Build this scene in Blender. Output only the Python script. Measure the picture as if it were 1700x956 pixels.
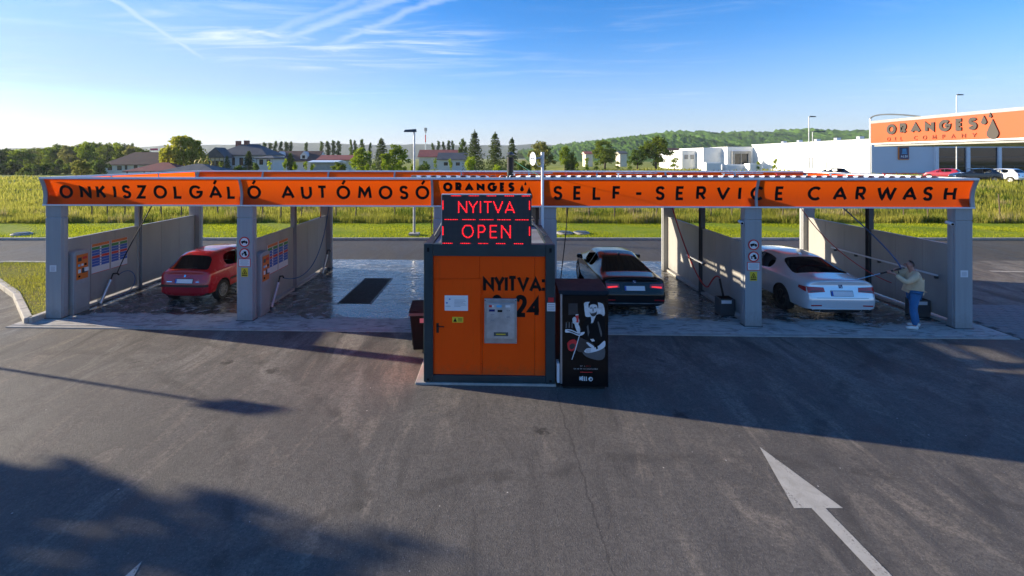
import bpy, bmesh, math, random
import numpy as np
from mathutils import Vector, Matrix
from mathutils.bvhtree import BVHTree

for o in list(bpy.data.objects):
    bpy.data.objects.remove(o)
SC = bpy.context.scene
COL = SC.collection
RAD = math.radians

# ---------------------------------------------------------------- camera
CAM_H = 4.3
cam = bpy.data.cameras.new('camera')
camo = bpy.data.objects.new('camera', cam)
COL.objects.link(camo)
camo.location = (0, 0, CAM_H)
camo.rotation_euler = (RAD(90), 0, 0)
cam.sensor_width = 36
cam.lens = 36 * 770 / 1700
cam.shift_x = (850 - 800) / 1700
cam.shift_y = (262 - 478) / 1700
cam.clip_start = 0.1
cam.clip_end = 12000
SC.camera = camo

# ---------------------------------------------------------------- light
SUN_EL = RAD(15)
SUN_AZ = Vector((-0.968, 0.25, 0)).normalized()      # horizontal direction towards the sun
sun_dir = Vector((SUN_AZ.x * math.cos(SUN_EL), SUN_AZ.y * math.cos(SUN_EL), math.sin(SUN_EL)))
sl = bpy.data.lights.new('sun', 'SUN')
sl.energy = 3.3
sl.angle = RAD(0.55)
sl.color = (1.0, 0.87, 0.66)
so = bpy.data.objects.new('sun', sl)
so.rotation_euler = sun_dir.to_track_quat('Z', 'Y').to_euler()
so.location = (-60, 20, 40)
COL.objects.link(so)

SC.view_settings.view_transform = 'Standard'
SC.view_settings.look = 'None'
SC.view_settings.gamma = 1.0
SC.view_settings.use_curve_mapping = False
SC.view_settings.exposure = 1.75

cy = SC.cycles
cy.max_bounces = 6; cy.diffuse_bounces = 4; cy.glossy_bounces = 3; cy.transmission_bounces = 4; cy.volume_bounces = 0

W = bpy.data.worlds.new('World')
SC.world = W
W.use_nodes = True
nt = W.node_tree
nt.nodes.clear()


def nd(tree, kind, **kw):
    n = tree.nodes.new(kind)
    for k, v in kw.items():
        setattr(n, k, v)
    return n


def setin(n, **kw):
    for k, v in kw.items():
        n.inputs[k.replace('_', ' ')].default_value = v


def math_n(tree, op, a, b=None, c=None, clamp=False):
    n = tree.nodes.new('ShaderNodeMath')
    n.operation = op
    n.use_clamp = clamp
    for i, x in enumerate((a, b, c)):
        if x is None:
            continue
        if isinstance(x, (int, float)):
            n.inputs[i].default_value = x
        else:
            tree.links.new(x, n.inputs[i])
    return n.outputs[0]


def maprange(tree, val, a, b, c=0.0, d=1.0, smooth=True):
    n = tree.nodes.new('ShaderNodeMapRange')
    n.interpolation_type = 'SMOOTHSTEP' if smooth else 'LINEAR'
    tree.links.new(val, n.inputs['Value'])
    n.inputs['From Min'].default_value = a
    n.inputs['From Max'].default_value = b
    n.inputs['To Min'].default_value = c
    n.inputs['To Max'].default_value = d
    return n.outputs['Result']


sky = nd(nt, 'ShaderNodeTexSky', sky_type='NISHITA')
sky.sun_disc = False
sky.sun_elevation = SUN_EL
sky.sun_rotation = math.atan2(SUN_AZ.x, SUN_AZ.y)
sky.altitude = 150
sky.air_density = 1.0
sky.dust_density = 0.15
sky.ozone_density = 2.6
hs = nd(nt, 'ShaderNodeHueSaturation')
setin(hs, Saturation=1.38, Value=1.0)
wb = nd(nt, 'ShaderNodeMix', data_type='RGBA', blend_type='MULTIPLY')      # the photograph's cool white balance
wb.inputs['Factor'].default_value = 1.0
wb.inputs['B'].default_value = (0.97, 0.91, 1.04, 1)
nt.links.new(sky.outputs[0], wb.inputs['A'])
nt.links.new(wb.outputs['Result'], hs.inputs['Color'])
# thin ice clouds and condensation trails on a high plane (direction divided by its height)
tc = nd(nt, 'ShaderNodeTexCoord')
sep = nd(nt, 'ShaderNodeSeparateXYZ')
nt.links.new(tc.outputs['Generated'], sep.inputs[0])
dz = math_n(nt, 'MAXIMUM', sep.outputs[2], 0.02)
px_ = math_n(nt, 'DIVIDE', sep.outputs[0], dz)
py_ = math_n(nt, 'DIVIDE', sep.outputs[1], dz)
cb = nd(nt, 'ShaderNodeCombineXYZ')
nt.links.new(px_, cb.inputs[0]); nt.links.new(py_, cb.inputs[1])


def sky_noise(scale, rot, stretch, detail=6, rough=0.6, dist=0.6):
    mp = nd(nt, 'ShaderNodeMapping')
    mp.inputs['Rotation'].default_value = (0, 0, rot)
    mp.inputs['Scale'].default_value = (stretch, 1, 1)
    nt.links.new(cb.outputs[0], mp.inputs[0])
    n = nd(nt, 'ShaderNodeTexNoise')
    setin(n, Scale=scale, Detail=detail, Roughness=rough, Distortion=dist)
    nt.links.new(mp.outputs[0], n.inputs['Vector'])
    return n.outputs['Fac']


fib = maprange(nt, sky_noise(2.6, 0.5, 0.28, 8, 0.62, 1.0), 0.44, 0.80)
big = maprange(nt, sky_noise(0.35, 0.2, 0.8, 3, 0.5, 0.3), 0.40, 0.68)


def blob(cx, cy, rx, ry):
    a = math_n(nt, 'DIVIDE', math_n(nt, 'SUBTRACT', px_, cx), rx)
    b = math_n(nt, 'DIVIDE', math_n(nt, 'SUBTRACT', py_, cy), ry)
    d = math_n(nt, 'ADD', math_n(nt, 'MULTIPLY', a, a), math_n(nt, 'MULTIPLY', b, b))
    return maprange(nt, d, 1.0, 0.0)


cir = math_n(nt, 'MULTIPLY', fib, math_n(nt, 'ADD', math_n(nt, 'MULTIPLY', blob(-1.45, 4.2, 1.9, 1.5), 0.75),
                                          math_n(nt, 'MULTIPLY', big, 0.34)))


def trail(a, b, w):
    ax, ay = a; bx, by = b
    L = math.hypot(bx - ax, by - ay)
    ux, uy = (bx - ax) / L, (by - ay) / L
    rx = math_n(nt, 'SUBTRACT', px_, ax); ry = math_n(nt, 'SUBTRACT', py_, ay)
    t = math_n(nt, 'ADD', math_n(nt, 'MULTIPLY', rx, ux), math_n(nt, 'MULTIPLY', ry, uy))
    s = math_n(nt, 'SUBTRACT', math_n(nt, 'MULTIPLY', rx, uy), math_n(nt, 'MULTIPLY', ry, ux))
    wob = math_n(nt, 'MULTIPLY', math_n(nt, 'SUBTRACT', sky_noise(3.0, 0, 1, 4), 0.5), w * 2.2)
    s = math_n(nt, 'ABSOLUTE', math_n(nt, 'ADD', s, wob))
    core = maprange(nt, s, w, 0.0)
    ends = math_n(nt, 'MULTIPLY', maprange(nt, t, -6.0, -4.0), maprange(nt, t, L, L * 0.55))
    return math_n(nt, 'MULTIPLY', core, ends)


for a, b, w, k in (((-2.33, 2.94), (-2.9, 5.0), 0.05, 0.30), ((-0.286, 2.94), (-1.6, 4.4), 0.09, 0.26),
                   ((-0.59, 2.94), (-2.0, 4.2), 0.11, 0.28), ((-0.75, 2.9), (-2.2, 4.1), 0.09, 0.18)):
    cir = math_n(nt, 'MAXIMUM', cir, math_n(nt, 'MULTIPLY', trail(a, b, w), k))
veil = math_n(nt, 'MULTIPLY', blob(-4.0, 4.6, 4.2, 3.6), math_n(nt, 'ADD', 0.35, math_n(nt, 'MULTIPLY', sky_noise(0.8, 0.4, 0.5, 6, 0.6, 0.8), 0.55)))
cir = math_n(nt, 'MULTIPLY', cir, maprange(nt, sep.outputs[2], 0.03, 0.16), clamp=True)
mixc = nd(nt, 'ShaderNodeMix', data_type='RGBA')
nt.links.new(cir, mixc.inputs['Factor'])
# pale band of ground haze along the whole horizon
hzm = nd(nt, 'ShaderNodeMix', data_type='RGBA')
nt.links.new(maprange(nt, sep.outputs[2], 0.26, 0.0, 0.0, 0.66), hzm.inputs['Factor'])
nt.links.new(hs.outputs[0], hzm.inputs['A'])
hzm.inputs['B'].default_value = (1.75, 2.28, 3.35, 1)
vlm = nd(nt, 'ShaderNodeMix', data_type='RGBA')      # thin even veil under the ice clouds
nt.links.new(math_n(nt, 'MULTIPLY', veil, 0.8), vlm.inputs['Factor'])
nt.links.new(hzm.outputs['Result'], vlm.inputs['A'])
vlm.inputs['B'].default_value = (2.1, 2.5, 3.2, 1)
nt.links.new(vlm.outputs['Result'], mixc.inputs['A'])
mixc.inputs['B'].default_value = (4.6, 4.9, 5.4, 1)
bg = nd(nt, 'ShaderNodeBackground')
bg.inputs['Strength'].default_value = 0.074
nt.links.new(mixc.outputs['Result'], bg.inputs['Color'])
wo = nd(nt, 'ShaderNodeOutputWorld')
nt.links.new(bg.outputs[0], wo.inputs['Surface'])

# ---------------------------------------------------------------- helpers: materials
MATS = {}


def mat(name, col, rough=0.6, metal=0.0, var=0.12, scale=3.0, bump=0.0, bscale=60.0, spec=0.5, coat=0.0,
        emit=None, estr=0.0, trans=0.0):
    """Principled surface with a little colour drift, roughness drift and fine relief."""
    if name in MATS:
        return MATS[name]
    m = bpy.data.materials.new(name)
    m.use_nodes = True
    t = m.node_tree
    b = t.nodes['Principled BSDF']
    c = (col[0], col[1], col[2], 1)
    setin(b, Roughness=rough, Metallic=metal)
    b.inputs['Specular IOR Level'].default_value = spec
    b.inputs['Coat Weight'].default_value = coat
    b.inputs['Coat Roughness'].default_value = 0.04
    b.inputs['Transmission Weight'].default_value = trans
    b.inputs['Base Color'].default_value = c
    if emit:
        b.inputs['Emission Color'].default_value = (*emit, 1)
        b.inputs['Emission Strength'].default_value = estr
    tcn = nd(t, 'ShaderNodeTexCoord')
    if var > 0:
        n = nd(t, 'ShaderNodeTexNoise')
        setin(n, Scale=scale, Detail=6.0, Roughness=0.65)
        t.links.new(tcn.outputs['Object'], n.inputs['Vector'])
        mx = nd(t, 'ShaderNodeMix', data_type='RGBA')
        mx.inputs['A'].default_value = (col[0] * (1 - var), col[1] * (1 - var), col[2] * (1 - var), 1)
        mx.inputs['B'].default_value = (min(1, col[0] * (1 + var)), min(1, col[1] * (1 + var)), min(1, col[2] * (1 + var)), 1)
        t.links.new(maprange(t, n.outputs['Fac'], 0.3, 0.7), mx.inputs['Factor'])
        t.links.new(mx.outputs['Result'], b.inputs['Base Color'])
        if rough > 0.15:
            t.links.new(maprange(t, n.outputs['Fac'], 0.3, 0.7, rough * 0.85, min(1, rough * 1.15)), b.inputs['Roughness'])
    if bump > 0:
        n2 = nd(t, 'ShaderNodeTexNoise')
        setin(n2, Scale=bscale, Detail=4.0)
        t.links.new(tcn.outputs['Object'], n2.inputs['Vector'])
        bp = nd(t, 'ShaderNodeBump')
        setin(bp, Strength=bump, Distance=0.02)
        t.links.new(n2.outputs['Fac'], bp.inputs['Height'])
        t.links.new(bp.outputs[0], b.inputs['Normal'])
    MATS[name] = m
    return m


def ramp(t, fac, stops):
    r = nd(t, 'ShaderNodeValToRGB')
    el = r.color_ramp.elements
    while len(el) > 1:
        el.remove(el[-1])
    el[0].position = stops[0][0]; el[0].color = (*stops[0][1], 1)
    for p, c in stops[1:]:
        e = el.new(p); e.color = (*c, 1)
    t.links.new(fac, r.inputs[0])
    return r.outputs[0]


def noise(t, vec, scale, detail=5, rough=0.6, dist=0.0):
    n = nd(t, 'ShaderNodeTexNoise')
    setin(n, Scale=scale, Detail=float(detail), Roughness=rough, Distortion=dist)
    t.links.new(vec, n.inputs['Vector'])
    return n.outputs['Fac']


def mapped(t, vec, scale=(1, 1, 1), rot=0.0):
    mp = nd(t, 'ShaderNodeMapping')
    mp.inputs['Scale'].default_value = scale
    mp.inputs['Rotation'].default_value = (0, 0, rot)
    t.links.new(vec, mp.inputs[0])
    return mp.outputs[0]


def mixcol(t, fac, a, b):
    mx = nd(t, 'ShaderNodeMix', data_type='RGBA')
    if isinstance(fac, (int, float)):
        mx.inputs['Factor'].default_value = fac
    else:
        t.links.new(fac, mx.inputs['Factor'])
    for k, v in (('A', a), ('B', b)):
        if isinstance(v, tuple):
            mx.inputs[k].default_value = (*v, 1)
        else:
            t.links.new(v, mx.inputs[k])
    return mx.outputs['Result']


def newmat(name):
    m = bpy.data.materials.new(name); m.use_nodes = True
    MATS[name] = m
    t = m.node_tree
    g = nd(t, 'ShaderNodeNewGeometry')
    return m, t, t.nodes['Principled BSDF'], g


def bumpn(t, b, h, strength, dist):
    bp = nd(t, 'ShaderNodeBump')
    setin(bp, Strength=strength, Distance=dist)
    t.links.new(h, bp.inputs['Height'])
    t.links.new(bp.outputs[0], b.inputs['Normal'])


def make_asphalt(name, base, tracks=True):
    m, t, b, g = newmat(name)
    P = g.outputs['Position']
    grain = noise(t, P, 55, 3, 0.7)
    fine = noise(t, P, 160, 2, 0.6)
    med = noise(t, P, 1.3, 6, 0.65)
    big = noise(t, P, 0.22, 4, 0.6)
    trk = noise(t, mapped(t, P, (1.1, 0.26, 1), RAD(-24)), 1.0, 8, 0.66, 1.6)
    mott = noise(t, P, 7.0, 6, 0.7, 0.5)
    c = ramp(t, big, [(0.3, tuple(x * 0.82 for x in base)), (0.7, tuple(x * 1.2 for x in base))])
    c = mixcol(t, math_n(t, 'MULTIPLY', maprange(t, med, 0.45, 0.75), 0.35), c, tuple(x * 1.7 for x in base))
    if tracks:
        c = mixcol(t, math_n(t, 'MULTIPLY', maprange(t, trk, 0.5, 0.68), 0.65), c, (base[0] * 2.3, base[1] * 2.15, base[2] * 1.95))
        c = mixcol(t, math_n(t, 'MULTIPLY', maprange(t, trk, 0.47, 0.33), 0.65), c, tuple(x * 0.48 for x in base))
        sx = nd(t, 'ShaderNodeSeparateXYZ'); t.links.new(P, sx.inputs[0])
        # dusty, washed-out band in front of the concrete pad
        dust = math_n(t, 'MULTIPLY', maprange(t, sx.outputs[1], 6.5, 10.5), maprange(t, noise(t, mapped(t, P, (0.8, 0.35, 1), RAD(-20)), 0.9, 7, 0.68, 1.1), 0.45, 0.68))
        c = mixcol(t, math_n(t, 'MULTIPLY', dust, 0.75), c, (0.30, 0.275, 0.235))
        # paving joint that runs away from the camera right of the container
        wob = math_n(t, 'MULTIPLY', math_n(t, 'SUBTRACT', noise(t, P, 3.0, 4), 0.5), 0.20)
        d = math_n(t, 'ABSOLUTE', math_n(t, 'ADD', math_n(t, 'SUBTRACT', sx.outputs[0], 1.36), wob))
        seam = math_n(t, 'MULTIPLY', maprange(t, d, 0.022, 0.004), maprange(t, sx.outputs[1], 8.6, 8.3))
        c = mixcol(t, math_n(t, 'MULTIPLY', seam, 0.5), c, (0.015, 0.015, 0.015))
        # water carried out of the bays dries in dark fans below the pad
        fan = math_n(t, 'MULTIPLY', maprange(t, sx.outputs[1], 8.2, 11.2), maprange(t, noise(t, mapped(t, P, (1.1, 0.30, 1), RAD(24)), 1.0, 7, 0.62, 1.4), 0.52, 0.64))
        c = mixcol(t, math_n(t, 'MULTIPLY', fan, 0.65), c, tuple(x * 0.30 for x in base))
        # tyre tracks turning into the bays: pairs of rings round two turning points
        for (tx, ty, rr) in ((-10.5, 2.0, 8.3), (-10.5, 2.0, 9.8), (14.0, 1.0, 9.0), (14.0, 1.0, 10.5), (2.5, -3.0, 9.6)):
            ex = math_n(t, 'SUBTRACT', sx.outputs[0], tx); ey = math_n(t, 'SUBTRACT', sx.outputs[1], ty)
            rad = math_n(t, 'SQRT', math_n(t, 'ADD', math_n(t, 'MULTIPLY', ex, ex), math_n(t, 'MULTIPLY', ey, ey)))
            dd_ = math_n(t, 'ABSOLUTE', math_n(t, 'ADD', math_n(t, 'SUBTRACT', rad, rr), math_n(t, 'MULTIPLY', math_n(t, 'SUBTRACT', big, 0.5), 1.6)))
            tk = math_n(t, 'MULTIPLY', maprange(t, dd_, 0.16, 0.05), maprange(t, noise(t, P, 2.2, 6, 0.7), 0.42, 0.62))
            c = mixcol(t, math_n(t, 'MULTIPLY', tk, 0.55), c, tuple(x * 0.38 for x in base))
        # oil drips
        v = nd(t, 'ShaderNodeTexVoronoi'); setin(v, Scale=0.8); t.links.new(mapped(t, P, (1, 1, 0)), v.inputs['Vector'])
        drip = math_n(t, 'ADD', v.outputs['Distance'], math_n(t, 'MULTIPLY', math_n(t, 'SUBTRACT', noise(t, P, 9, 4), 0.5), 0.30))
        c = mixcol(t, math_n(t, 'MULTIPLY', maprange(t, drip, 0.13, 0.03), 0.8), c, (0.012, 0.011, 0.010))
    c = mixcol(t, math_n(t, 'MULTIPLY', maprange(t, mott, 0.55, 0.38), 0.35), c, tuple(x * 0.55 for x in base))
    c = mixcol(t, math_n(t, 'MULTIPLY', maprange(t, noise(t, P, 22, 3, 0.7), 0.58, 0.40), 0.40), c, tuple(x * 0.45 for x in base))
    # aggregate
    c = mixcol(t, math_n(t, 'MULTIPLY', maprange(t, grain, 0.42, 0.30), 0.75), c, tuple(x * 0.3 for x in base))
    c = mixcol(t, math_n(t, 'MULTIPLY', maprange(t, grain, 0.60, 0.72), 0.7), c, tuple(x * 3.2 for x in base))
    # pale chips
    v2 = nd(t, 'ShaderNodeTexVoronoi'); setin(v2, Scale=2.6); t.links.new(P, v2.inputs['Vector'])
    c = mixcol(t, maprange(t, v2.outputs['Distance'], 0.034, 0.022), c, (0.45, 0.42, 0.38))
    t.links.new(c, b.inputs['Base Color'])
    r = maprange(t, math_n(t, 'ADD', math_n(t, 'MULTIPLY', trk, 0.7), math_n(t, 'MULTIPLY', med, 0.3)), 0.3, 0.65, 0.55, 0.92)
    t.links.new(r, b.inputs['Roughness'])
    b.inputs['Specular IOR Level'].default_value = 0.35
    h = math_n(t, 'ADD', grain, math_n(t, 'MULTIPLY', fine, 0.5))
    h = math_n(t, 'ADD', h, math_n(t, 'MULTIPLY', mott, 0.8))
    bumpn(t, b, h, 0.8, 0.014)
    return m


make_asphalt('asphalt', (0.124, 0.111, 0.099))
make_asphalt('road_asphalt', (0.088, 0.082, 0.077), False)


def make_wet_concrete():
    m, t, b, g = newmat('wet_concrete')
    tcn = nd(t, 'ShaderNodeTexCoord')
    P = tcn.outputs['Object']        # pad space: x along the front edge, y into the bays
    sx = nd(t, 'ShaderNodeSeparateXYZ'); t.links.new(P, sx.inputs[0])
    n1 = noise(t, mapped(t, P, (0.55, 0.9, 1)), 1.0, 7, 0.62, 0.7)
    n2 = noise(t, P, 4.0, 6, 0.65)
    n3 = noise(t, mapped(t, P, (1.0, 0.25, 1), 0.25), 2.2, 5, 0.6, 0.8)
    # the wash water stays on the bay floors, the front strip is dry with wet tongues
    edge = math_n(t, 'ADD', sx.outputs[1], math_n(t, 'MULTIPLY', math_n(t, 'SUBTRACT', n1, 0.5), 2.4))
    wet = math_n(t, 'MULTIPLY', maprange(t, edge, 0.42, 0.62), maprange(t, edge, 9.0, 8.6))
    wav = noise(t, mapped(t, P, (0.5, 1.6, 1), 0.35), 2.4, 8, 0.66, 2.2)
    film = math_n(t, 'MULTIPLY', wet, maprange(t, math_n(t, 'ADD', math_n(t, 'MULTIPLY', n1, 0.5), math_n(t, 'MULTIPLY', wav, 0.5)), 0.45, 0.53))
    dry = ramp(t, n2, [(0.25, (0.36, 0.34, 0.31)), (0.75, (0.52, 0.49, 0.45))])
    dry = mixcol(t, math_n(t, 'MULTIPLY', maprange(t, n3, 0.5, 0.7), 0.4), dry, (0.15, 0.145, 0.14))
    wetc = ramp(t, n3, [(0.3, (0.050, 0.046, 0.041)), (0.7, (0.105, 0.098, 0.088))])
    foam = math_n(t, 'MULTIPLY', math_n(t, 'MULTIPLY', maprange(t, noise(t, mapped(t, P, (0.7, 1.0, 1)), 2.3, 8, 0.72, 2.4), 0.50, 0.66), wet), 0.75)
    c = mixcol(t, wet, dry, wetc)
    c = mixcol(t, math_n(t, 'MULTIPLY', maprange(t, wav, 0.50, 0.38), 0.55), c, (0.035, 0.033, 0.030))
    c = mixcol(t, foam, c, (0.60, 0.61, 0.62))
    t.links.new(c, b.inputs['Base Color'])
    r = mixcol(t, wet, (0.8, 0.8, 0.8), (0.30, 0.30, 0.30))
    r = mixcol(t, film, r, (0.09, 0.09, 0.09))
    r = mixcol(t, foam, r, (0.45, 0.45, 0.45))
    t.links.new(r, b.inputs['Roughness'])
    h = math_n(t, 'MULTIPLY', noise(t, P, 30, 4), math_n(t, 'SUBTRACT', 1.0, math_n(t, 'MULTIPLY', film, 0.85)))
    h = math_n(t, 'ADD', h, math_n(t, 'MULTIPLY', noise(t, P, 5, 3), 0.25))
    bumpn(t, b, h, 0.22, 0.01)
    return m


make_wet_concrete()


def make_grass_ground(name, cols, scale=0.6):
    m, t, b, g = newmat(name)
    P = g.outputs['Position']
    n1 = noise(t, P, scale, 7, 0.68, 0.4)
    n2 = noise(t, P, 9.0, 5, 0.7)
    n3 = noise(t, mapped(t, P, (0.12, 0.5, 1)), 0.5, 5, 0.6)
    c = ramp(t, n1, [(0.30, cols[0]), (0.5, cols[1]), (0.68, cols[2])])
    c = mixcol(t, math_n(t, 'MULTIPLY', maprange(t, n2, 0.40, 0.66), 0.45), c, cols[3])
    c = mixcol(t, math_n(t, 'MULTIPLY', maprange(t, n3, 0.48, 0.62), 0.5), c, cols[2])
    t.links.new(c, b.inputs['Base Color'])
    b.inputs['Roughness'].default_value = 0.9
    b.inputs['Specular IOR Level'].default_value = 0.1
    bumpn(t, b, math_n(t, 'ADD', n2, noise(t, P, 40, 3)), 0.8, 0.06)
    return m


make_grass_ground('meadow', [(0.14, 0.19, 0.02), (0.24, 0.26, 0.04), (0.36, 0.33, 0.09), (0.12, 0.15, 0.02)], 0.12)
make_grass_ground('lawn', [(0.14, 0.22, 0.012), (0.22, 0.29, 0.018), (0.30, 0.32, 0.05), (0.10, 0.16, 0.012)], 0.5)
make_grass_ground('island_soil', [(0.10, 0.13, 0.018), (0.17, 0.17, 0.035), (0.20, 0.15, 0.06), (0.10, 0.13, 0.02)], 1.2)


def make_leaf(name, dark, light, trans=0.35):
    m = bpy.data.materials.new(name); m.use_nodes = True
    MATS[name] = m
    t = m.node_tree
    t.nodes.clear()
    g = nd(t, 'ShaderNodeNewGeometry')
    oi = nd(t, 'ShaderNodeObjectInfo')
    pn = maprange(t, noise(t, mapped(t, g.outputs['Position'], (.35, .9, .9)), 0.55, 4, 0.6), 0.32, 0.68)
    r = math_n(t, 'ADD', math_n(t, 'MULTIPLY', g.outputs['Random Per Island'], 0.45), math_n(t, 'ADD', math_n(t, 'MULTIPLY', oi.outputs['Random'], 0.2), math_n(t, 'MULTIPLY', pn, 0.35)))
    c = ramp(t, r, [(0.0, dark), (0.6, tuple((a + b) / 2 for a, b in zip(dark, light))), (1.0, light)])
    d = nd(t, 'ShaderNodeBsdfDiffuse'); t.links.new(c, d.inputs[0])
    tr = nd(t, 'ShaderNodeBsdfTranslucent'); t.links.new(c, tr.inputs[0])
    mx = nd(t, 'ShaderNodeMixShader'); mx.inputs[0].default_value = trans
    t.links.new(d.outputs[0], mx.inputs[1]); t.links.new(tr.outputs[0], mx.inputs[2])
    o = nd(t, 'ShaderNodeOutputMaterial'); t.links.new(mx.outputs[0], o.inputs[0])
    return m


make_leaf('leaf_mid', (0.12, 0.173, 0.018), (0.3, 0.36, 0.045), 0.55)
make_leaf('leaf_dark', (0.072, 0.128, 0.019), (0.192, 0.272, 0.048), 0.55)
make_leaf('leaf_bright', (0.196, 0.28, 0.017), (0.448, 0.532, 0.042), 0.55)
make_leaf('leaf_willow', (0.25, 0.275, 0.025), (0.525, 0.5, 0.062), 0.55)
make_leaf('leaf_pale', (0.21, 0.224, 0.049), (0.392, 0.378, 0.112), 0.55)
make_leaf('leaf_poplar', (0.085, 0.145, 0.034), (0.187, 0.255, 0.06), 0.55)
make_leaf('leaf_conifer', (0.07, 0.115, 0.035), (0.19, 0.23, 0.06), 0.4)
make_leaf('grass_tall', (0.18, 0.22, 0.018), (0.52, 0.45, 0.10), 0.5)
make_leaf('grass_short', (0.28, 0.33, 0.012), (0.56, 0.56, 0.05), 0.5)
make_leaf('grass_island', (0.20, 0.24, 0.018), (0.42, 0.38, 0.08), 0.5)

# ---------------------------------------------------------------- helpers: meshes
class MB:
    """collects shapes; build() links them as one mesh object"""
    def __init__(s):
        s.v = []; s.f = []; s.m = []; s.mi = 0

    def add(s, vs, fs):
        o = len(s.v)
        s.v.extend([tuple(p) for p in vs])
        for f in fs:
            s.f.append(tuple(i + o for i in f)); s.m.append(s.mi)
        return s

    def box(s, a, b):
        x0, y0, z0 = a; x1, y1, z1 = b
        return s.add([(x0, y0, z0), (x1, y0, z0), (x1, y1, z0), (x0, y1, z0), (x0, y0, z1), (x1, y0, z1), (x1, y1, z1), (x0, y1, z1)],
                     [(0, 3, 2, 1), (4, 5, 6, 7), (0, 1, 5, 4), (1, 2, 6, 5), (2, 3, 7, 6), (3, 0, 4, 7)])

    def cbox(s, c, d, rz=0.0, M=None):
        mb = MB().box((-d[0] / 2, -d[1] / 2, -d[2] / 2), (d[0] / 2, d[1] / 2, d[2] / 2))
        M = M or Matrix.Rotation(rz, 3, 'Z')
        return s.add([M @ Vector(p) + Vector(c) for p in mb.v], mb.f)

    def tube(s, pts, r, seg=8, caps=True):
        pts = [Vector(p) for p in pts]
        n = len(pts)
        rr = r if isinstance(r, (list, tuple)) else [r] * n
        rings = []
        prev = None
        for i, p in enumerate(pts):
            t = (pts[min(i + 1, n - 1)] - pts[max(i - 1, 0)])
            t.normalize()
            if prev is None:
                a = Vector((0, 0, 1)) if abs(t.z) < 0.9 else Vector((1, 0, 0))
                u = t.cross(a).normalized()
            else:
                u = (prev - t * prev.dot(t)).normalized()
            prev = u
            w = t.cross(u)
            rings.append([p + (u * math.cos(k * 2 * math.pi / seg) + w * math.sin(k * 2 * math.pi / seg)) * rr[i] for k in range(seg)])
        vs = [q for ring in rings for q in ring]
        fs = []
        for i in range(n - 1):
            for k in range(seg):
                a = i * seg + k; b = i * seg + (k + 1) % seg
                fs.append((a, b, b + seg, a + seg))
        if caps:
            fs.append(tuple(range(seg))[::-1])
            fs.append(tuple((n - 1) * seg + k for k in range(seg)))
        return s.add(vs, fs)

    def lathe(s, prof, seg=20, axis='z', c=(0, 0, 0)):
        vs = []; fs = []
        n = len(prof)
        for k in range(seg):
            a = k * 2 * math.pi / seg
            for r, h in prof:
                x, y, z = r * math.cos(a), r * math.sin(a), h
                if axis == 'y':
                    x, y, z = r * math.cos(a), h, -r * math.sin(a)
                elif axis == 'x':
                    x, y, z = h, r * math.cos(a), r * math.sin(a)
                vs.append((x + c[0], y + c[1], z + c[2]))
        for k in range(seg):
            for i in range(n - 1):
                a = k * n + i; b = ((k + 1) % seg) * n + i
                fs.append((a, b, b + 1, a + 1))
        return s.add(vs, fs)

    def prism(s, poly, fn, d0, d1):
        """poly in 2-D; fn(a, b, depth) -> 3-D point"""
        n = len(poly)
        vs = [fn(a, b, d0) for a, b in poly] + [fn(a, b, d1) for a, b in poly]
        fs = [tuple(range(n))[::-1], tuple(range(n, 2 * n))]
        for i in range(n):
            j = (i + 1) % n
            fs.append((i, j, n + j, n + i))
        return s.add(vs, fs)

    def build(s, name, mats, parent=None, smooth=False, bevel=0.0, fix=True, link=True):
        me = bpy.data.meshes.new(name)
        me.from_pydata(s.v, [], s.f)
        if not isinstance(mats, (list, tuple)):
            mats = [mats]
        for m in mats:
            me.materials.append(MATS[m] if isinstance(m, str) else m)
        if len(mats) > 1:
            me.polygons.foreach_set('material_index', s.m)
        if fix:
            bm = bmesh.new(); bm.from_mesh(me)
            bmesh.ops.recalc_face_normals(bm, faces=bm.faces)
            bm.to_mesh(me); bm.free()
        if smooth:
            me.polygons.foreach_set('use_smooth', [True] * len(me.polygons))
            if smooth != 'all':
                me.set_sharp_from_angle(angle=RAD(40))
        me.update()
        return mobj(name, me, parent, bevel)


def mobj(name, me, parent=None, bevel=0.0):
    o = bpy.data.objects.new(name, me)
    COL.objects.link(o)
    if parent is not None:
        o.parent = parent
    if bevel > 0:
        b = o.modifiers.new('bevel', 'BEVEL')
        b.width = bevel; b.segments = 2; b.limit_method = 'ANGLE'
    return o


def tag(o, label=None, cat=None, group=None, kind=None):
    if label: o['label'] = label
    if cat: o['category'] = cat
    if group: o['group'] = group
    if kind: o['kind'] = kind
    return o


def thing(name, label, cat, loc=(0, 0, 0), rz=0.0, group=None):
    o = bpy.data.objects.new(name, None)
    o.empty_display_size = 0.2
    COL.objects.link(o)
    o.location = loc; o.rotation_euler = (0, 0, rz)
    return tag(o, label, cat, group)


def dup(root, loc, rz=None, label=None, scale=None, parent=None):
    r = root.copy(); COL.objects.link(r)
    if parent is not None: r.parent = parent
    r.location = loc
    if rz is not None: r.rotation_euler = (0, 0, rz)
    if label: r['label'] = label
    if scale: r.scale = (scale,) * 3 if isinstance(scale, (int, float)) else scale
    for ch in list(root.children):
        c = ch.copy(); COL.objects.link(c); c.parent = r
        for g in list(ch.children):
            d = g.copy(); COL.objects.link(d); d.parent = c
    return r


# frame of the wash building: u along its front, v into the bays
ROT = RAD(-1.785)
ORG = Vector((0, 11.96, 0))
CA, SA = math.cos(ROT), math.sin(ROT)


def S(u, v, z=0.0):
    return Vector((ORG.x + u * CA - v * SA, ORG.y + u * SA + v * CA, z))


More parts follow.
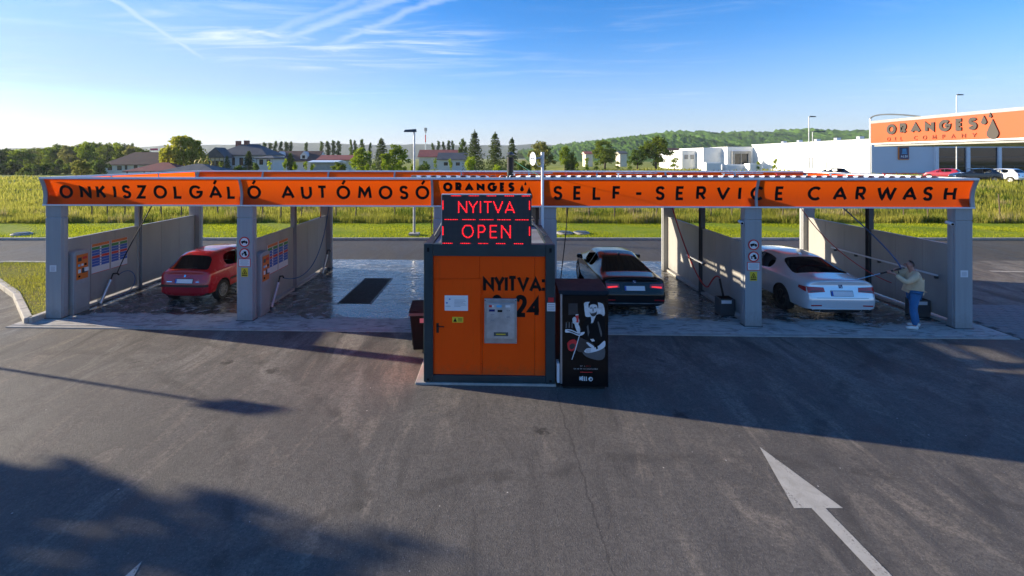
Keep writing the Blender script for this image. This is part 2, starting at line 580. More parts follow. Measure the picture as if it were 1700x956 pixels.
def bez(p0, p1, p2, p3, n=14):
    out = []
    P = [Vector(p) for p in (p0, p1, p2, p3)]
    for i in range(n + 1):
        t = i / n; s = 1 - t
        out.append(P[0] * s ** 3 + P[1] * 3 * s * s * t + P[2] * 3 * s * t * t + P[3] * t ** 3)
    return out


# ---------------------------------------------------------------- stroke lettering
def arc(cx, cy, rx, ry, a0, a1, n=18):
    return [(cx + rx * math.cos(RAD(a0 + (a1 - a0) * i / n)), cy + ry * math.sin(RAD(a0 + (a1 - a0) * i / n))) for i in range(n + 1)]


def catmull(pts, n=5):
    out = []
    for i in range(len(pts) - 1):
        p0 = pts[max(i - 1, 0)]; p1 = pts[i]; p2 = pts[i + 1]; p3 = pts[min(i + 2, len(pts) - 1)]
        for k in range(n):
            t = k / n
            out.append(tuple(0.5 * (2 * p1[j] + (p2[j] - p0[j]) * t + (2 * p0[j] - 5 * p1[j] + 4 * p2[j] - p3[j]) * t * t
                                    + (3 * p1[j] - p0[j] - 3 * p2[j] + p3[j]) * t ** 3) for j in (0, 1)))
    out.append(pts[-1])
    return out


_S = catmull([(0.95, .84), (.78, .97), (.5, 1), (.18, .95), (.04, .77), (.16, .59), (.5, .51), (.84, .42), (.97, .24), (.82, .05), (.5, 0), (.2, .03), (0.02, .17)])
_2 = catmull([(.03, .76), (.2, .96), (.5, 1), (.82, .93), (.95, .74), (.82, .52), (.45, .26), (0, 0)]) + [(1, 0)]
GL = {
    'O': (1.0, [arc(.5, .5, .5, .5, 90, 450, 30)]), '0': (.62, [arc(.5, .5, .5, .5, 90, 450, 30)]),
    'N': (.84, [[(0, 0), (0, 1), (1, 0), (1, 1)]]), 'K': (.74, [[(0, 0), (0, 1)], [(.98, 1), (.06, .45)], [(.30, .60), (1, 0)]]),
    'I': (.0, [[(.5, 0), (.5, 1)]]), 'S': (.66, [_S]), 'Z': (.72, [[(0, 1), (1, 1), (0, 0), (1, 0)]]), 'L': (.64, [[(0, 1), (0, 0), (1, 0)]]),
    'G': (1.0, [arc(.5, .5, .5, .5, 42, 350, 26) + [(1, .5), (.55, .5)]]), 'A': (.98, [[(0, 0), (.5, 1), (1, 0)], [(.2, .3), (.8, .3)]]),
    'U': (.80, [[(0, 1), (0, .4)] + arc(.5, .4, .5, .4, 180, 360, 14) + [(1, 1)]]), 'T': (.74, [[(0, 1), (1, 1)], [(.5, 1), (.5, 0)]]),
    'M': (1.02, [[(0, 0), (.12, 1), (.5, .25), (.88, 1), (1, 0)]]), 'E': (.60, [[(1, 1), (0, 1), (0, 0), (1, 0)], [(0, .5), (.9, .5)]]),
    'F': (.60, [[(1, 1), (0, 1), (0, 0)], [(0, .5), (.9, .5)]]), '-': (.55, [[(0, .45), (1, .45)]]),
    'R': (.68, [[(0, 0), (0, 1), (.55, 1)] + arc(.62, .73, .36, .27, 90, -90, 10) + [(0, .46)], [(.45, .46), (1, 0)]]),
    'P': (.64, [[(0, 0), (0, 1), (.55, 1)] + arc(.62, .73, .36, .27, 90, -90, 10) + [(0, .46)]]),
    'D': (.80, [[(0, 0), (0, 1), (.4, 1)] + arc(.45, .5, .55, .5, 90, -90, 14) + [(0, 0)]]),
    'V': (.94, [[(0, 1), (.5, 0), (1, 1)]]), 'C': (.92, [arc(.56, .5, .56, .5, 48, 312, 24)]),
    'W': (1.32, [[(0, 1), (.25, 0), (.5, .95), (.75, 0), (1, 1)]]), 'H': (.80, [[(0, 0), (0, 1)], [(1, 0), (1, 1)], [(0, .5), (1, .5)]]),
    'Y': (.86, [[(0, 1), (.5, .45), (1, 1)], [(.5, .48), (.5, 0)]]), '2': (.62, [_2]), '4': (.68, [[(.74, 0), (.74, 1), (0, .27), (1, .27)]]),
    ':': (.0, [[(.5, .12), (.5, .2)], [(.5, .72), (.5, .8)]]), '1': (.3, [[(0, .75), (1, 1), (1, 0)]]),
}


def stroke_quads(pts, t, closed=False):
    """left/right offset of a polyline with mitred joints"""
    n = len(pts)
    if math.dist(pts[0], pts[-1]) < 1e-6 and n > 3:
        closed = True; pts = pts[:-1]; n -= 1
    out = []
    for i in range(n):
        a = pts[i - 1] if (i > 0 or closed) else None
        b = pts[(i + 1) % n] if (i < n - 1 or closed) else None
        p = pts[i]
        d1 = None if a is None else Vector((p[0] - a[0], p[1] - a[1])).normalized()
        d2 = None if b is None else Vector((b[0] - p[0], b[1] - p[1])).normalized()
        if d1 is None: nn = Vector((-d2.y, d2.x)); k = 1
        elif d2 is None: nn = Vector((-d1.y, d1.x)); k = 1
        else:
            n1 = Vector((-d1.y, d1.x)); n2 = Vector((-d2.y, d2.x))
            nn = n1 + n2
            if nn.length < 1e-4: nn = n1
            nn.normalize()
            k = 1 / max(0.22, nn.dot(n1))
        out.append(((p[0] + nn.x * t / 2 * k, p[1] + nn.y * t / 2 * k), (p[0] - nn.x * t / 2 * k, p[1] - nn.y * t / 2 * k)))
    if closed: out.append(out[0])
    return out


def glyph(ch, h, t, fn, depth=0.012, wscale=1.0, step=None, mb=None, d0=0.0):
    """adds the letter, centred on a=0 with its foot on b=0; fn(a, b, depth)"""
    acc = None
    base = {'Á': 'A', 'Ó': 'O', 'Ö': 'O'}.get(ch, ch)
    w, strokes = GL[base]
    w = w * h * wscale
    iw = max(w - t, 0)
    mb = mb or MB()
    strokes = [[((x - .5) * iw, t / 2 + y * (h - t)) for x, y in st] for st in strokes]
    if base == ':':
        strokes = [[(0, h * .1), (0, h * .1 + t)], [(0, h * .62), (0, h * .62 + t)]]
    if ch in 'ÁÓ':
        strokes.append([(-h * .02, h * 1.09), (h * .19, h * 1.36)])
    for k, st in enumerate(strokes):
        if step:
            rs = [st[0]]
            for p in st[1:]:
                q = rs[-1]
                m = max(1, int(math.dist(p, q) / step))
                for j in range(1, m + 1):
                    rs.append((q[0] + (p[0] - q[0]) * j / m, q[1] + (p[1] - q[1]) * j / m))
            st = rs
        lr = stroke_quads(st, t if not (ch in 'ÁÓ' and k == len(strokes) - 1) else t * .8)
        top = h if not (ch in 'ÁÓ' and k == len(strokes) - 1) else h * 1.42
        lr = [tuple((a, min(max(b, 0), top)) for a, b in q) for q in lr]
        dd = d0 + depth + k * 0.0008
        n = len(lr)
        vs = []
        for l, r in lr:
            vs += [fn(l[0], l[1], dd), fn(r[0], r[1], dd), fn(l[0], l[1], d0), fn(r[0], r[1], d0)]
        fs = []
        for i in range(n - 1):
            a = 4 * i; b = 4 * i + 4
            fs += [(a, a + 1, b + 1, b), (a + 2, b + 2, b + 3, a + 3), (a, b, b + 2, a + 2), (a + 1, a + 3, b + 3, b + 1)]
        fs += [(0, 2, 3, 1), (4 * n - 4, 4 * n - 3, 4 * n - 1, 4 * n - 2)]
        mb.add(vs, fs)
    return mb, w


def text_line(txt, x0, x1, y, h, t, fn, mat_, parent, depth=0.004, wscale=1.0, gap=None, name='letter', d0=0.0, single=None):
    """letters from a=x0 to a=x1, spaced evenly between their edges"""
    ws = []
    for ch in txt:
        if ch == ' ': ws.append(h * .35); continue
        b = {'Á': 'A', 'Ó': 'O'}.get(ch, ch)
        ws.append(max(GL[b][0] * h * wscale, t))
    gap = (x1 - x0 - sum(ws)) / max(1, len(txt) - 1)
    x = x0
    for ch, w in zip(txt, ws):
        if ch != ' ':
            c = x + w / 2
            g, _ = glyph(ch, h, t, lambda a, b, d, c=c: fn(a + c, b + y, d), depth, wscale, mb=single, d0=d0)
            if single is None:
                g.build(name, mat_, parent, fix=True)
        x += w + gap


def teardrop(cx, cy, r, h, n=22):
    """drop outline: round foot of radius r, pointed head h above the centre"""
    pts = []
    a0 = math.asin(min(.99, r / h))
    for i in range(n + 1):
        a = -math.pi - a0 + (math.pi + 2 * a0) * i / n
        pts.append((cx + r * math.cos(a), cy + r * math.sin(a)))
    pts.append((cx, cy + h))
    return pts

# ---------------------------------------------------------------- plain materials
def make_steel():
    m, t, b, g = newmat('steel_grey')
    tcn = nd(t, 'ShaderNodeTexCoord'); P = tcn.outputs['Object']
    sx = nd(t, 'ShaderNodeSeparateXYZ'); t.links.new(g.outputs['Position'], sx.inputs[0])
    n1 = noise(t, mapped(t, P, (9, 9, 0.35)), 1.0, 7, 0.65)
    n2 = noise(t, P, 7, 6, 0.7)
    c = ramp(t, n1, [(0.3, (0.29, 0.30, 0.31)), (0.7, (0.36, 0.37, 0.38))])
    c = mixcol(t, math_n(t, 'MULTIPLY', maprange(t, n1, 0.60, 0.75), 0.35), c, (0.20, 0.19, 0.175))
    spl = maprange(t, math_n(t, 'ADD', sx.outputs[2], math_n(t, 'MULTIPLY', n2, 0.9)), 0.95, 0.45)
    c = mixcol(t, math_n(t, 'MULTIPLY', spl, 0.5), c, (0.17, 0.16, 0.145))
    t.links.new(c, b.inputs['Base Color'])
    t.links.new(maprange(t, n2, 0.3, 0.7, 0.35, 0.55), b.inputs['Roughness'])
    bumpn(t, b, noise(t, P, 3, 3), 0.15, 0.02)


make_steel()
mat('wall_grey', (0.33, 0.325, 0.315), 0.55, 0.0, 0.10, 1.5, 0.06, 30)
mat('dark_steel', (0.07, 0.078, 0.085), 0.45, 0.2, 0.1)
mat('galvanised', (0.5, 0.52, 0.54), 0.35, 0.6, 0.15, 6)
mat('white_trim', (0.72, 0.74, 0.76), 0.35, 0.0, 0.06)
def make_cladding():
    m, t, b, g = newmat('orange_container')
    tcn = nd(t, 'ShaderNodeTexCoord'); P = tcn.outputs['Object']
    sx = nd(t, 'ShaderNodeSeparateXYZ'); t.links.new(P, sx.inputs[0])
    n1 = noise(t, mapped(t, P, (8, 8, 0.5)), 1.0, 7, 0.65); n2 = noise(t, P, 9, 6, 0.7)
    c = ramp(t, noise(t, P, 1.2, 5), [(0.3, (0.93, 0.074, 0.001)), (0.7, (0.97, 0.086, 0.001))])
    c = mixcol(t, math_n(t, 'MULTIPLY', maprange(t, n1, 0.58, 0.75), 0.28), c, (0.45, 0.06, 0.006))
    spl = maprange(t, math_n(t, 'ADD', sx.outputs[2], math_n(t, 'MULTIPLY', n2, 0.7)), 0.80, 0.38)
    c = mixcol(t, math_n(t, 'MULTIPLY', spl, 0.45), c, (0.26, 0.10, 0.04))
    t.links.new(c, b.inputs['Base Color'])
    t.links.new(maprange(t, n2, 0.3, 0.7, 0.38, 0.6), b.inputs['Roughness']); b.inputs['Specular IOR Level'].default_value = 0.15
    bumpn(t, b, noise(t, P, 2.5, 3), 0.2, 0.02)


make_cladding()
mat('canopy_orange', (0.55, 0.082, 0.016), 0.55, 0.0, 0.06, 0.6)
mat('letter_black', (0.009, 0.009, 0.010), 0.6, 0.0, 0.0, spec=0.08)
mat('letter_bronze', (0.05, 0.038, 0.03), 0.5, 0.0, 0.05)
mat('letter_dull_orange', (0.20, 0.035, 0.010), 0.55, 0.0, 0.05)
mat('teal_frame', (0.014, 0.034, 0.042), 0.42, 0.0, 0.15, 3, 0.04)
mat('roof_grey', (0.24, 0.25, 0.26), 0.55, 0.0, 0.2, 2)
mat('black_plastic', (0.014, 0.014, 0.015), 0.5, 0.0, 0.1, spec=0.25)
mat('black_gloss', (0.006, 0.006, 0.007), 0.22, 0.0, 0.0, spec=0.25)
mat('rubber', (0.016, 0.016, 0.016), 0.8, 0.0, 0.15, 8, 0.1)
mat('white_paper', (0.75, 0.75, 0.76), 0.6, 0.0, 0.03)
mat('grey_print', (0.30, 0.31, 0.34), 0.6, 0.0, 0.0)
mat('blue_print', (0.02, 0.10, 0.46), 0.5, 0.0, 0.03)
mat('red_print', (0.62, 0.02, 0.025), 0.5, 0.0, 0.03)
mat('green_print', (0.03, 0.24, 0.05), 0.5, 0.0, 0.03)
mat('orange_print', (0.70, 0.16, 0.02), 0.5, 0.0, 0.03)
mat('yellow_print', (0.75, 0.55, 0.03), 0.5, 0.0, 0.03)
mat('cyan_print', (0.10, 0.45, 0.75), 0.5, 0.0, 0.0)
mat('pink_print', (0.75, 0.38, 0.38), 0.5, 0.0, 0.0)
mat('hose_blue', (0.02, 0.10, 0.24), 0.45, 0, 0.1)
mat('hose_red', (0.45, 0.03, 0.03), 0.45, 0, 0.1)
mat('hose_black', (0.02, 0.022, 0.03), 0.45, 0, 0.1)
mat('hose_green', (0.03, 0.16, 0.07), 0.45, 0, 0.1)
mat('chrome', (0.75, 0.76, 0.78), 0.12, 1.0, 0.0)
mat('brushed_steel', (0.42, 0.44, 0.47), 0.32, 0.7, 0.12, 5)
mat('kerb_concrete', (0.40, 0.37, 0.32), 0.85, 0, 0.2, 4, 0.25, 30)
mat('pale_concrete', (0.36, 0.34, 0.31), 0.85, 0, 0.2, 3, 0.2, 25)
mat('paver', (0.20, 0.20, 0.195), 0.8, 0, 0.2, 2, 0.2, 40)
mat('paver_bed', (0.07, 0.068, 0.062), 0.95, 0, 0.2, 4)
def make_paint():
    m, t, b, g = newmat('road_paint')
    P = g.outputs['Position']
    n1 = noise(t, P, 5.0, 7, 0.7, 0.4); n2 = noise(t, P, 45, 3, 0.7); n3 = noise(t, mapped(t, P, (5.0, 0.7, 1), RAD(-18)), 1.0, 6, 0.65, 0.8)
    c = ramp(t, n1, [(0.3, (0.36, 0.33, 0.28)), (0.7, (0.50, 0.47, 0.41))])
    worn = math_n(t, 'ADD', math_n(t, 'MULTIPLY', n3, 0.6), math_n(t, 'MULTIPLY', n2, 0.4))
    c = mixcol(t, math_n(t, 'MULTIPLY', maprange(t, worn, 0.53, 0.62), 0.85), c, (0.11, 0.10, 0.09))
    t.links.new(c, b.inputs['Base Color']); b.inputs['Roughness'].default_value = 0.8
    bumpn(t, b, n2, 0.5, 0.01)


make_paint()
mat('bin_brown', (0.008, 0.008, 0.009), 0.55, 0, 0.15, 4, spec=0.2)
mat('machine_black', (0.007, 0.008, 0.011), 0.4, 0, 0.1, spec=0.2)
mat('wood_post', (0.10, 0.075, 0.05), 0.9, 0, 0.25, 5)
mat('bark', (0.075, 0.058, 0.042), 0.95, 0, 0.3, 6, 0.4, 20)
mat('white_wall', (0.58, 0.57, 0.55), 0.75, 0, 0.05, 0.3)
mat('shop_white', (0.82, 0.82, 0.81), 0.6, 0, 0.04, 0.2)
mat('shop_panel_shade', (0.62, 0.66, 0.70), 0.6, 0, 0.04, 0.2)  # grille and slat grey; on the shop front its blue-grey stands in for shade
mat('cream_wall', (0.62, 0.57, 0.46), 0.8, 0, 0.1, 0.5)
mat('roof_brown', (0.115, 0.060, 0.042), 0.85, 0, 0.25, 0.8, 0.3, 4)
mat('roof_red', (0.26, 0.07, 0.055), 0.8, 0, 0.2, 0.8, 0.3, 4)
mat('roof_slate', (0.075, 0.082, 0.09), 0.75, 0, 0.25, 0.8, 0.3, 4)
mat('window_glass', (0.02, 0.025, 0.03), 0.06, 0, 0.0, spec=0.8)
mat('shop_glass', (0.012, 0.016, 0.017), 0.04, 0, 0.0, spec=0.5)
mat('brick_red', (0.25, 0.09, 0.06), 0.85, 0, 0.2, 2)
mat('dish_white', (0.7, 0.73, 0.78), 0.4, 0, 0.04)
mat('led_red', (0.3, 0.0, 0.0), 0.5, 0, 0.0, emit=(1.0, 0.012, 0.02), estr=0.7)
mat('sign_navy', (0.012, 0.03, 0.11), 0.4, 0, 0.0)
mat('sign_orange', (0.75, 0.22, 0.03), 0.45, 0, 0.0)
mat('hi_white', (0.70, 0.72, 0.75), 0.5, 0, 0.0)
mat('print_grey1', (0.10, 0.105, 0.11), 0.4, 0, 0.1, 8)
mat('print_grey2', (0.035, 0.036, 0.04), 0.35, 0, 0.2, 10)
mat('print_skin', (0.62, 0.63, 0.64), 0.4, 0, 0.25, 9)
mat('screen_blue', (0.01, 0.02, 0.14), 0.25, 0, 0.0)


def make_led_face():
    m, t, b, g = newmat('led_face')
    tcn = nd(t, 'ShaderNodeTexCoord')
    v = nd(t, 'ShaderNodeTexVoronoi'); v.inputs['Randomness'].default_value = 0.0
    setin(v, Scale=44.0)
    t.links.new(mapped(t, tcn.outputs['Object'], (1, 0, 1)), v.inputs['Vector'])
    c = mixcol(t, maprange(t, v.outputs['Distance'], 0.42, 0.30), (0.010, 0.012, 0.016), (0.045, 0.052, 0.062))
    t.links.new(c, b.inputs['Base Color'])
    b.inputs['Roughness'].default_value = 0.55


make_led_face()


def make_ribbed():
    m, t, b, g = newmat('ribbed_panel')
    tcn = nd(t, 'ShaderNodeTexCoord')
    P = tcn.outputs['Object']
    n1 = noise(t, mapped(t, P, (1, 1, 0.25)), 2.0, 6, 0.6)
    c = ramp(t, n1, [(0.3, (0.31, 0.30, 0.285)), (0.7, (0.38, 0.365, 0.345))])
    # dried splash marks along the foot
    sx = nd(t, 'ShaderNodeSeparateXYZ'); t.links.new(P, sx.inputs[0])
    foot = math_n(t, 'MULTIPLY', maprange(t, math_n(t, 'ADD', sx.outputs[2], math_n(t, 'MULTIPLY', noise(t, P, 6, 5), 0.5)), 0.75, 0.35), 0.4)
    c = mixcol(t, foot, c, (0.15, 0.15, 0.145))
    t.links.new(c, b.inputs['Base Color'])
    b.inputs['Roughness'].default_value = 0.5
    w = nd(t, 'ShaderNodeTexWave'); w.wave_profile = 'SIN'; w.bands_direction = 'Y'
    setin(w, Scale=6.0, Distortion=0.0)
    t.links.new(P, w.inputs['Vector'])
    bumpn(t, b, w.outputs['Fac'], 0.25, 0.006)


make_ribbed()

def make_sheet():
    # thin orange plastic sheet: reflects from the front, glows when the sun is behind it
    m, t, b, g = newmat('orange_sheet')
    b.inputs['Base Color'].default_value = (0.86, 0.10, 0.004, 1); b.inputs['Roughness'].default_value = 0.4
    b.inputs['Specular IOR Level'].default_value = 0.2
    tcn = nd(t, 'ShaderNodeTexCoord')
    n = noise(t, tcn.outputs['Object'], 0.9, 5, 0.6)
    c = ramp(t, n, [(0.3, (0.86, 0.074, 0.002)), (0.7, (0.90, 0.090, 0.004))])
    stk = noise(t, mapped(t, tcn.outputs['Object'], (6.0, 1, 0.5)), 1.5, 6, 0.7)
    c = mixcol(t, math_n(t, 'MULTIPLY', maprange(t, stk, 0.55, 0.75), 0.30), c, (0.42, 0.07, 0.012))
    t.links.new(c, b.inputs['Base Color'])
    bumpn(t, b, noise(t, mapped(t, tcn.outputs['Object'], (1, 1, 0.6)), 1.6, 3), 0.35, 0.03)
    tr = nd(t, 'ShaderNodeBsdfTranslucent'); tr.inputs[0].default_value = (0.99, 0.125, 0.004, 1)
    mx = nd(t, 'ShaderNodeMixShader'); mx.inputs[0].default_value = 0.5
    t.links.new(b.outputs[0], mx.inputs[1]); t.links.new(tr.outputs[0], mx.inputs[2])
    t.links.new(mx.outputs[0], t.nodes['Material Output'].inputs[0])


make_sheet()

# ================================================================= GROUND
def sstep(a, b, x):
    t = np.clip((x - a) / (b - a), 0, 1)
    return t * t * (3 - 2 * t)


def ground_h(x, y):
    x = np.asarray(x, float); y = np.asarray(y, float)
    h = np.where(y > 24.3, 0.09, -0.06)
    h = np.where((np.abs(x) > 72), 0.05, h)
    h = h + 1.34 * sstep(31, 45, y) * sstep(12, 27, x) * (1 - sstep(140, 220, y))
    h = h + 0.10 * np.sin(x * 0.31 + y * 0.13) * sstep(30, 50, y) * (1 - sstep(60, 120, x))
    return h


def grid_obj(name, xs, ys, zf, material):
    X, Y = np.meshgrid(xs, ys)
    Z = zf(X, Y)
    nx, ny = len(xs), len(ys)
    v = np.stack([X, Y, Z], -1).reshape(-1, 3)
    i = np.arange(nx * ny).reshape(ny, nx)
    f = np.stack([i[:-1, :-1], i[:-1, 1:], i[1:, 1:], i[1:, :-1]], -1).reshape(-1, 4)
    me = bpy.data.meshes.new(name)
    me.from_pydata(v.tolist(), [], f.tolist())
    me.materials.append(MATS[material])
    me.polygons.foreach_set('use_smooth', [True] * len(me.polygons))
    me.update()
    return mobj(name, me)


xs = sorted(set(list(np.arange(-100, 121, 2.0)) + list(np.linspace(-3500, -100, 30)) + list(np.linspace(120, 3500, 30)) + [-72.01, -71.99, 71.99, 72.01]))
ys = sorted(set(list(np.arange(-40, 110, 1.5)) + [24.29, 24.31] + list(np.arange(110, 260, 10)) + list(np.linspace(260, 4000, 24)) + list(np.linspace(-400, -40, 6))))
tag(grid_obj('ground', xs, ys, ground_h, 'meadow'), kind='structure')

mb = MB()
mb.add([(-70, -45, 0), (70, -45, 0), (70, 19.4, 0), (-70, 19.4, 0)], [(0, 1, 2, 3)])
tag(mb.build('forecourt', 'asphalt', fix=False), kind='structure')
mb = MB()
mb.add([(-70, 19.4, 0.0), (70, 19.4, 0.0), (70, 24.2, 0.0), (-70, 24.2, 0.0)], [(0, 1, 2, 3)])
tag(mb.build('road', 'road_asphalt', fix=False), kind='structure')
# kerb along the far side of the road
mb = MB(); mb.box((-70, 24.2, -0.05), (70, 24.36, 0.12))
tag(mb.build('kerb', 'kerb_concrete', bevel=0.015), kind='structure')
# mown verge
xs_ = np.linspace(-70, 70, 141); ys_ = np.linspace(24.36, 29.6, 8)
tag(grid_obj('verge', xs_, ys_, lambda x, y: 0.105 + 0.03 * np.sin(x * .7 + y) * sstep(24.4, 26, y) + 0.02 * sstep(24.4, 26, y), 'lawn'), kind='structure')
# far car park of the shop on its rise
mb = MB()
mb.add([(26, 49, 1.47), (120, 49, 1.47), (120, 76.5, 1.5), (40, 76.5, 1.5)], [(0, 1, 2, 3)])
tag(mb.build('car_park', 'road_asphalt', fix=False), kind='structure')
# farm track at the far left
mb = MB(); mb.add([(-140, 66, 0.28), (-56, 58, 0.28), (-56, 60.5, 0.28), (-140, 69, 0.28)], [(0, 1, 2, 3)])
tag(mb.build('farm_track', 'road_asphalt', fix=False), kind='structure')

# wash pad: a low concrete sheet with cast joints
U0, U1 = -12.05, 12.75
pad = tag(bpy.data.objects.new('wash_pad', None), kind='structure'); COL.objects.link(pad)
pad.location = ORG; pad.rotation_euler = (0, 0, ROT)
cuts = [U0, -6.22, -1.04, 1.70, 6.88, U1]
for i in range(5):
    for v0, v1 in ((-0.47, 0.33), (0.33, 3.6), (3.6, 7.4)):
        s = MB().box((cuts[i] + 0.006, v0 + 0.006, -0.05), (cuts[i + 1] - 0.006, v1 - 0.006, 0.028)).build('slab', 'wet_concrete', pad, bevel=0.006)
MB().box((U0, -0.47, -0.05), (U1, 7.4, 0.018)).build('joint_bed', 'dark_steel', pad)
MB().box((U0, -0.60, -0.05), (U1, -0.475, 0.022)).build('edge_strip', 'pale_concrete', pad, bevel=0.006)

# planted island on the left, kerb stone by kerb stone
poly = [(-11.75, 12.02), (-14.35, 14.3), (-19.6, 18.0), (-19.0, 18.6), (-11.65, 18.2)]
isl = tag(bpy.data.objects.new('planted_island', None), kind='structure'); COL.objects.link(isl)
mb = MB(); mb.prism(poly, lambda a, b, d: (a, b, d), -0.02, 0.13); mb.build('soil', 'island_soil', isl)
for a, b in zip(poly, poly[1:] + poly[:1]):
    A = Vector((*a, 0)); B = Vector((*b, 0)); L = (B - A).length
    n = max(1, round(L / 1.0)); d = (B - A).normalized(); rz = math.atan2(d.y, d.x)
    for k in range(n):
        c = A + d * (L * (k + .5) / n)
        MB().cbox((c.x, c.y, 0.06), (L / n - 0.012, 0.17, 0.20), rz).build('kerb_stone', 'kerb_concrete', isl, bevel=0.018)

# block paving on the right
pav = tag(bpy.data.objects.new('block_paving', None), kind='structure'); COL.objects.link(pav)
pav.location = S(12.78, -0.6); pav.rotation_euler = (0, 0, ROT)
MB().box((0, 0, -0.04), (6.2, 2.6, 0.012)).build('bedding', 'paver_bed', pav)
pm = None
for j in range(13):
    for i in range(20):
        x = 0.16 + i * 0.30 + (0.15 if j % 2 else 0)
        if x > 6.0: continue
        if pm is None:
            o = MB().cbox((0, 0, 0), (0.288, 0.188, 0.05)).build('paver', 'paver', pav, bevel=0.008); pm = o.data
        else:
            o = mobj('paver', pm, pav, 0.008)
        o.location = (x, 0.1 + j * 0.2, 0.008 + random.Random(i * 31 + j).uniform(-.003, .003))

# painted arrows
def arrow(name, label, cx, tip, head, hw, sw, tail):
    mb = MB()
    pts = [(cx, tip), (cx + hw, tip - head), (cx + sw, tip - head), (cx + sw, tail), (cx - sw, tail), (cx - sw, tip - head), (cx - hw, tip - head)]
    mb.add([(a, b, 0.004) for a, b in pts], [tuple(range(7))])
    tag(mb.build(name, 'road_paint', fix=False), label, 'road marking')


arrow('painted_arrow', 'long white arrow painted on the asphalt pointing at the white car', 4.13, 6.90, 1.21, 0.30, 0.085, 2.2)
arrow('painted_arrow', 'white arrow tip at the lower left edge, in the big shadow', -3.62, 4.95, 1.21, 0.30, 0.085, 0.2)
mb = MB(); mb.add([(x, y, 0.004) for x, y in ((19.3, 17.55), (25.5, 16.9), (25.5, 17.02), (19.3, 17.68))], [(0, 1, 2, 3)])
tag(mb.build('lane_line', 'road_paint', fix=False), 'white lane line on the road right of the wash building', 'road marking')

# ================================================================= WASH BUILDING
wash = thing('car_wash', 'long grey steel self-service car wash with orange lettered fascia', 'car wash', ORG, ROT)
C0 = 0.33
colu = [C0 - 11.72, C0 - 6.55, C0 - 1.37, C0 + 1.37, C0 + 6.55, C0 + 11.72]
ZB, ZT = 3.07, 3.745


def column(u, v, w=0.42, d=0.22):
    mb = MB()
    mb.box((u - w / 2, v, 0.02), (u + w / 2, v + d, 2.715))
    mb.box((u - w / 2 + .012, v + .012, 2.70), (u + w / 2 - .012, v + d - .012, 2.745))
    mb.box((u - w / 2, v, 2.735), (u + w / 2, v + d, 3.30))
    c = mb.build('column', 'steel_grey', wash, bevel=0.012)
    MB().box((u - w / 2 - .02, v - .02, 0.02), (u + w / 2 + .02, v + d + .02, 0.045)).build('base_plate', 'dark_steel', c, bevel=0.004)
    # raised cover strip on each side, as on folded sheet cladding
    MB().box((u + w / 2 - 0.004, v + 0.06, 0.06), (u + w / 2 + 0.018, v + d - 0.06, 2.70)).build('cover_strip', 'steel_grey', c, bevel=0.004)
    MB().box((u - w / 2 - 0.018, v + 0.06, 0.06), (u - w / 2 + 0.004, v + d - 0.06, 2.70)).build('cover_strip', 'steel_grey', c, bevel=0.004)


for u in colu:
    column(u, 0.0)
    column(u, 5.75)
WALL_T = 2.05
for k, u in enumerate(colu):
    # mid post, an I-section
    mb = MB()
    mb.box((u - .07, 2.86, 0.03), (u + .07, 2.875, 3.35)); mb.box((u - .07, 3.005, 0.03), (u + .07, 3.02, 3.35)); mb.box((u - .006, 2.876, 0.03), (u + .006, 3.004, 3.35))
    p = mb.build('mid_post', 'steel_grey' if k < 3 else 'dark_steel', wash)
    pl = MB().box((u - .16, 2.80, 0.028), (u + .16, 3.08, 0.045)); pl.build('foot_plate', 'dark_steel', p)
    for v0, v1 in ((0.23, 2.83), (3.05, 5.74)):
        w = bpy.data.objects.new('bay_wall', None); COL.objects.link(w); w.parent = wash
        n = 3
        for j in range(n):
            a = v0 + (v1 - v0) * j / n; b = v0 + (v1 - v0) * (j + 1) / n
            MB().box((u - .035, a + .004, 0.16), (u + .035, b - .004, WALL_T)).build('panel', 'ribbed_panel', w, bevel=0.004)
        MB().box((u - .028, v0, 0.165), (u + .028, v1, WALL_T - .006)).build('core', 'dark_steel', w)
        MB().box((u - .05, v0, WALL_T + .001), (u + .05, v1, WALL_T + .03)).build('cap_rail', 'steel_grey', w, bevel=0.005)
        MB().box((u - .09, v0, 0.028), (u + .09, v1, 0.10)).build('plinth', 'pale_concrete', w, bevel=0.01)


def prof(s):
    """concave fascia: (v, z) from foot to head"""
    v = -0.03 - 0.10 * s + 0.06 * math.sin(math.pi * s)
    return v, ZB + (ZT - ZB) * s


def fas(sign, v0):
    """maps (u, metres above the foot, proud) onto the fascia; sign -1 front, +1 back"""
    def fn(a, b, d):
        s = b / (ZT - ZB)
        v, z = prof(min(max(s, 0), 1))
        return (a, v0 + sign * (-(v - d)) if sign > 0 else v0 + v - d, z)
    return fn


UL, UR = C0 - 11.90, C0 + 11.88
FRONT = fas(-1, 0.0)
BACK = fas(1, 6.17)
NSEG = 10


def sheet(fn, u0, u1, d0, d1, nm, m, parent, smooth=True, h0=0.0, h1=None):
    mb = MB()
    h1 = h1 or (ZT - ZB)
    rows = [h0 + (h1 - h0) * i / NSEG for i in range(NSEG + 1)]
    vs = []
    for r in rows:
        vs += [fn(u0, r, d1), fn(u1, r, d1), fn(u0, r, d0), fn(u1, r, d0)]
    fs = []
    for i in range(NSEG):
        a = 4 * i; b = a + 4
        fs += [(a, a + 1, b + 1, b), (a + 2, b + 2, b + 3, a + 3), (a, b, b + 2, a + 2), (a + 1, a + 3, b + 3, b + 1)]
    e = 4 * NSEG
    fs += [(0, 2, 3, 1), (e, e + 1, e + 3, e + 2)]
    mb.add(vs, fs)
    return mb.build(nm, m, parent, smooth=smooth)


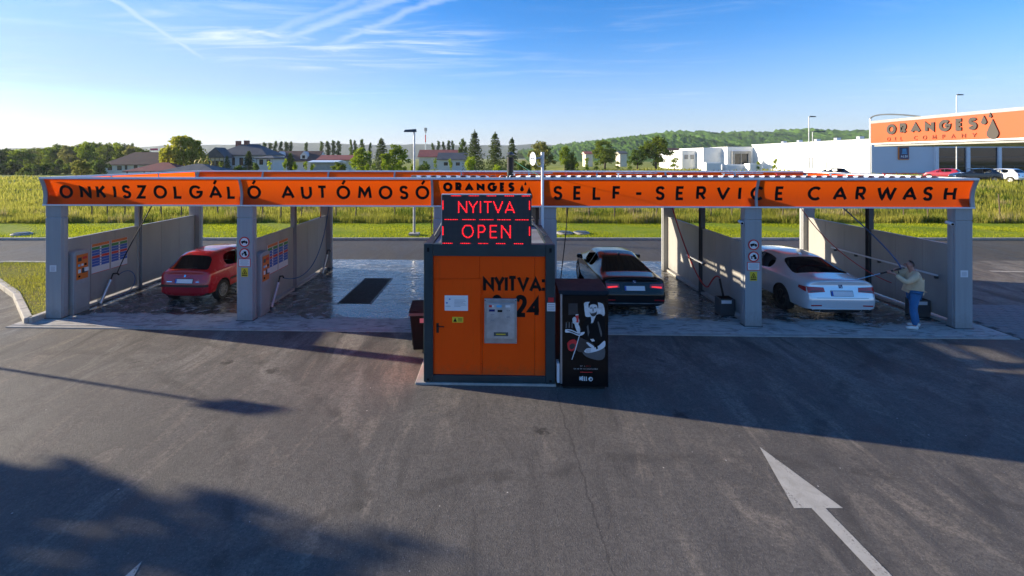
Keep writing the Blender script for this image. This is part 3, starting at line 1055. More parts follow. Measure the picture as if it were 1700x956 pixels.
def single_sheet(fn, u0, u1, nm, m, parent):
    mb = MB(); n = NSEG
    for i in range(n + 1):
        r = (ZT - ZB) * i / n; mb.v += [fn(u0, r, 0), fn(u1, r, 0)]
    for i in range(n):
        mb.f.append((2 * i, 2 * i + 1, 2 * i + 3, 2 * i + 2)); mb.m.append(0)
    return mb.build(nm, m, parent, smooth='all', fix=False)


for fn, nm in ((FRONT, 'front'), (BACK, 'back')):
    fa = bpy.data.objects.new('fascia', None); COL.objects.link(fa); fa.parent = wash
    if nm == 'front':
        tag(fa, 'lettered front fascia of orange sheet'); fa_front = fa
        breaks = [UL, -6.28, -1.28, 1.55, 6.93, UR]
    else:
        breaks = [UL + (UR - UL) * k / 9 for k in range(10)]
    for a, b in zip(breaks, breaks[1:]):
        single_sheet(fn, a + .004, b - .004, 'fascia_panel', 'orange_sheet', fa)
    for k, a in enumerate(breaks):
        w = .05 if k in (0, len(breaks) - 1) else .03
        sheet(fn, a - w, a + w, -0.05, 0.035 if k not in (0, len(breaks) - 1) else 0.03, 'rib', 'steel_grey', fa)
    # head and foot trims
    for h, z0, z1 in ((ZT - ZB, 0.0, 0.055), (0.0, -0.035, 0.004)):
        p = fn(0, h, 0); q = fn(0, h, 0.03)
        y0, y1 = sorted((p[1] + (p[1] - q[1]) * 1.6, q[1] + (q[1] - p[1]) * .3))
        MB().box((UL - .05, y0, p[2] + z0), (UR + .05, y1, p[2] + z1)).build('edge_trim', 'white_trim', fa, bevel=0.006)
# fascias across the two ends
for ue, sg in ((UL + .02, -1), (UR - .02, 1)):
    fa = bpy.data.objects.new('fascia', None); COL.objects.link(fa); fa.parent = wash
    def fe(a, b, d, ue=ue, sg=sg):
        v, z = prof(min(max(b / (ZT - ZB), 0), 1)); return (ue + sg * (-(v - d) - .03) * .35, a, z)
    for k in range(3):
        single_sheet(fe, 0.1 + k * 2.0, 0.1 + (k + 1) * 2.0 - .01, 'fascia_panel', 'orange_sheet', fa)
    for k in range(4):
        sheet(fe, 0.08 + k * 2.0 - .02, 0.08 + k * 2.0 + .03, -0.04, 0.03, 'rib', 'steel_grey', fa)
    MB().box((ue - .06, 0.0, ZT + .001), (ue + .06, 6.2, ZT + .05)).build('edge_trim', 'white_trim', fa)

# roof frame and sheets
for v in (0.62, 2.94, 5.55):
    MB().box((UL + .1, v - .08, 3.14), (UR - .1, v + .08, 3.34)).build('roof_beam', 'steel_grey', wash, bevel=0.005)
for k in range(13):
    u = UL + .4 + (UR - UL - .8) * k / 12
    MB().box((u - .05, 0.55, 3.345), (u + .05, 5.65, 3.43)).build('purlin', 'galvanised', wash)


def corr_sheet(u0, u1, v0, v1, z0, z1, pitch, hh, name, material):
    mb = MB(); n = int((u1 - u0) / pitch)
    prof_ = []
    for i in range(n):
        a = u0 + i * pitch
        prof_ += [(a, 0), (a + pitch * .30, 0), (a + pitch * .42, hh), (a + pitch * .88, hh)]
    prof_.append((u0 + n * pitch, 0))
    vs = []
    for a, h in prof_:
        vs += [(a, v0, z0 + h), (a, v1, z1 + h)]
    fs = [(2 * i, 2 * i + 2, 2 * i + 3, 2 * i + 1) for i in range(len(prof_) - 1)]
    mb.add(vs, fs)
    o = mb.build(name, material, wash, fix=False)
    so_ = o.modifiers.new('thick', 'SOLIDIFY'); so_.thickness = 0.006
    return o


corr_sheet(UL + .15, -2.1, 0.62, 5.6, 3.44, 3.44, 0.27, 0.04, 'roof_sheet', 'galvanised')
corr_sheet(-2.05, UR - .12, 0.62, 6.05, 3.765, 3.52, 0.27, 0.062, 'roof_sheet', 'white_trim')
# purlin under the raised sheets, and the cable tray along their front
for v, z in ((0.8, 3.68), (3.0, 3.55), (5.6, 3.44)):
    MB().box((-2.0, v - .04, 3.44), (UR - .3, v + .04, z + .06)).build('purlin', 'dark_steel', wash)
for i in range(9):
    u = -0.6 + i * 1.42
    mb = MB(); mb.tube([(u, .85, 3.88), (u + 1.1, .85, 3.885)], 0.014, 6); mb.tube([(u + .05, .85, 3.75), (u + .05, .85, 3.89)], 0.02, 6)
    mb.build('cable_tray', 'galvanised' if i % 2 else 'hose_red', wash)

# front lettering
def px2u(x):
    d = x - 800
    return d * 11.78 / (770 + 0.0312 * d)


LT = [('O', 101), ('N', 133.7), ('K', 160), ('I', 182.6), ('S', 202.6), ('Z', 228), ('O', 259), ('L', 289), ('G', 319), ('Á', 352), ('L', 379), ('Ó', 417),
      ('A', 473.7), ('U', 505), ('T', 531.7), ('Ó', 567), ('M', 603), ('O', 638), ('S', 669), ('Ó', 700),
      ('S', 928), ('E', 961), ('L', 994), ('F', 1027), ('-', 1064), ('S', 1100), ('E', 1133.6), ('R', 1169), ('V', 1206), ('I', 1238), ('C', 1263.5), ('E', 1301),
      ('C', 1360), ('A', 1403), ('R', 1437.6), ('W', 1481), ('A', 1520.5), ('S', 1550.7), ('H', 1588)]
for ch, x in LT:
    u = px2u(x)
    if ch in 'I' and x > 1200: u -= 0.06
    g, _ = glyph(ch, 0.36, 0.070, lambda a, b, d, u=u: FRONT(u + a, b + .155, d), 0.010, 1.0, step=0.05)
    g.build('letter', 'letter_black', fa_front)
x0, x1 = px2u(735), px2u(855)
text_line('ORANGES', x0, x1, 0.36, 0.245, 0.074, FRONT, 'letter_black', fa_front, 0.010)
for cx, cy, r, h in ((px2u(867.5), .42, .05, .13), (px2u(873), .555, .028, .075), (px2u(879.5), .24, .09, .25)):
    mb = MB(); mb.prism(teardrop(cx, cy, r, h), lambda a, b, d: FRONT(a, b, d), 0.001, 0.010); mb.build('drop_emblem', 'letter_black', fa_front)

# ================================================================= THINGS IN THE BAYS
def terminal(u, v, label):
    t = thing('wash_terminal', label, 'terminal', S(u, v, 0.03), ROT, 'wash terminals')
    mb = MB()
    # side view outline (v, z) with a sloped, rounded head, extruded across u
    side = [(0, 0), (.5, 0), (.5, 1.62), (.47, 1.68), (.40, 1.71), (.10, 1.71), (.03, 1.68), (0, 1.62)]
    mb.prism(side, lambda a, b, d: (d, a, b), 0.0, 0.24)
    mb.build('cabinet', 'steel_grey', t, bevel=0.012)
    MB().box((0.24, .05, .12), (0.249, .45, .80)).build('door', 'wall_grey', t, bevel=0.004)
    p = MB().box((0.24, .08, .92), (0.252, .43, 1.60)).build('control_panel', 'orange_print', t)
    rnd = random.Random(3)
    for k, (a, z, w, h, m) in enumerate(((.12, 1.42, .10, .10, 'print_grey2'), (.26, 1.46, .13, .07, 'red_print'), (.12, 1.28, .06, .06, 'cyan_print'), (.22, 1.28, .06, .06, 'white_paper'),
                                         (.32, 1.28, .06, .06, 'letter_black'), (.12, 1.10, .08, .10, 'white_paper'), (.24, 1.08, .16, .14, 'print_grey2'), (.13, .98, .05, .05, 'letter_black'))):
        MB().box((.252, a, z), (.262, a + w, z + h)).build('button', m, p)
    MB().box((.252, .30, 1.12), (.30, .40, 1.22)).build('card_slot', 'white_paper', p)
    return t


terminal(colu[0] + .04, 0.30, 'grey terminal with orange panel at the leftmost bay wall')
terminal(colu[1] + .04, 0.30, 'grey terminal with orange panel at the bay wall behind the red car')


def board(u, v, label):
    t = thing('price_board', label, 'price board', S(u + .037, v, 0.93), ROT, 'price boards')
    MB().box((0, 0, 0), (.010, .62, .86)).build('plate', 'hi_white', t)
    r = [('orange_print', .78, .86), ('green_print', .685, .765), ('blue_print', .60, .675), ('blue_print', .52, .592), ('red_print', .44, .512), ('blue_print', .36, .432), ('blue_print', .28, .352), ('blue_print', .20, .272)]
    for m, z0, z1 in r:
        MB().box((.010, .012, z0), (.013, .608, z1)).build('stripe', m, t)
    for m, z0, z1 in r[1:]:
        mb = MB(); mb.lathe([(0.0001, .017), (.03, .017), (.03, .013)], 10, 'x', (0, .30, (z0 + z1) / 2)); mb.build('dot', 'white_paper', t)
    MB().box((.010, .0, 0), (.014, .62, .012)).build('border', 'red_print', t)


board(colu[0], 1.12, 'nearer price board on the leftmost bay wall')
board(colu[0], 1.80, 'farther price board on the leftmost bay wall')
board(colu[1], 1.12, 'nearer price board on the wall between the two left bays')
board(colu[1], 1.80, 'farther price board on the wall between the two left bays')


def lance_tube(u, v, side, label):
    """leaning tube that takes the spray lance"""
    t = thing('lance_holder', label, 'lance holder', S(u, v, 0.03), ROT, 'lance holders')
    mb = MB(); mb.tube([(side * .10, 0, 0.0), (side * .16, .30, .62)], [.042, .048], 10); mb.build('tube', 'galvanised', t, smooth=True)
    mb = MB(); mb.tube([(side * .155, .28, .58), (side * .17, .37, .78)], .02, 8); mb.tube([(side * .17, .37, .78), (side * .19, .50, .76), (side * .19, .56, .70)], .024, 8)
    mb.build('spray_gun', 'black_plastic', t, smooth=True)
    MB().cbox((side * .06, 0.02, .10), (.12, .05, .06)).build('bracket', 'galvanised', t)


lance_tube(colu[0] + .05, 1.30, 1, 'leaning grey lance holder under the leftmost price boards')
lance_tube(colu[1] + .05, 1.15, 1, 'leaning grey lance holder beside the terminal of the empty bay')
lance_tube(colu[1] + .05, 5.05, 1, 'small lance holder at the far end of the empty bay wall')


def lance_box(u, v, label):
    t = thing('lance_box', label, 'lance box', S(u, v, 0.03), ROT, 'floor boxes for lances')
    mb = MB(); mb.box((-.20, 0, 0), (.20, .34, .46)); mb.build('box', 'dark_steel', t, bevel=0.02)
    MB().box((-.17, -.006, .34), (.10, -.0005, .43)).build('label_plate', 'hi_white', t)
    mb = MB(); mb.tube([(-.02, .17, .40), (-.10, .25, .95)], .028, 8); mb.build('lance', 'black_plastic', t, smooth=True)
    mb = MB(); mb.box((-.16, .04, .461), (.16, .30, .468)); mb.build('opening', 'letter_black', t)


lance_box(colu[4] - .27, .75, 'dark lance box at the foot of the wall beside the black car')
lance_box(colu[5] - .27, .80, 'dark lance box on the floor behind the man')


def hose(pts, m, label, r=0.016):
    mb = MB(); mb.tube(pts, r, 7)
    o = mb.build('hose', m, smooth='all'); tag(o, label, 'hose', 'wash hoses')


def SB(*p):
    return bez(*[S(*q) for q in p], n=18)


c1, c2, c4, c5 = colu[0], colu[1], colu[4], colu[5]
hose(SB((c1 + 1.6, 1.6, 3.14), (c1 + 1.1, 1.65, 2.2), (c1 + .55, 1.75, 1.5), (c1 + .24, 1.80, .80)), 'hose_black', 'dark hose hanging in front of the leftmost price boards')
hose(SB((c1 + .24, 1.86, .74), (c1 + .5, 2.3, 1.1), (c1 + .7, 2.3, .02), (c1 + .22, 1.62, .12)), 'hose_blue', 'blue hose loop below the leftmost price boards', .012)
hose(SB((c1 + 3.5, 2.9, 3.14), (c1 + 3.4, 2.9, 2.3), (c1 + 3.35, 2.9, 1.9), (c1 + 3.2, 3.0, .9)), 'hose_green', 'thin green hose hanging beyond the red car', .012)
hose(SB((c2 + 1.05, 3.4, 3.14), (c2 + .9, 3.4, 1.8), (c2 + .75, 3.0, .1), (c2 + .22, 1.7, .72)), 'hose_blue', 'blue hose hanging from the roof into the empty bay', .014)
hose(SB((c2 + .25, 4.8, 3.14), (c2 + .2, 4.8, 2.6), (c2 + .12, 4.9, 2.3), (c2 + .1, 5.0, 2.08)), 'hose_red', 'short red hose behind the left sign column', .014)
hose(SB((colu[2] - .55, 1.9, 3.14), (colu[2] - .53, 1.9, 2.0), (colu[2] - .5, 1.9, 1.6), (colu[2] - .45, 1.9, 1.2)), 'hose_red', 'red hose hanging left of the container', .012)
hose([S(colu[2] - .42 + .12 * math.cos(a), 1.95, .95 + .33 * math.sin(a)) for a in [k * .33 for k in range(20)]], 'hose_red', 'red hose loop left of the container above the bin', .012)
hose(SB((colu[3] + .65, .9, 3.14), (colu[3] + .62, .9, 2.3), (colu[3] + .5, .9, 1.5), (colu[3] + .40, .9, .5)), 'hose_black', 'dark hose hanging left of the black car', .014)
hose(SB((c4 - 1.15, 2.6, 3.14), (c4 - .95, 2.5, 2.1), (c4 - .45, 2.0, .3), (c4 - .45, 1.5, .62)) + SB((c4 - .45, 1.5, .62), (c4 - .45, 1.3, .85), (c4 - .40, 1.15, 1.1), (c4 - .36, 1.02, 1.0)), 'hose_red', 'red hose curving down to the box beside the black car', .020)
hose(SB((c5 - 2.7, 2.3, 3.14), (c5 - 2.3, 2.2, 2.2), (c5 - 1.6, 1.6, 1.2), (c5 - 1.1, .8, .95)), 'hose_red', 'red hose slung across the bay of the white car', .012)


def rail(u, v0, v1, z, label):
    t = thing('mat_rail', label, 'rail', S(u, v0, 0), ROT)
    mb = MB(); mb.box((-.16, 0, z - .02), (-.11, v1 - v0, z + .02)); mb.build('bar', 'white_trim', t, bevel=0.005)
    n = max(2, int((v1 - v0) / .8) + 1)
    for k in range(n):
        y = .1 + (v1 - v0 - .2) * k / (n - 1)
        MB().box((-.12, y - .02, z - .10), (-.036, y + .02, z - .021)).build('bracket', 'dark_steel', t)


rail(c4, 2.6, 3.8, 1.05, 'short rail on the wall beside the black car')
rail(c5, 0.55, 4.4, 1.22, 'long pale rail on the wall behind the man')

# pit cover in the empty bay
t = thing('pit_cover', 'black grated pit cover in the floor of the empty bay', 'pit cover', S(-3.79, 1.52, 0.03), ROT)
MB().box((-.5, 0, 0), (.5, 2.85, .006)).build('plate', 'rubber', t)
for x in (-.5, .46):
    MB().box((x, 0, .0065), (x + .04, 2.85, .014)).build('edge', 'dark_steel', t)
for k in range(24):
    y = .06 + k * .117
    MB().box((-.455, y, .0065), (.455, y + .07, .012)).build('grating_bar', 'rubber', t)


# signs on the two inner columns
def round_sign(u, z, kind, label):
    t = thing('round_sign', label, 'sign', S(u, 0, z), ROT, 'round prohibition signs')
    R = .135
    mb = MB(); mb.lathe([(0.0001, -.012), (R - .03, -.012), (R - .03, -.004)], 28, 'y'); mb.build('face', 'white_paper', t)
    mb = MB(); mb.lathe([(R - .029, -.004), (R - .029, -.014), (R, -.014), (R, -.003)], 28, 'y'); mb.build('red_ring', 'red_print', t)
    mb = MB()
    f = lambda a, b, d: (a, -.012 - d, b)
    if kind == 'truck':
        mb.prism([(-.085, -.025), (-.085, .02), (.02, .04), (.02, -.025)], f, .0005, .003)
        mb.prism([(.025, -.025), (.025, .025), (.055, .025), (.085, .0), (.085, -.025)], f, .0005, .003)
        w = (-.05, .055)
    else:
        mb.prism([(-.07, -.01), (-.07, .012), (-.02, .012), (-.02, .055), (.045, .055), (.05, .012), (.06, -.01)], f, .0005, .003)
        w = (-.05, .04)
    mb.build('pictogram', 'letter_black', t)
    for q, x in enumerate(w):
        mb = MB(); r = .018 if kind == 'truck' else (.02, .034)[q]
        mb.prism([(x + r * math.cos(k * .5236), -.034 + r * math.sin(k * .5236)) for k in range(12)], f, .0035, .005)
        mb.build('pictogram_wheel', 'letter_black', t)


for u, where in ((colu[1], 'left sign column, right of the red car'), (colu[4], 'right sign column, between black and white cars')):
    round_sign(u, 2.10, 'truck', 'red ringed round sign with truck on the ' + where)
    round_sign(u, 1.80, 'tractor', 'red ringed round sign with tractor on the ' + where)
    t = thing('notice', 'white notice with red border on the ' + where, 'notice', S(u, 0, 1.45), ROT)
    MB().box((-.16, -.008, 0), (.16, -.001, .21)).build('plate', 'red_print', t)
    MB().box((-.145, -.011, .015), (.145, -.0085, .195)).build('face', 'white_paper', t)
    mb = MB()
    for k in range(6):
        w = (.11, .12, .10, .12, .115, .07)[k]; mb.box((-w, -.0125, .165 - k * .026), (w, -.0115, .174 - k * .026))
    mb.build('print', 'grey_print', t)
    t = thing('warning_sticker', 'yellow warning sticker with triangle on the ' + where, 'sticker', S(u, 0, 1.19), ROT)
    MB().box((-.09, -.006, 0), (.09, -.001, .23)).build('plate', 'yellow_print', t)
    mb = MB()
    f = lambda a, b, d: (a, -.006 - d, b)
    for p, q in (((-.065, .07), (0, .19)), ((0, .19), (.065, .07)), ((.065, .07), (-.065, .07))):
        lr = stroke_quads([p, q], .013)
        mb.prism([lr[0][0], lr[1][0], lr[1][1], lr[0][1]], f, .0005, .003)
    mb.prism([(-.03, .085), (.03, .085), (.012, .115), (.005, .14), (-.01, .14), (-.005, .11)], f, .0035, .005)
    mb.build('pictogram', 'letter_black', t)
    MB().box((-.07, -.0085, .02), (.07, -.0065, .045)).build('print', 'letter_black', t)
for u, z, w in ((colu[0], 1.28, 'leftmost column'), (colu[5], 1.32, 'rightmost column')):
    t = thing('notice', 'small white sticker on the ' + w, 'notice', S(u, 0, z), ROT)
    MB().box((-.09, -.006, 0), (.09, -.001, .17)).build('plate', 'white_paper', t)
    mb = MB()
    for k in range(4): mb.box((-.06, -.0075, .03 + k * .03), (.06, -.0065, .04 + k * .03))
    mb.build('print', 'grey_print', t)
for u, lab in ((colu[4], 'small white camera on the right sign column'), (colu[5], 'small white camera on the rightmost column')):
    t = thing('security_camera', lab, 'camera', S(u - .21, .12, 2.62), ROT)
    mb = MB(); mb.tube([(0, 0, 0), (-.06, 0, .03)], .02, 8); mb.build('bracket', 'white_trim', t)
    mb = MB(); mb.tube([(-.05, .06, .05), (-.07, -.12, .02)], [.04, .045], 10); b_ = mb.build('housing', 'white_trim', t, smooth=True)
    mb = MB(); mb.tube([(-.0699, -.119, .02), (-.071, -.13, .018)], .03, 10); mb.build('lens', 'black_gloss', b_)

# ================================================================= CONTAINER KIOSK
KU = S(0.235, -3.2, 0.0)
t = thing('container_kiosk', 'orange container kiosk with dark teal frame in front of the wash', 'kiosk', KU, ROT)
HW, HD, HH = 1.24, 2.6, 2.67
zb0 = 0.05
MB().box((-HW - .16, -.012, 0.0), (HW + .02, HD + .1, .045)).build('foundation_slab', 'pale_concrete', t, bevel=0.01)
for sx in (-1, 1):
    for y in (0, HD - .17):
        x0, x1 = sorted((sx * HW, sx * (HW - .175)))
        MB().box((x0, y, zb0), (x1, y + .17, HH)).build('corner_post', 'teal_frame', t, bevel=0.01)
for y in (0.006, HD - .166):
    MB().box((-HW + .176, y, HH - .23), (HW - .176, y + .16, HH - .004)).build('top_rail', 'teal_frame', t, bevel=0.008)
    MB().box((-HW + .176, y, zb0 + .002), (HW - .176, y + .16, zb0 + .13)).build('bottom_rail', 'teal_frame', t, bevel=0.008)
for sx in (-1, 1):
    x0, x1 = sorted((sx * (HW - .006), sx * (HW - .16)))
    MB().box((x0, .172, HH - .2), (x1, HD - .172, HH - .004)).build('top_rail', 'teal_frame', t, bevel=0.008)
    MB().box((x0, .172, zb0 + .002), (x1, HD - .172, zb0 + .13)).build('bottom_rail', 'teal_frame', t, bevel=0.008)
    x0, x1 = sorted((sx * (HW - .04), sx * (HW - .08)))
    for k in range(3):
        a = .172 + (HD - .344) * k / 3; b = .172 + (HD - .344) * (k + 1) / 3
        MB().box((x0, a + .004, zb0 + .13), (x1, b - .004, HH - .2)).build('side_panel', 'orange_container', t, bevel=0.004)
MB().box((-HW + .17, .166, HH - .06), (HW - .17, HD - .166, HH - .03)).build('roof_sheet', 'roof_grey', t)
MB().box((-HW + .17, HD - .10, zb0 + .13), (HW - .17, HD - .06, HH - .23)).build('rear_panel', 'orange_container', t)
# slots in the corner castings
for x in (-1.155, 1.155):
    MB().box((x - .022, -.003, HH - .15), (x + .022, .02, HH - .07)).build('casting_slot', 'letter_black', t)
    MB().box((x - .022, -.003, zb0 + .03), (x + .022, .02, zb0 + .07)).build('casting_slot', 'letter_black', t)
ZP0, ZP1 = zb0 + .132, HH - .232
fy = .05
# front cladding
MB().box((-1.062, fy, ZP0), (-.135, fy + .04, 2.005)).build('door_frame', 'orange_container', t)
MB().box((-1.062, fy, 2.01), (-.18, fy + .04, ZP1)).build('front_panel', 'orange_container', t, bevel=0.003)
MB().box((-.175, fy, 2.01), (.862, fy + .04, ZP1)).build('front_panel', 'orange_container', t, bevel=0.003)
MB().box((-.130, fy, ZP0), (.862, fy + .04, 2.005)).build('front_panel', 'orange_container', t, bevel=0.003)
MB().box((.868, fy, ZP0), (1.062, fy + .04, ZP1)).build('front_panel', 'orange_container', t, bevel=0.003)
d = MB().box((-1.035, fy - .016, ZP0 + .012), (-.165, fy - .001, 1.985)).build('door', 'orange_container', t, bevel=0.005)
mb = MB(); mb.box((-1.0, fy - .03, .98), (-.955, fy - .016, 1.16)); mb.tube([(-.978, fy - .03, 1.11), (-.978, fy - .07, 1.11), (-.85, fy - .075, 1.11)], .011, 8)
mb.build('handle', 'black_plastic', d, smooth=True)
for z in (.25, 1.72):
    mb = MB(); mb.tube([(-.148, fy - .014, z), (-.148, fy - .014, z + .15)], .013, 8); mb.build('hinge', 'orange_container', d, smooth=True)
KF = lambda a, b, dd: (a, fy - dd, b)
text_line('NYITVA:', -.115, 1.055, 1.755, .31, .058, KF, 'letter_black', t, 0.003, 0.80, d0=.0005)
text_line('0-24', .03, .985, 1.285, .42, .082, KF, 'letter_black', t, 0.003, 0.92, d0=.0005)
# paid notices
t2 = thing('notice', 'white printed notice on the orange kiosk door', 'notice', KU + Vector((0, 0, 0)), ROT)
MB().box((-.845, fy - .022, 1.40), (-.40, fy - .0165, 1.69)).build('plate', 'white_paper', t2)
mb = MB()
for k in range(6): mb.box((-.66, fy - .0235, 1.60 - k * .024), (-.66 + (.2, .22, .17, .21, .23, .12)[k], fy - .0225, 1.608 - k * .024))
mb.build('print', 'grey_print', t2)
MB().box((-.82, fy - .0235, 1.535), (-.785, fy - .0225, 1.56)).build('print', 'blue_print', t2)
MB().box((-.76, fy - .0235, 1.605), (-.735, fy - .0225, 1.63)).build('print', 'blue_print', t2)
MB().box((-.83, fy - .0235, 1.48), (-.73, fy - .0225, 1.49)).build('print', 'grey_print', t2)
t2 = thing('warning_sticker', 'small yellow warning sticker on the orange kiosk door', 'sticker', KU, ROT)
MB().box((-.70, fy - .020, 1.175), (-.49, fy - .0165, 1.28)).build('plate', 'yellow_print', t2)
mb = MB(); mb.prism([(-.68, 1.19), (-.61, 1.19), (-.645, 1.265)], lambda a, b, d_: (a, fy - .020 - d_, b), .0005, .002)
for k in range(3): mb.box((-.59, fy - .0215, 1.20 + k * .022), (-.51, fy - .0205, 1.209 + k * .022))
mb.build('print', 'letter_black', t2)
# payment machine
t2 = thing('payment_terminal', 'grey steel payment terminal on the front of the orange kiosk', 'terminal', KU, ROT)
MB().box((-.09, fy - .06, .80), (.525, fy - .008, 1.645)).build('housing', 'brushed_steel', t2, bevel=0.01)
p = MB().box((-.045, fy - .075, .90), (.48, fy - .061, 1.56)).build('front_plate', 'galvanised', t2, bevel=0.004)
for a, b, z0, z1, m in ((.0, .055, 1.49, 1.53, 'red_print'), (.06, .09, 1.49, 1.53, 'white_paper'), (.14, .24, 1.49, 1.53, 'cyan_print'), (.31, .40, 1.49, 1.53, 'hi_white'),
                        (.0, .11, 1.41, 1.45, 'screen_blue'), (.16, .25, 1.40, 1.44, 'letter_black'), (.33, .35, 1.42, 1.44, 'grey_print'), (.37, .39, 1.42, 1.44, 'grey_print'),
                        (.33, .39, 1.30, 1.32, 'grey_print'), (.03, .10, 1.35, 1.36, 'grey_print'), (.03, .10, 1.24, 1.25, 'grey_print'), (.09, .36, .95, 1.02, 'dark_steel')):
    MB().box((a, fy - .081, z0), (b, fy - .0755, z1)).build('control', m, p)
MB().box((.13, fy - .084, .975), (.31, fy - .0815, .995)).build('slot_print', 'yellow_print', p)
for a in (-.075, .505):
    for z in (.83, 1.615):
        mb = MB(); mb.lathe([(.0001, -.008), (.012, -.008), (.012, 0)], 8, 'y', (a, fy - .06, z)); mb.build('screw', 'chrome', t2)
t2 = thing('notice', 'red and white sticker on the right frame post of the kiosk', 'notice', KU, ROT)
MB().box((1.09, -.006, 1.42), (1.245, -.001, 1.575)).build('plate', 'white_paper', t2)
MB().box((1.11, -.006, 1.59), (1.215, -.001, 1.675)).build('red_plate', 'red_print', t2)
mb = MB()
for k in range(4): mb.box((1.105, -.0075, 1.44 + k * .033), (1.23, -.0065, 1.453 + k * .033))
mb.build('print', 'grey_print', t2)

# LED sign on the roof edge
t = thing('led_sign', 'black LED sign with red words standing on the kiosk roof', 'sign', KU + Vector((0, 0, HH)), ROT)
LX0, LX1, LZ = -.89, .785, .925
MB().box((LX0, 0.02, -.012), (LX1, .14, LZ)).build('cabinet', 'black_plastic', t, bevel=0.008)
MB().box((LX0 - .012, .0, LZ + .002), (LX1 + .012, .15, LZ + .016)).build('top_trim', 'galvanised', t)
MB().box((LX0 - .014, .0, -.01), (LX0 - .001, .15, LZ)).build('side_trim', 'galvanised', t)
MB().box((LX1 + .001, .0, -.01), (LX1 + .014, .15, LZ)).build('side_trim', 'dark_steel', t)
for z0, z1 in ((-.005, .462), (.468, LZ - .005)):
    MB().box((LX0 + .005, .012, z0), (LX1 - .005, .0195, z1)).build('screen', 'led_face', t)


def led_dots(poly, mb, pitch=.0225, size=.017, z=0.012):
    """square lamps set along a polyline"""
    for p, q in zip(poly, poly[1:]):
        L = math.dist(p, q); n = max(1, round(L / pitch))
        for k in range(n + 1):
            x = p[0] + (q[0] - p[0]) * k / n; y = p[1] + (q[1] - p[1]) * k / n
            x = round(x / .0125) * .0125; y = round(y / .0125) * .0125
            key = (x, y)
            if key in seen: continue
            seen.add(key)
            mb.box((x - size / 2, z - .006, y - size / 2), (x + size / 2, z - .0005, y + size / 2))


def led_word(txt, x0, x1, y, h, ws):
    w_ = [max(GL[c][0] * h * ws, .03) for c in txt]
    gap = (x1 - x0 - sum(w_)) / (len(txt) - 1)
    x = x0
    for c, w in zip(txt, w_):
        mb = MB(); seen.clear()
        for st in GL[c][1]:
            st = [(x + (a if GL[c][0] else .5) * w, y + b * h) for a, b in st]
            led_dots(st, mb, .02, .019)
        mb.build('led_letter', 'led_red', t, fix=False)
        x += w + gap


seen = set()
led_word('NYITVA', -.575, .475, .595, .20, .86)
led_word('OPEN', -.50, .405, .125, .23, .86)
mb = MB(); seen.clear()
for z in (.018, .465, .908):
    for k in range(5):
        x = -.87 + k * .335 + (.0 if z < .4 else .16 if z > .88 else .03)
        led_dots([(x, z), (min(x + .17 if z in (.018, .908) else x + .24, LX1 - .02), z)], mb, .02, .012)
for x in (LX0 + .02, LX1 - .025):
    for z in (.17, .66):
        led_dots([(x, z), (x, z + .15)], mb)
mb.build('led_border', 'led_red', t, fix=False)
for sx, x in ((-1, LX0 + .02), (1, LX1 - .02)):
    mb = MB(); mb.tube([(x, .15, .45), (sx * 1.16 - (0 if sx < 0 else 0), 1.0, .0)], .016, 6); mb.tube([(x, .16, .9), (x, 1.1, .0)], .016, 6)
    mb.build('strut', 'galvanised', t)

# flue, antenna mast
t = thing('flue_pipe', 'black flue pipe rising above the roof behind the kiosk', 'chimney', (0.83, 13.6, 3.3))
mb = MB(); mb.lathe([(0.0001, 0), (.095, 0), (.095, 1.02), (.0001, 1.02)], 16); mb.build('pipe', 'black_plastic', t, smooth=True)
mb = MB(); mb.lathe([(.0001, 1.08), (.11, 1.08), (.115, 1.11), (.06, 1.17), (.0001, 1.175)], 16); c_ = mb.build('cap', 'dark_steel', t, smooth=True)
for k in range(3):
    a = k * 2.1; MB().cbox((.085 * math.cos(a), .085 * math.sin(a), 1.05), (.012, .012, .07)).build('cap_leg', 'dark_steel', c_)
t = thing('antenna_mast', 'thin white mast with small dish beside the kiosk', 'antenna', (1.47, 11.25, 0))
mb = MB(); mb.tube([(0, 0, 0), (0, 0, 4.42)], .034, 10); mb.build('pole', 'white_trim', t, smooth=True)
mb = MB(); mb.tube([(0, 0, 4.44), (0, 0, 4.16)], .045, 10); mb.build('head', 'galvanised', t, smooth=True)
mb = MB()
mb.lathe([(.0001, 0.0), (.06, .004), (.12, .016), (.165, .035), (.165, .045), (.12, .026), (.0001, .012)], 22, 'x')
R_ = Matrix.Rotation(RAD(200), 3, 'Z')
mb.v = [tuple(R_ @ Vector(p) + Vector((-.20, -.02, 4.28))) for p in mb.v]
dd = mb.build('dish', 'dish_white', t, smooth=True)
mb = MB(); mb.tube([(-.19, -.02, 4.28), (-.08, 0, 4.30), (0, 0, 4.30)], .018, 8); mb.tube([(-.2, -.02, 4.28), (-.30, -.05, 4.29)], .022, 8); mb.build('dish_arm', 'galvanised', dd)
mb = MB(); mb.tube(bez((-.16, -.02, 4.22), (-.14, -.02, 4.05), (-.02, -.02, 4.05), (-.02, -.02, 4.2)), .008, 6); mb.build('cable', 'white_trim', t)
mb = MB(); mb.tube([(0, 0, 2.2), (-.16, -.05, 2.2)], .015, 6); mb.build('wall_clamp', 'galvanised', t)
o = MB(); o.tube([(0.93, 13.6, 4.22), (1.20, 12.4, 4.0), (1.44, 11.3, 3.85)], .007, 6)
tag(o.build('cable', 'hose_green'), 'thin pale cable slung from the flue to the antenna mast', 'cable')

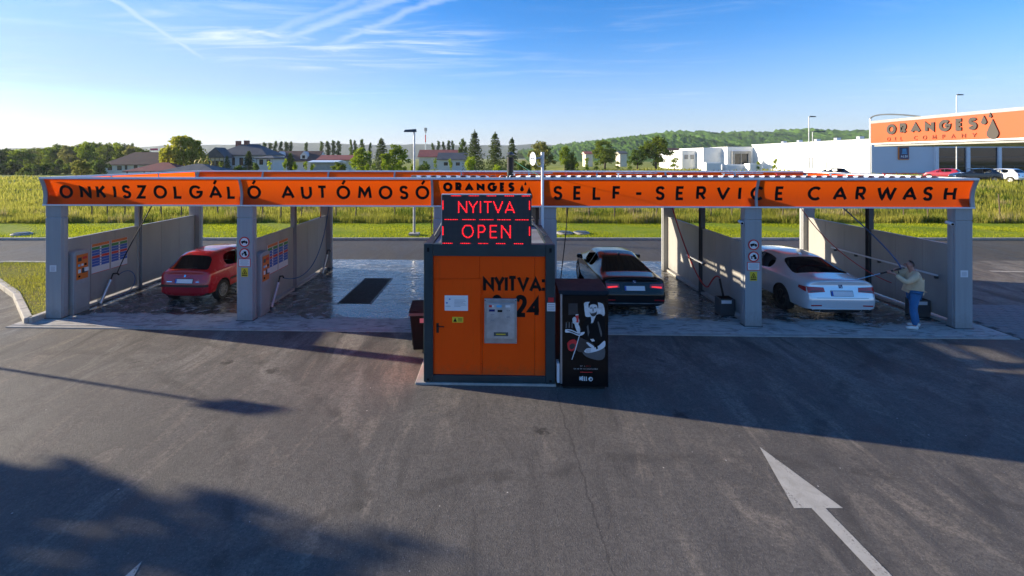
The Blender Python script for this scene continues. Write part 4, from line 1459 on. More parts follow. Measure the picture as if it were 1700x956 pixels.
# wheeled bin
t = thing('wheeled_bin', 'dark brown wheeled bin behind the left edge of the kiosk', 'bin', (-1.36, 10.45, 0), RAD(3))
t.scale = (.9, .9, .97)
mb = MB()
lo = [(-.19, -.22), (.19, -.22), (.19, .24), (-.19, .24)]; hi = [(-.27, -.30), (.27, -.30), (.27, .34), (-.27, .34)]
mb.add([(a, b, .05) for a, b in lo] + [(a, b, .92) for a, b in hi], [(0, 3, 2, 1), (4, 5, 6, 7), (0, 1, 5, 4), (1, 2, 6, 5), (2, 3, 7, 6), (3, 0, 4, 7)])
mb.build('body', 'bin_brown', t, bevel=0.03)
mb = MB(); mb.add([(-.29, -.33, .935), (.29, -.33, .935), (.29, .37, .935), (-.29, .37, .935), (-.28, -.30, .97), (.28, -.30, .97), (.26, .34, 1.04), (-.26, .34, 1.04)],
                  [(0, 3, 2, 1), (4, 5, 6, 7), (0, 1, 5, 4), (1, 2, 6, 5), (2, 3, 7, 6), (3, 0, 4, 7)])
mb.build('lid', 'bin_brown', t, bevel=0.012)
MB().box((-.285, -.325, .86), (.285, -.29, .925)).build('rim', 'print_grey1', t, bevel=0.006)
MB().box((-.02, -.306, .70), (.14, -.293, .80)).build('sticker', 'pink_print', t)
for x in (-.22, .22):
    mb = MB(); mb.lathe([(.0001, -.03), (.10, -.03), (.10, .03), (.0001, .03)], 16, 'x', (x, .25, .10)); mb.build('wheel', 'rubber', t, smooth=True)
mb = MB(); mb.tube([(-.24, .38, .96), (-.24, .43, .96), (.24, .43, .96), (.24, .38, .96)], .014, 8); mb.build('handle', 'bin_brown', t)

# drinks machine with its poster
t = thing('drinks_machine', 'black drinks vending machine with poster of a seated man', 'vending machine', (1.465, 8.64, 0.0), ROT)
MW, MD, MH = .875, .80, 1.76
MB().box((0, .015, .05), (MW, MD, MH)).build('cabinet', 'machine_black', t, bevel=0.015)
mb = MB(); mb.prism([(0.0, MH + .002), (.06, MH + .05), (MD, MH + .09), (MD, MH + .002)], lambda a, b, d: (d, a, b), -.03, MW + .03); mb.build('canopy', 'black_plastic', t, bevel=0.008)
MB().box((.05, .03, 0), (MW - .05, MD - .05, .049)).build('plinth', 'black_plastic', t)
MB().box((-.004, -.012, .10), (.03, .014, MH)).build('door_edge', 'brushed_steel', t)
MB().box((MW - .03, -.012, .05), (MW + .004, .014, MH)).build('door_edge', 'black_gloss', t)
MB().box((-.06, .02, .10), (-.015, .20, .46)).build('side_pocket', 'hi_white', t)
po = MB().box((.031, -.010, .055), (MW - .031, .014, MH - .02)).build('poster', 'black_gloss', t)


def pp(x, y):   # position on the poster, taken from the printed picture
    return (0.0 + (x - 1090) / 362 * MW, MH - .02 - (y - 215) / 632 * (MH - .07))


LAY = [0]


def pprint(name, m, pts, smooth=True):
    LAY[0] += 1
    q = [pp(*p) for p in pts]
    if smooth and len(q) > 4:
        q = catmull(q + [q[0]], 4)[:-1]
    mb = MB(); d_ = .0103 + LAY[0] * .0003
    mb.add([(a, -d_, b) for a, b in q], [tuple(range(len(q)))])
    mb.build(name, m, po, fix=False)


pprint('printed_chair', 'print_skin', [(1268, 270), (1290, 258), (1390, 262), (1420, 285), (1425, 350), (1380, 350), (1290, 362), (1275, 330)])
pprint('printed_chair', 'print_grey1', [(1255, 610), (1330, 600), (1420, 570), (1425, 640), (1380, 662), (1290, 640)])
for k in range(3):
    pprint('printed_bottle', 'print_grey1', [(1130 + k * 22, 400), (1138 + k * 22, 400), (1140 + k * 22, 440), (1128 + k * 22, 440)], False)
pprint('printed_backdrop', 'print_grey2', [(1150, 270), (1220, 268), (1222, 345), (1150, 350)], False)
pprint('printed_jacket', 'letter_black', [(1262, 410), (1300, 365), (1335, 360), (1390, 340), (1425, 375), (1428, 470), (1415, 540), (1330, 548), (1280, 520), (1245, 470)])
pprint('printed_jacket_fold', 'print_grey1', [(1372, 400), (1380, 395), (1405, 470), (1400, 500), (1390, 470)])
pprint('printed_jacket_fold', 'print_grey1', [(1290, 430), (1300, 415), (1310, 470), (1300, 500)], True)
pprint('printed_legs', 'print_grey2', [(1225, 500), (1290, 525), (1350, 560), (1330, 600), (1230, 605), (1205, 570)])
pprint('printed_neck', 'print_skin', [(1318, 335), (1362, 335), (1350, 372), (1333, 405), (1322, 370)])
pprint('printed_shirt', 'hi_white', [(1326, 372), (1340, 368), (1334, 395), (1322, 408)], False)
pprint('printed_face', 'print_skin', [(1308, 285), (1335, 270), (1365, 280), (1372, 310), (1362, 340), (1340, 355), (1322, 348), (1310, 320)])
pprint('printed_beard', 'print_grey2', [(1312, 325), (1325, 338), (1340, 334), (1360, 328), (1366, 318), (1364, 342), (1342, 358), (1322, 350)])
pprint('printed_mouth', 'print_grey1', [(1326, 335), (1348, 333), (1346, 340), (1330, 341)], False)
pprint('printed_hair', 'letter_black', [(1304, 296), (1303, 272), (1320, 254), (1350, 248), (1374, 262), (1377, 300), (1371, 296), (1366, 280), (1340, 273), (1316, 280), (1309, 298)])
pprint('printed_brow', 'letter_black', [(1314, 298), (1332, 296), (1333, 301), (1315, 303)], False)
pprint('printed_brow', 'letter_black', [(1343, 296), (1362, 294), (1362, 300), (1344, 301)], False)
pprint('printed_nose', 'print_grey1', [(1334, 300), (1340, 300), (1343, 322), (1333, 323)], False)
pprint('printed_forearm', 'print_skin', [(1195, 410), (1220, 405), (1238, 440), (1238, 470), (1222, 475), (1205, 440)])
pprint('printed_hand', 'print_skin', [(1180, 375), (1195, 362), (1225, 370), (1232, 395), (1222, 412), (1195, 412), (1182, 398)])
pprint('printed_can', 'red_print', [(1204, 348), (1226, 346), (1228, 400), (1206, 402)], False)
pprint('printed_can_top', 'hi_white', [(1204, 345), (1226, 343), (1226, 350), (1204, 352)], False)
for k in range(3):
    pprint('printed_finger', 'print_skin', [(1182, 372 + k * 12), (1212, 374 + k * 12), (1212, 381 + k * 12), (1182, 381 + k * 12)], False)
pprint('printed_hand', 'hi_white', [(1268, 600), (1290, 580), (1340, 575), (1380, 560), (1425, 525), (1428, 565), (1390, 590), (1340, 605), (1290, 612)])
for k in range(4):
    pprint('printed_finger', 'print_grey1', [(1276 + k * 3, 590 + k * 6), (1320, 582 + k * 7), (1320, 584 + k * 7), (1276 + k * 3, 592 + k * 6)], False)
pprint('printed_finger', 'hi_white', [(1285, 540), (1300, 538), (1345, 565), (1335, 578), (1310, 565)])
pprint('printed_watch', 'letter_black', [(1355, 560), (1368, 555), (1376, 580), (1362, 586)], False)
pprint('printed_buckle', 'hi_white', [(1315, 515), (1340, 512), (1352, 528), (1330, 532)])
pprint('printed_handlebar', 'hi_white', [(1126, 448), (1170, 450), (1225, 470), (1272, 465), (1260, 485), (1225, 492), (1170, 472), (1126, 470)])
pprint('printed_handlebar', 'letter_black', [(1135, 456), (1170, 458), (1220, 477), (1245, 476), (1225, 484), (1170, 466)])
pprint('printed_lamp', 'red_print', [(1140, 545), (1160, 525), (1195, 518), (1215, 540), (1205, 580), (1175, 600), (1148, 588)])
pprint('printed_lamp', 'print_grey2', [(1155, 560), (1180, 545), (1200, 555), (1190, 580), (1165, 585)])
pprint('printed_fork', 'hi_white', [(1232, 485), (1238, 486), (1205, 590), (1178, 660), (1173, 658), (1198, 590)], False)
PF = lambda a, b, d: (a, -.012 - d, b)
for txt, xa, xb, yy, h, m in (('EZ A', 1240, 1276, 706, .016, 'hi_white'), ('HELL', 1284, 1320, 706, .016, 'red_print'), ('EZ AZ EN', 1192, 1252, 726, .017, 'hi_white'), ('VALASZTASOM', 1260, 1372, 726, .017, 'hi_white'),):
    a, b = pp(xa, yy); a2, _ = pp(xb, yy)
    m_ = MB()
    text_line(txt, a, a2, b, h, .005, PF, m, po, .001, .9, d0=.0012, single=m_)
    m_.build('printed_words', m, po)
pprint('printed_words', 'red_print', [(1238, 742), (1332, 742), (1332, 747), (1238, 747)], False)
a, b = pp(1234, 805); a2, _ = pp(1296, 805)
text_line('HELL', a, a2, b, .085, .017, PF, 'hi_white', po, .001, .60, d0=.0012)
cx, cy = pp(1319, 793)
mb = MB(); mb.prism([(cx + .040 * math.cos(k * .314), cy + .040 * math.sin(k * .314)) for k in range(20)], PF, .0005, .001); mb.build('printed_emblem', 'hi_white', po)
mb = MB(); mb.prism([(cx - .025, cy - .02), (cx + .0, cy - .002), (cx - .012, cy + .02), (cx + .026, cy + .012), (cx + .02, cy - .024)], PF, .0012, .002); mb.build('printed_emblem', 'letter_black', po)

# ================================================================= CARS
mat('car_glass', (0.006, 0.008, 0.010), 0.03, 0, 0, spec=0.35)
mat('car_black', (0.012, 0.012, 0.013), 0.5, 0, 0)
mat('lamp_red', (0.46, 0.008, 0.012), 0.12, 0, 0.2, 14, coat=0.6)
mat('lamp_lit', (0.4, 0.01, 0.01), 0.2, 0, 0, emit=(1.0, 0.03, 0.03), estr=0.35)
mat('lamp_dark', (0.10, 0.004, 0.006), 0.10, 0, 0.2, 14, coat=0.6)
mat('plate_white', (0.75, 0.76, 0.78), 0.4, 0, 0)
mat('alloy', (0.45, 0.46, 0.48), 0.3, 0.8, 0.05)
mat('alloy_dark', (0.05, 0.05, 0.055), 0.3, 0.5, 0.05)
mat('paint_red', (0.40, 0.006, 0.018), 0.25, 0, 0.03, coat=0.8)
mat('paint_black', (0.004, 0.0045, 0.006), 0.15, 0, 0.0, spec=0.4, coat=0.15)
mat('paint_white', (0.80, 0.82, 0.84), 0.20, 0.3, 0.02, coat=1.0)
mat('paint_navy', (0.012, 0.017, 0.028), 0.25, 0, 0.0, coat=0.8)
mat('paint_carmine', (0.33, 0.02, 0.04), 0.3, 0, 0.0, coat=0.8)


def station(x, w, zs, zt, cabin=None, zb=.22, zm=.56):
    """half section of a car body: ten points from underside centre to roof centre"""
    ws = w - .035
    if cabin is None:
        k = zt - zs
        up = [(ws - .025, zs + .35 * k), (ws - .12, zs + .72 * k), (ws - .28, zs + .92 * k), (ws * .42, zt), (0, zt + .008)]
    else:
        up = [(ws - .035, zs + .03), (cabin + .035, zt - .085), (cabin - .05, zt - .022), (cabin * .5, zt - .002), (0, zt + .006)]
    return [(x, y, z) for y, z in [(0, zb), (w * .78, zb), (w * .965, zb + .11), (w, zm), (ws, zs)] + up]


def car(name, label, spec, paint, loc, rz, detail, group=None):
    st = spec['st']
    rows = [station(*s) for s in st]
    if 'dx0' in spec:
        rows[0] = [(p[0] + d, p[1], p[2]) for p, d in zip(rows[0], spec['dx0'])]
    if 'dx1' in spec:
        rows[-1] = [(p[0] - d, p[1], p[2]) for p, d in zip(rows[-1], spec['dx1'])]
    NR = 10
    vs = []; idx = {}
    for i, r in enumerate(rows):
        for j, p in enumerate(r):
            idx[i, j, 1] = len(vs); vs.append(p)
            if 0 < j < 9:
                idx[i, j, -1] = len(vs); vs.append((p[0], -p[1], p[2]))
            else:
                idx[i, j, -1] = idx[i, j, 1]
    fs = []; ms = []
    rg, wsr, sides, pil = spec['rear_glass'], spec['windshield'], spec['side_glass'], spec['pillar']
    for i in range(len(rows) - 1):
        for j in range(9):
            for s in (1, -1):
                q = (idx[i, j, s], idx[i + 1, j, s], idx[i + 1, j + 1, s], idx[i, j + 1, s])
                fs.append(q if s > 0 else q[::-1])
                m = 0
                if j >= 6 and (i in rg or i in wsr): m = 2 if i in rg else 3
                if j == 5 and i in sides: m = 4
                if j == 5 and i in pil: m = 1
                if j <= 1: m = 1
                ms.append(m)
    for i in (0, len(rows) - 1):
        for j in range(9):
            a, b, c, d = idx[i, j, 1], idx[i, j + 1, 1], idx[i, j + 1, -1], idx[i, j, -1]
            f = []
            for q in (a, b, c, d):
                if q not in f: f.append(q)
            if len(f) > 2:
                fs.append(tuple(f) if i == 0 else tuple(f[::-1])); ms.append(1 if j == 0 else 0)
    me = bpy.data.meshes.new('tmp'); me.from_pydata(vs, [], fs)
    for m in (paint, 'car_black', 'car_glass', 'car_glass', 'car_glass'):
        me.materials.append(MATS[m])
    me.polygons.foreach_set('material_index', ms)
    bm = bmesh.new(); bm.from_mesh(me)
    bmesh.ops.recalc_face_normals(bm, faces=bm.faces)
    cr = bm.edges.layers.float.new('crease_edge')
    for e in bm.edges:
        mm = {f.material_index for f in e.link_faces}
        if len(mm) > 1: e[cr] = 0.75
    # shoulder line and bumper edge stay crisp
    bm.verts.ensure_lookup_table()
    sharp = {idx[i, 4, s] for i in range(len(rows)) for s in (1, -1)}
    for e in bm.edges:
        if e.verts[0].index in sharp and e.verts[1].index in sharp: e[cr] = max(e[cr], 0.45)
    for e in bm.edges:
        if all(v.index in {idx[0, j, s] for j in range(10) for s in (1, -1)} for v in e.verts): e[cr] = max(e[cr], spec.get('rear_crease', 0.25))
    bm.to_mesh(me); bm.free()
    tmp = bpy.data.objects.new('tmp', me); COL.objects.link(tmp)
    ss = tmp.modifiers.new('s', 'SUBSURF'); ss.levels = 3; ss.render_levels = 3
    cut = []
    R = spec['wheel_r']; w0 = spec['track']
    mbw = MB()
    for wx in spec['axles']:
        for s in (1, -1):
            mbw.lathe([(.0001, 0), (R + .045, 0), (R + .045, s * .5), (.0001, s * .5)], 28, 'y', (wx, s * (w0 - .26), R + .01))
    cu = mbw.build('cut', 'car_black')
    bo = tmp.modifiers.new('b', 'BOOLEAN'); bo.operation = 'DIFFERENCE'; bo.object = cu; bo.solver = 'EXACT'
    bo.material_mode = 'TRANSFER'
    dg = bpy.context.evaluated_depsgraph_get()
    full = bpy.data.meshes.new_from_object(tmp.evaluated_get(dg))
    bpy.data.objects.remove(tmp); bpy.data.objects.remove(cu)
    root = thing(name, label, 'car', loc, rz, group)
    bm = bmesh.new(); bm.from_mesh(full)
    bmesh.ops.remove_doubles(bm, verts=bm.verts, dist=0.0002)
    bvh = BVHTree.FromBMesh(bm)
    nm = {0: 'body', 1: 'underbody_trim', 2: 'rear_window', 3: 'windscreen', 4: 'side_window'}
    nmat = len(full.materials)
    for mi in range(nmat):
        keep = [f for f in bm.faces if f.material_index == mi]
        if not keep: continue
        sub = bm.copy()
        bmesh.ops.delete(sub, geom=[f for f in sub.faces if f.material_index != mi], context='FACES')
        groups = [None]
        if mi == 4:
            groups = [1, -1]
        for gk in groups:
            s2 = sub
            if gk:
                s2 = sub.copy()
                bmesh.ops.delete(s2, geom=[f for f in s2.faces if f.calc_center_median().y * gk < 0], context='FACES')
            m2 = bpy.data.meshes.new(nm.get(mi, 'wheel_arch')); s2.to_mesh(m2)
            m2.materials.append(full.materials[mi])
            m2.polygons.foreach_set('material_index', [0] * len(m2.polygons))
            m2.polygons.foreach_set('use_smooth', [True] * len(m2.polygons))
            m2.set_sharp_from_angle(angle=RAD(50))
            m2.update()
            mobj(nm.get(mi, 'wheel_arch'), m2, root)
            if gk: s2.free()
        sub.free()
    bm.free()

    def patch(pname, corners, m, parent=root, side=0, n=(8, 5), off=.006, skirt=.02):
        """a lamp or plate laid on the body: corners (lower-left, lower-right, upper-right, upper-left) seen from outside;
        side 0 = rear face in (y, z), +1/-1 = left/right flank in (x, z)"""
        mb_ = MB(); P = []
        for j in range(n[1] + 1):
            for i in range(n[0] + 1):
                a = i / n[0]; b = j / n[1]
                x = (corners[0][0] * (1 - a) + corners[1][0] * a) * (1 - b) + (corners[3][0] * (1 - a) + corners[2][0] * a) * b
                z = (corners[0][1] * (1 - a) + corners[1][1] * a) * (1 - b) + (corners[3][1] * (1 - a) + corners[2][1] * a) * b
                if side == 0:
                    h = bvh.ray_cast(Vector((-2, x, z)), Vector((1, 0, 0)))
                    q = h[0] if h[0] is not None else Vector((.1, x, z))
                    P.append((q.x - off, x, z)); dirv = Vector((1, 0, 0))
                elif side == 2:
                    h = bvh.ray_cast(Vector((spec['st'][-1][0] + 2, x, z)), Vector((-1, 0, 0)))
                    q = h[0] if h[0] is not None else Vector((spec['st'][-1][0], x, z))
                    P.append((q.x + off, x, z)); dirv = Vector((-1, 0, 0))
                else:
                    h = bvh.ray_cast(Vector((x, 2 * side, z)), Vector((0, -side, 0)))
                    q = h[0] if h[0] is not None else Vector((x, side * .7, z))
                    P.append((x, q.y + side * off, z)); dirv = Vector((0, -side, 0))
        W_ = n[0] + 1
        fs_ = [(j * W_ + i, j * W_ + i + 1, (j + 1) * W_ + i + 1, (j + 1) * W_ + i) for j in range(n[1]) for i in range(n[0])]
        rim = [i for i in range(W_)] + [j * W_ + n[0] for j in range(1, n[1] + 1)] + [n[1] * W_ + i for i in range(n[0] - 1, -1, -1)] + [j * W_ for j in range(n[1] - 1, 0, -1)]
        base = len(P)
        P += [tuple(Vector(P[k]) + dirv * skirt) for k in rim]
        L_ = len(rim)
        for k in range(L_):
            fs_.append((rim[k], rim[(k + 1) % L_], base + (k + 1) % L_, base + k))
        mb_.add(P, fs_)
        return mb_.build(pname, m, parent, smooth=True)

    # wheels
    tyre = MB(); tyre.lathe([(R * .68, -.09), (R * .93, -.10), (R, -.075), (R, .075), (R * .93, .10), (R * .68, .09), (R * .68, -.09)], 28, 'y')
    rim_ = MB(); rim_.lathe([(R * .67, -.085), (R * .67, .092), (R * .60, .088), (R * .58, .02), (.0001, .015)], 28, 'y')
    ns = spec.get('spokes', 10)
    for k in range(ns):
        a = k * 2 * math.pi / ns
        M = Matrix.Rotation(a, 3, 'Y')
        b_ = MB().box((.0, .03, -R * .055), (R * .62, .078, R * .055))
        rim_.add([M @ Vector(p) for p in b_.v], b_.f)
    rim_.lathe([(.0001, .085), (R * .14, .083), (R * .15, .03)], 12, 'y')
    tm = rm = None
    for wx in spec['axles']:
        for s in (1, -1):
            w = bpy.data.objects.new('wheel', None); COL.objects.link(w); w.parent = root
            w.location = (wx, s * (w0 - .105), R); w.rotation_euler = (0, 0, 0 if s > 0 else math.pi)
            if tm is None:
                a = tyre.build('tyre', 'rubber', w, smooth=True); b = rim_.build('rim', spec.get('rim', 'alloy'), w, smooth=True); tm, rm = a.data, b.data
            else:
                mobj('tyre', tm, w); mobj('rim', rm, w)
    # mirrors
    mx, mz = spec['mirror']
    for s in (1, -1):
        mb_ = MB(); mb_.add([(mx - .10, s * (w0 - .03), mz), (mx + .06, s * (w0 - .03), mz), (mx + .04, s * (w0 + .17), mz + .03), (mx - .08, s * (w0 + .17), mz + .03),
                            (mx - .10, s * (w0 - .0), mz + .15), (mx + .04, s * (w0 - .0), mz + .15), (mx + .01, s * (w0 + .16), mz + .14), (mx - .08, s * (w0 + .16), mz + .14)],
                           [(0, 3, 2, 1), (4, 5, 6, 7), (0, 1, 5, 4), (1, 2, 6, 5), (2, 3, 7, 6), (3, 0, 4, 7)])
        mo = mb_.build('mirror', paint, root, smooth=True, bevel=0.03)
    detail(root, patch, paint)
    return root


def plate(patch, root, y0, y1, z0, z1):
    patch('plate_frame', [(y1 + .012, z0 - .012), (y0 - .012, z0 - .012), (y0 - .012, z1 + .012), (y1 + .012, z1 + .012)], 'car_black', root, 0, (2, 2), .010)
    p = patch('number_plate', [(y1, z0), (y0, z0), (y0, z1), (y1, z1)], 'plate_white', root, 0, (2, 2), .014)
    patch('plate_band', [(y1, z0 + .004), (y1 - .045, z0 + .004), (y1 - .045, z1 - .004), (y1, z1 - .004)], 'blue_print', p, 0, (1, 1), .0165, .004)


HATCH = dict(st=[(0.0, .70, .82, .93, None, .24), (0.08, .775, .87, .975, None), (0.16, .79, .885, 1.0, None), (0.50, .81, .90, 1.345, .50), (0.72, .815, .90, 1.405, .535), (0.80, .818, .90, 1.415, .545),
                 (1.52, .826, .895, 1.43, .56), (1.58, .826, .895, 1.43, .56), (2.25, .82, .885, 1.37, .53), (2.95, .81, .87, .99, None), (3.35, .79, .80, .91, None), (3.68, .74, .68, .78, None), (3.83, .60, .56, .62, None)],
             dx0=[.10, .08, .0, -.045, .05, .07, .07, .07, .07, .07], dx1=[.08, .08, .02, 0, 0, 0, 0, 0, 0, 0],
             rear_glass=(2,), windshield=(8,), side_glass=(5, 7), pillar=(6,), axles=(.62, 3.06), wheel_r=.295, track=.815, mirror=(2.35, .92), spokes=9)
SEDAN = dict(st=[(0.0, .83, .90, 1.05, None, .24, .58), (0.07, .905, .945, 1.085, None), (0.40, .925, .955, 1.095, None), (0.74, .934, .96, 1.11, None), (1.50, .934, .96, 1.405, .555), (1.62, .934, .96, 1.43, .57),
                 (2.26, .934, .955, 1.47, .60), (2.34, .934, .955, 1.473, .60), (3.12, .934, .945, 1.425, .575), (3.95, .925, .93, 1.04, None), (4.4, .90, .86, .97, None), (4.78, .84, .72, .84, None), (4.94, .68, .56, .64, None)],
             dx0=[.14, .10, .01, -.05, .045, .06, .06, .05, .05, .05], dx1=[.08, .08, .02, 0, 0, 0, 0, 0, 0, 0],
             rear_glass=(3,), windshield=(8,), side_glass=(5, 7), pillar=(6,), axles=(1.06, 4.04), wheel_r=.345, track=.925, mirror=(3.25, .98), spokes=10, rim='alloy_dark', rear_crease=.5)
COUPE = dict(st=[(0.0, .79, .87, 1.00, None, .24, .56), (0.07, .86, .91, 1.035, None), (0.40, .88, .915, 1.04, None), (0.70, .89, .92, 1.05, None), (1.52, .89, .92, 1.31, .52), (1.66, .89, .92, 1.335, .535),
                 (2.05, .89, .915, 1.37, .555), (2.10, .89, .915, 1.373, .555), (2.85, .885, .905, 1.335, .54), (3.62, .88, .88, .99, None), (4.05, .86, .80, .91, None), (4.42, .80, .68, .78, None), (4.58, .64, .54, .60, None)],
             dx0=[.14, .10, .01, -.05, .04, .055, .05, .04, .04, .04], dx1=[.08, .08, .02, 0, 0, 0, 0, 0, 0, 0],
             rear_glass=(3,), windshield=(8,), side_glass=(5, 7), pillar=(6,), axles=(1.0, 3.76), wheel_r=.33, track=.88, mirror=(2.98, .93), spokes=10, rear_crease=.5)
import copy as _copy
SUV = _copy.deepcopy(HATCH)
SUV['st'] = [(x * 1.12, w * 1.08, zs * 1.14, zt * 1.13, (None if c[0] is None else c[0] * 1.12), .28) for (x, w, zs, zt, *c) in HATCH['st']]
SUV['axles'] = (.70, 3.42); SUV['wheel_r'] = .33; SUV['track'] = .88; SUV['mirror'] = (2.62, 1.05)


def det_red(root, patch, paint):
    for s in (1, -1):
        patch('tail_lamp', [(s * .70, .70), (s * .50, .74), (s * .58, .90), (s * .73, .94)], 'lamp_red', root, 0)
        patch('tail_lamp', [(.06, .72), (.26, .78), (.30, .92), (.14, .93)], 'lamp_red', root, s)
        patch('door_handle', [(1.45, .80), (1.62, .80), (1.62, .84), (1.45, .84)], 'car_black', root, s, (3, 1), .02)
        patch('side_strip', [(.95, .52), (2.75, .52), (2.75, .57), (.95, .57)], 'car_black', root, s, (12, 1), .012)
        patch('sill', [(.98, .25), (2.70, .25), (2.70, .32), (.98, .32)], 'car_black', root, s, (10, 1), .008)
    patch('bumper_strip', [(.72, .52), (-.72, .52), (-.72, .585), (.72, .585)], 'car_black', root, 0, (16, 1), .016)
    plate(patch, root, -.26, .26, .635, .745)
    e = patch('emblem', [(.025, .80), (-.025, .80), (-.022, .86), (.022, .86)], 'chrome', root, 0, (2, 2), .012)
    patch('badge', [(.52, .66), (.36, .66), (.36, .68), (.52, .68)], 'chrome', root, 0, (2, 1), .008)
    patch('badge', [(-.36, .66), (-.46, .66), (-.46, .68), (-.36, .68)], 'chrome', root, 0, (2, 1), .008)
    patch('hatch_joint', [(.56, .605), (-.56, .605), (-.56, .613), (.56, .613)], 'car_black', root, 0, (14, 1), .003)
    mb = MB(); mb.tube([(.115, .0, 1.035), (.14, -.30, 1.05)], .009, 6); mb.build('wiper', 'car_black', root)
    mb = MB(); mb.tube([(.70, 0, 1.42), (.55, 0, 1.58)], .006, 6); mb.build('aerial', 'car_black', root)


def det_bmw(lamps, zpl, dark=False):
    def f(root, patch, paint):
        for s in (1, -1):
            o = patch('tail_lamp', [(s * lamps[0], lamps[2]), (s * lamps[1], lamps[2] + .03), (s * (lamps[1] + .02), lamps[3]), (s * (lamps[0] + .01), lamps[3] + .02)], 'lamp_red', root, 0, (10, 5), .008)
            patch('lamp_inner', [(s * (lamps[0] - .04), lamps[2] + .02), (s * (lamps[1] + .05), lamps[2] + .045), (s * (lamps[1] + .06), lamps[2] + .075), (s * (lamps[0] - .04), lamps[2] + .06)], 'lamp_lit' if dark else 'lamp_dark', o, 0, (8, 2), .011, .004)
            patch('tail_lamp', [(.07, lamps[2] + .02), (.34, lamps[2] + .07), (.32, lamps[3]), (.09, lamps[3] + .01)], 'lamp_red', root, s, (8, 4), .008)
            for hx in ((1.75, 2.75) if not dark else (2.0,)):
                patch('door_handle', [(hx, .82), (hx + .2, .82), (hx + .2, .85), (hx, .85)], paint, root, s, (3, 1), .025)
            patch('reflector', [(s * .78, .42), (s * .52, .43), (s * .52, .46), (s * .79, .455)], 'lamp_red', root, 0, (6, 1), .006)
            patch('exhaust', [(s * .70, .27), (s * .54, .27), (s * .54, .33), (s * .70, .33)], 'car_black', root, 0, (4, 3), .012)
            # chrome line round the side windows
            patch('sill', [(1.52, .27), (3.5, .27), (3.5, .32), (1.52, .32)], 'car_black' if dark else paint, root, s, (10, 1), .010)
        plate(patch, root, -.27, .27, zpl, zpl + .115)
        patch('plate_recess', [(.36, zpl - .02), (-.36, zpl - .02), (-.34, zpl + .15), (.34, zpl + .15)], paint, root, 0, (6, 4), .002)
        # emblem, a ringed disc
        em = patch('emblem', [(.045, zpl + .185), (-.045, zpl + .185), (-.045, zpl + .265), (.045, zpl + .265)], 'sign_navy', root, 0, (3, 3), .010)
        patch('emblem_quarter', [(.03, zpl + .228), (.002, zpl + .228), (.002, zpl + .25), (.03, zpl + .25)], 'hi_white', em, 0, (1, 1), .0125, .003)
        patch('emblem_quarter', [(-.002, zpl + .2), (-.03, zpl + .2), (-.03, zpl + .222), (-.002, zpl + .222)], 'hi_white', em, 0, (1, 1), .0125, .003)
        patch('boot_joint', [(.66, zpl - .06), (-.66, zpl - .06), (-.66, zpl - .052), (.66, zpl - .052)], 'car_black', root, 0, (14, 1), .003)
        patch('bumper_trim', [(.74, .335), (-.74, .335), (-.76, .36), (.76, .36)], 'chrome' if dark else paint, root, 0, (16, 1), .010)
        patch('diffuser', [(.50, .25), (-.50, .25), (-.52, .32), (.52, .32)], 'car_black', root, 0, (10, 2), .008)
        mb = MB(); mb.add([(1.62, -.035, spec_roof(root) - .01), (1.62, .035, spec_roof(root) - .01), (1.80, .03, spec_roof(root) + .005), (1.80, -.03, spec_roof(root) + .005), (1.64, 0, spec_roof(root) + .05), (1.80, 0, spec_roof(root) + .012)],
                          [(0, 1, 4), (1, 2, 5, 4), (2, 3, 5), (3, 0, 4, 5), (0, 3, 2, 1)])
        mb.build('aerial_fin', paint, root, smooth=True)
    return f


def spec_roof(root):
    return 1.445 if 'white' in root['label'] else 1.35


def det_far(root, patch, paint):
    for s in (1, -1):
        patch('tail_lamp', [(s * .72, .80), (s * .56, .82), (s * .60, 1.0), (s * .74, 1.02)], 'lamp_red', root, 0)
        patch('head_lamp', [(s * .66, .66), (s * .44, .64), (s * .46, .76), (s * .66, .80)], 'chrome', root, 2, (4, 3), .01)
    plate(patch, root, -.26, .26, .68, .79)


H90 = RAD(90) + ROT
car('hatchback_car', 'dark red hatchback parked in the leftmost wash bay', HATCH, 'paint_red', (-8.66, 13.48, .028), H90 + RAD(-1.5), det_red)
car('coupe_car', 'black two-door coupe in the bay right of the kiosk', COUPE, 'paint_black', (4.12, 12.50, .028), H90, det_bmw((.76, .40, .74, .86), .70, True))
car('sedan_car', 'white sedan being washed in the rightmost bay', SEDAN, 'paint_white', (9.33, 12.02, .028), H90, det_bmw((.84, .42, .76, .90), .70))
car('hatchback_car', 'dark hatchback in side view before the long white shop wall', HATCH, 'paint_navy', (50.4, 64, 1.47), RAD(170), det_far)
car('hatchback_car', 'small dark red car parked before the shop windows', HATCH, 'paint_carmine', (63.2, 61, 1.47), RAD(120), det_far)
car('utility_car', 'dark utility car parked right of the small red one', SUV, 'paint_navy', (60.6, 54.5, 1.47), RAD(160), det_far)
car('estate_car', 'white car cut by the right edge of the picture', SUV, 'paint_white', (61.5, 52.6, 1.47), RAD(100), det_far)

# ================================================================= THE MAN
mat('skin', (0.50, 0.235, 0.17), 0.55, 0, 0.12, 9)
mat('hair_dark', (0.06, 0.04, 0.032), 0.8, 0, 0.2, 20)
mat('jacket_beige', (0.72, 0.53, 0.33), 0.85, 0, 0.10, 6, 0.3, 18)
mat('jeans_blue', (0.03, 0.15, 0.34), 0.85, 0, 0.18, 5, 0.3, 25)
mat('shoe_white', (0.72, 0.71, 0.67), 0.6, 0, 0.05)


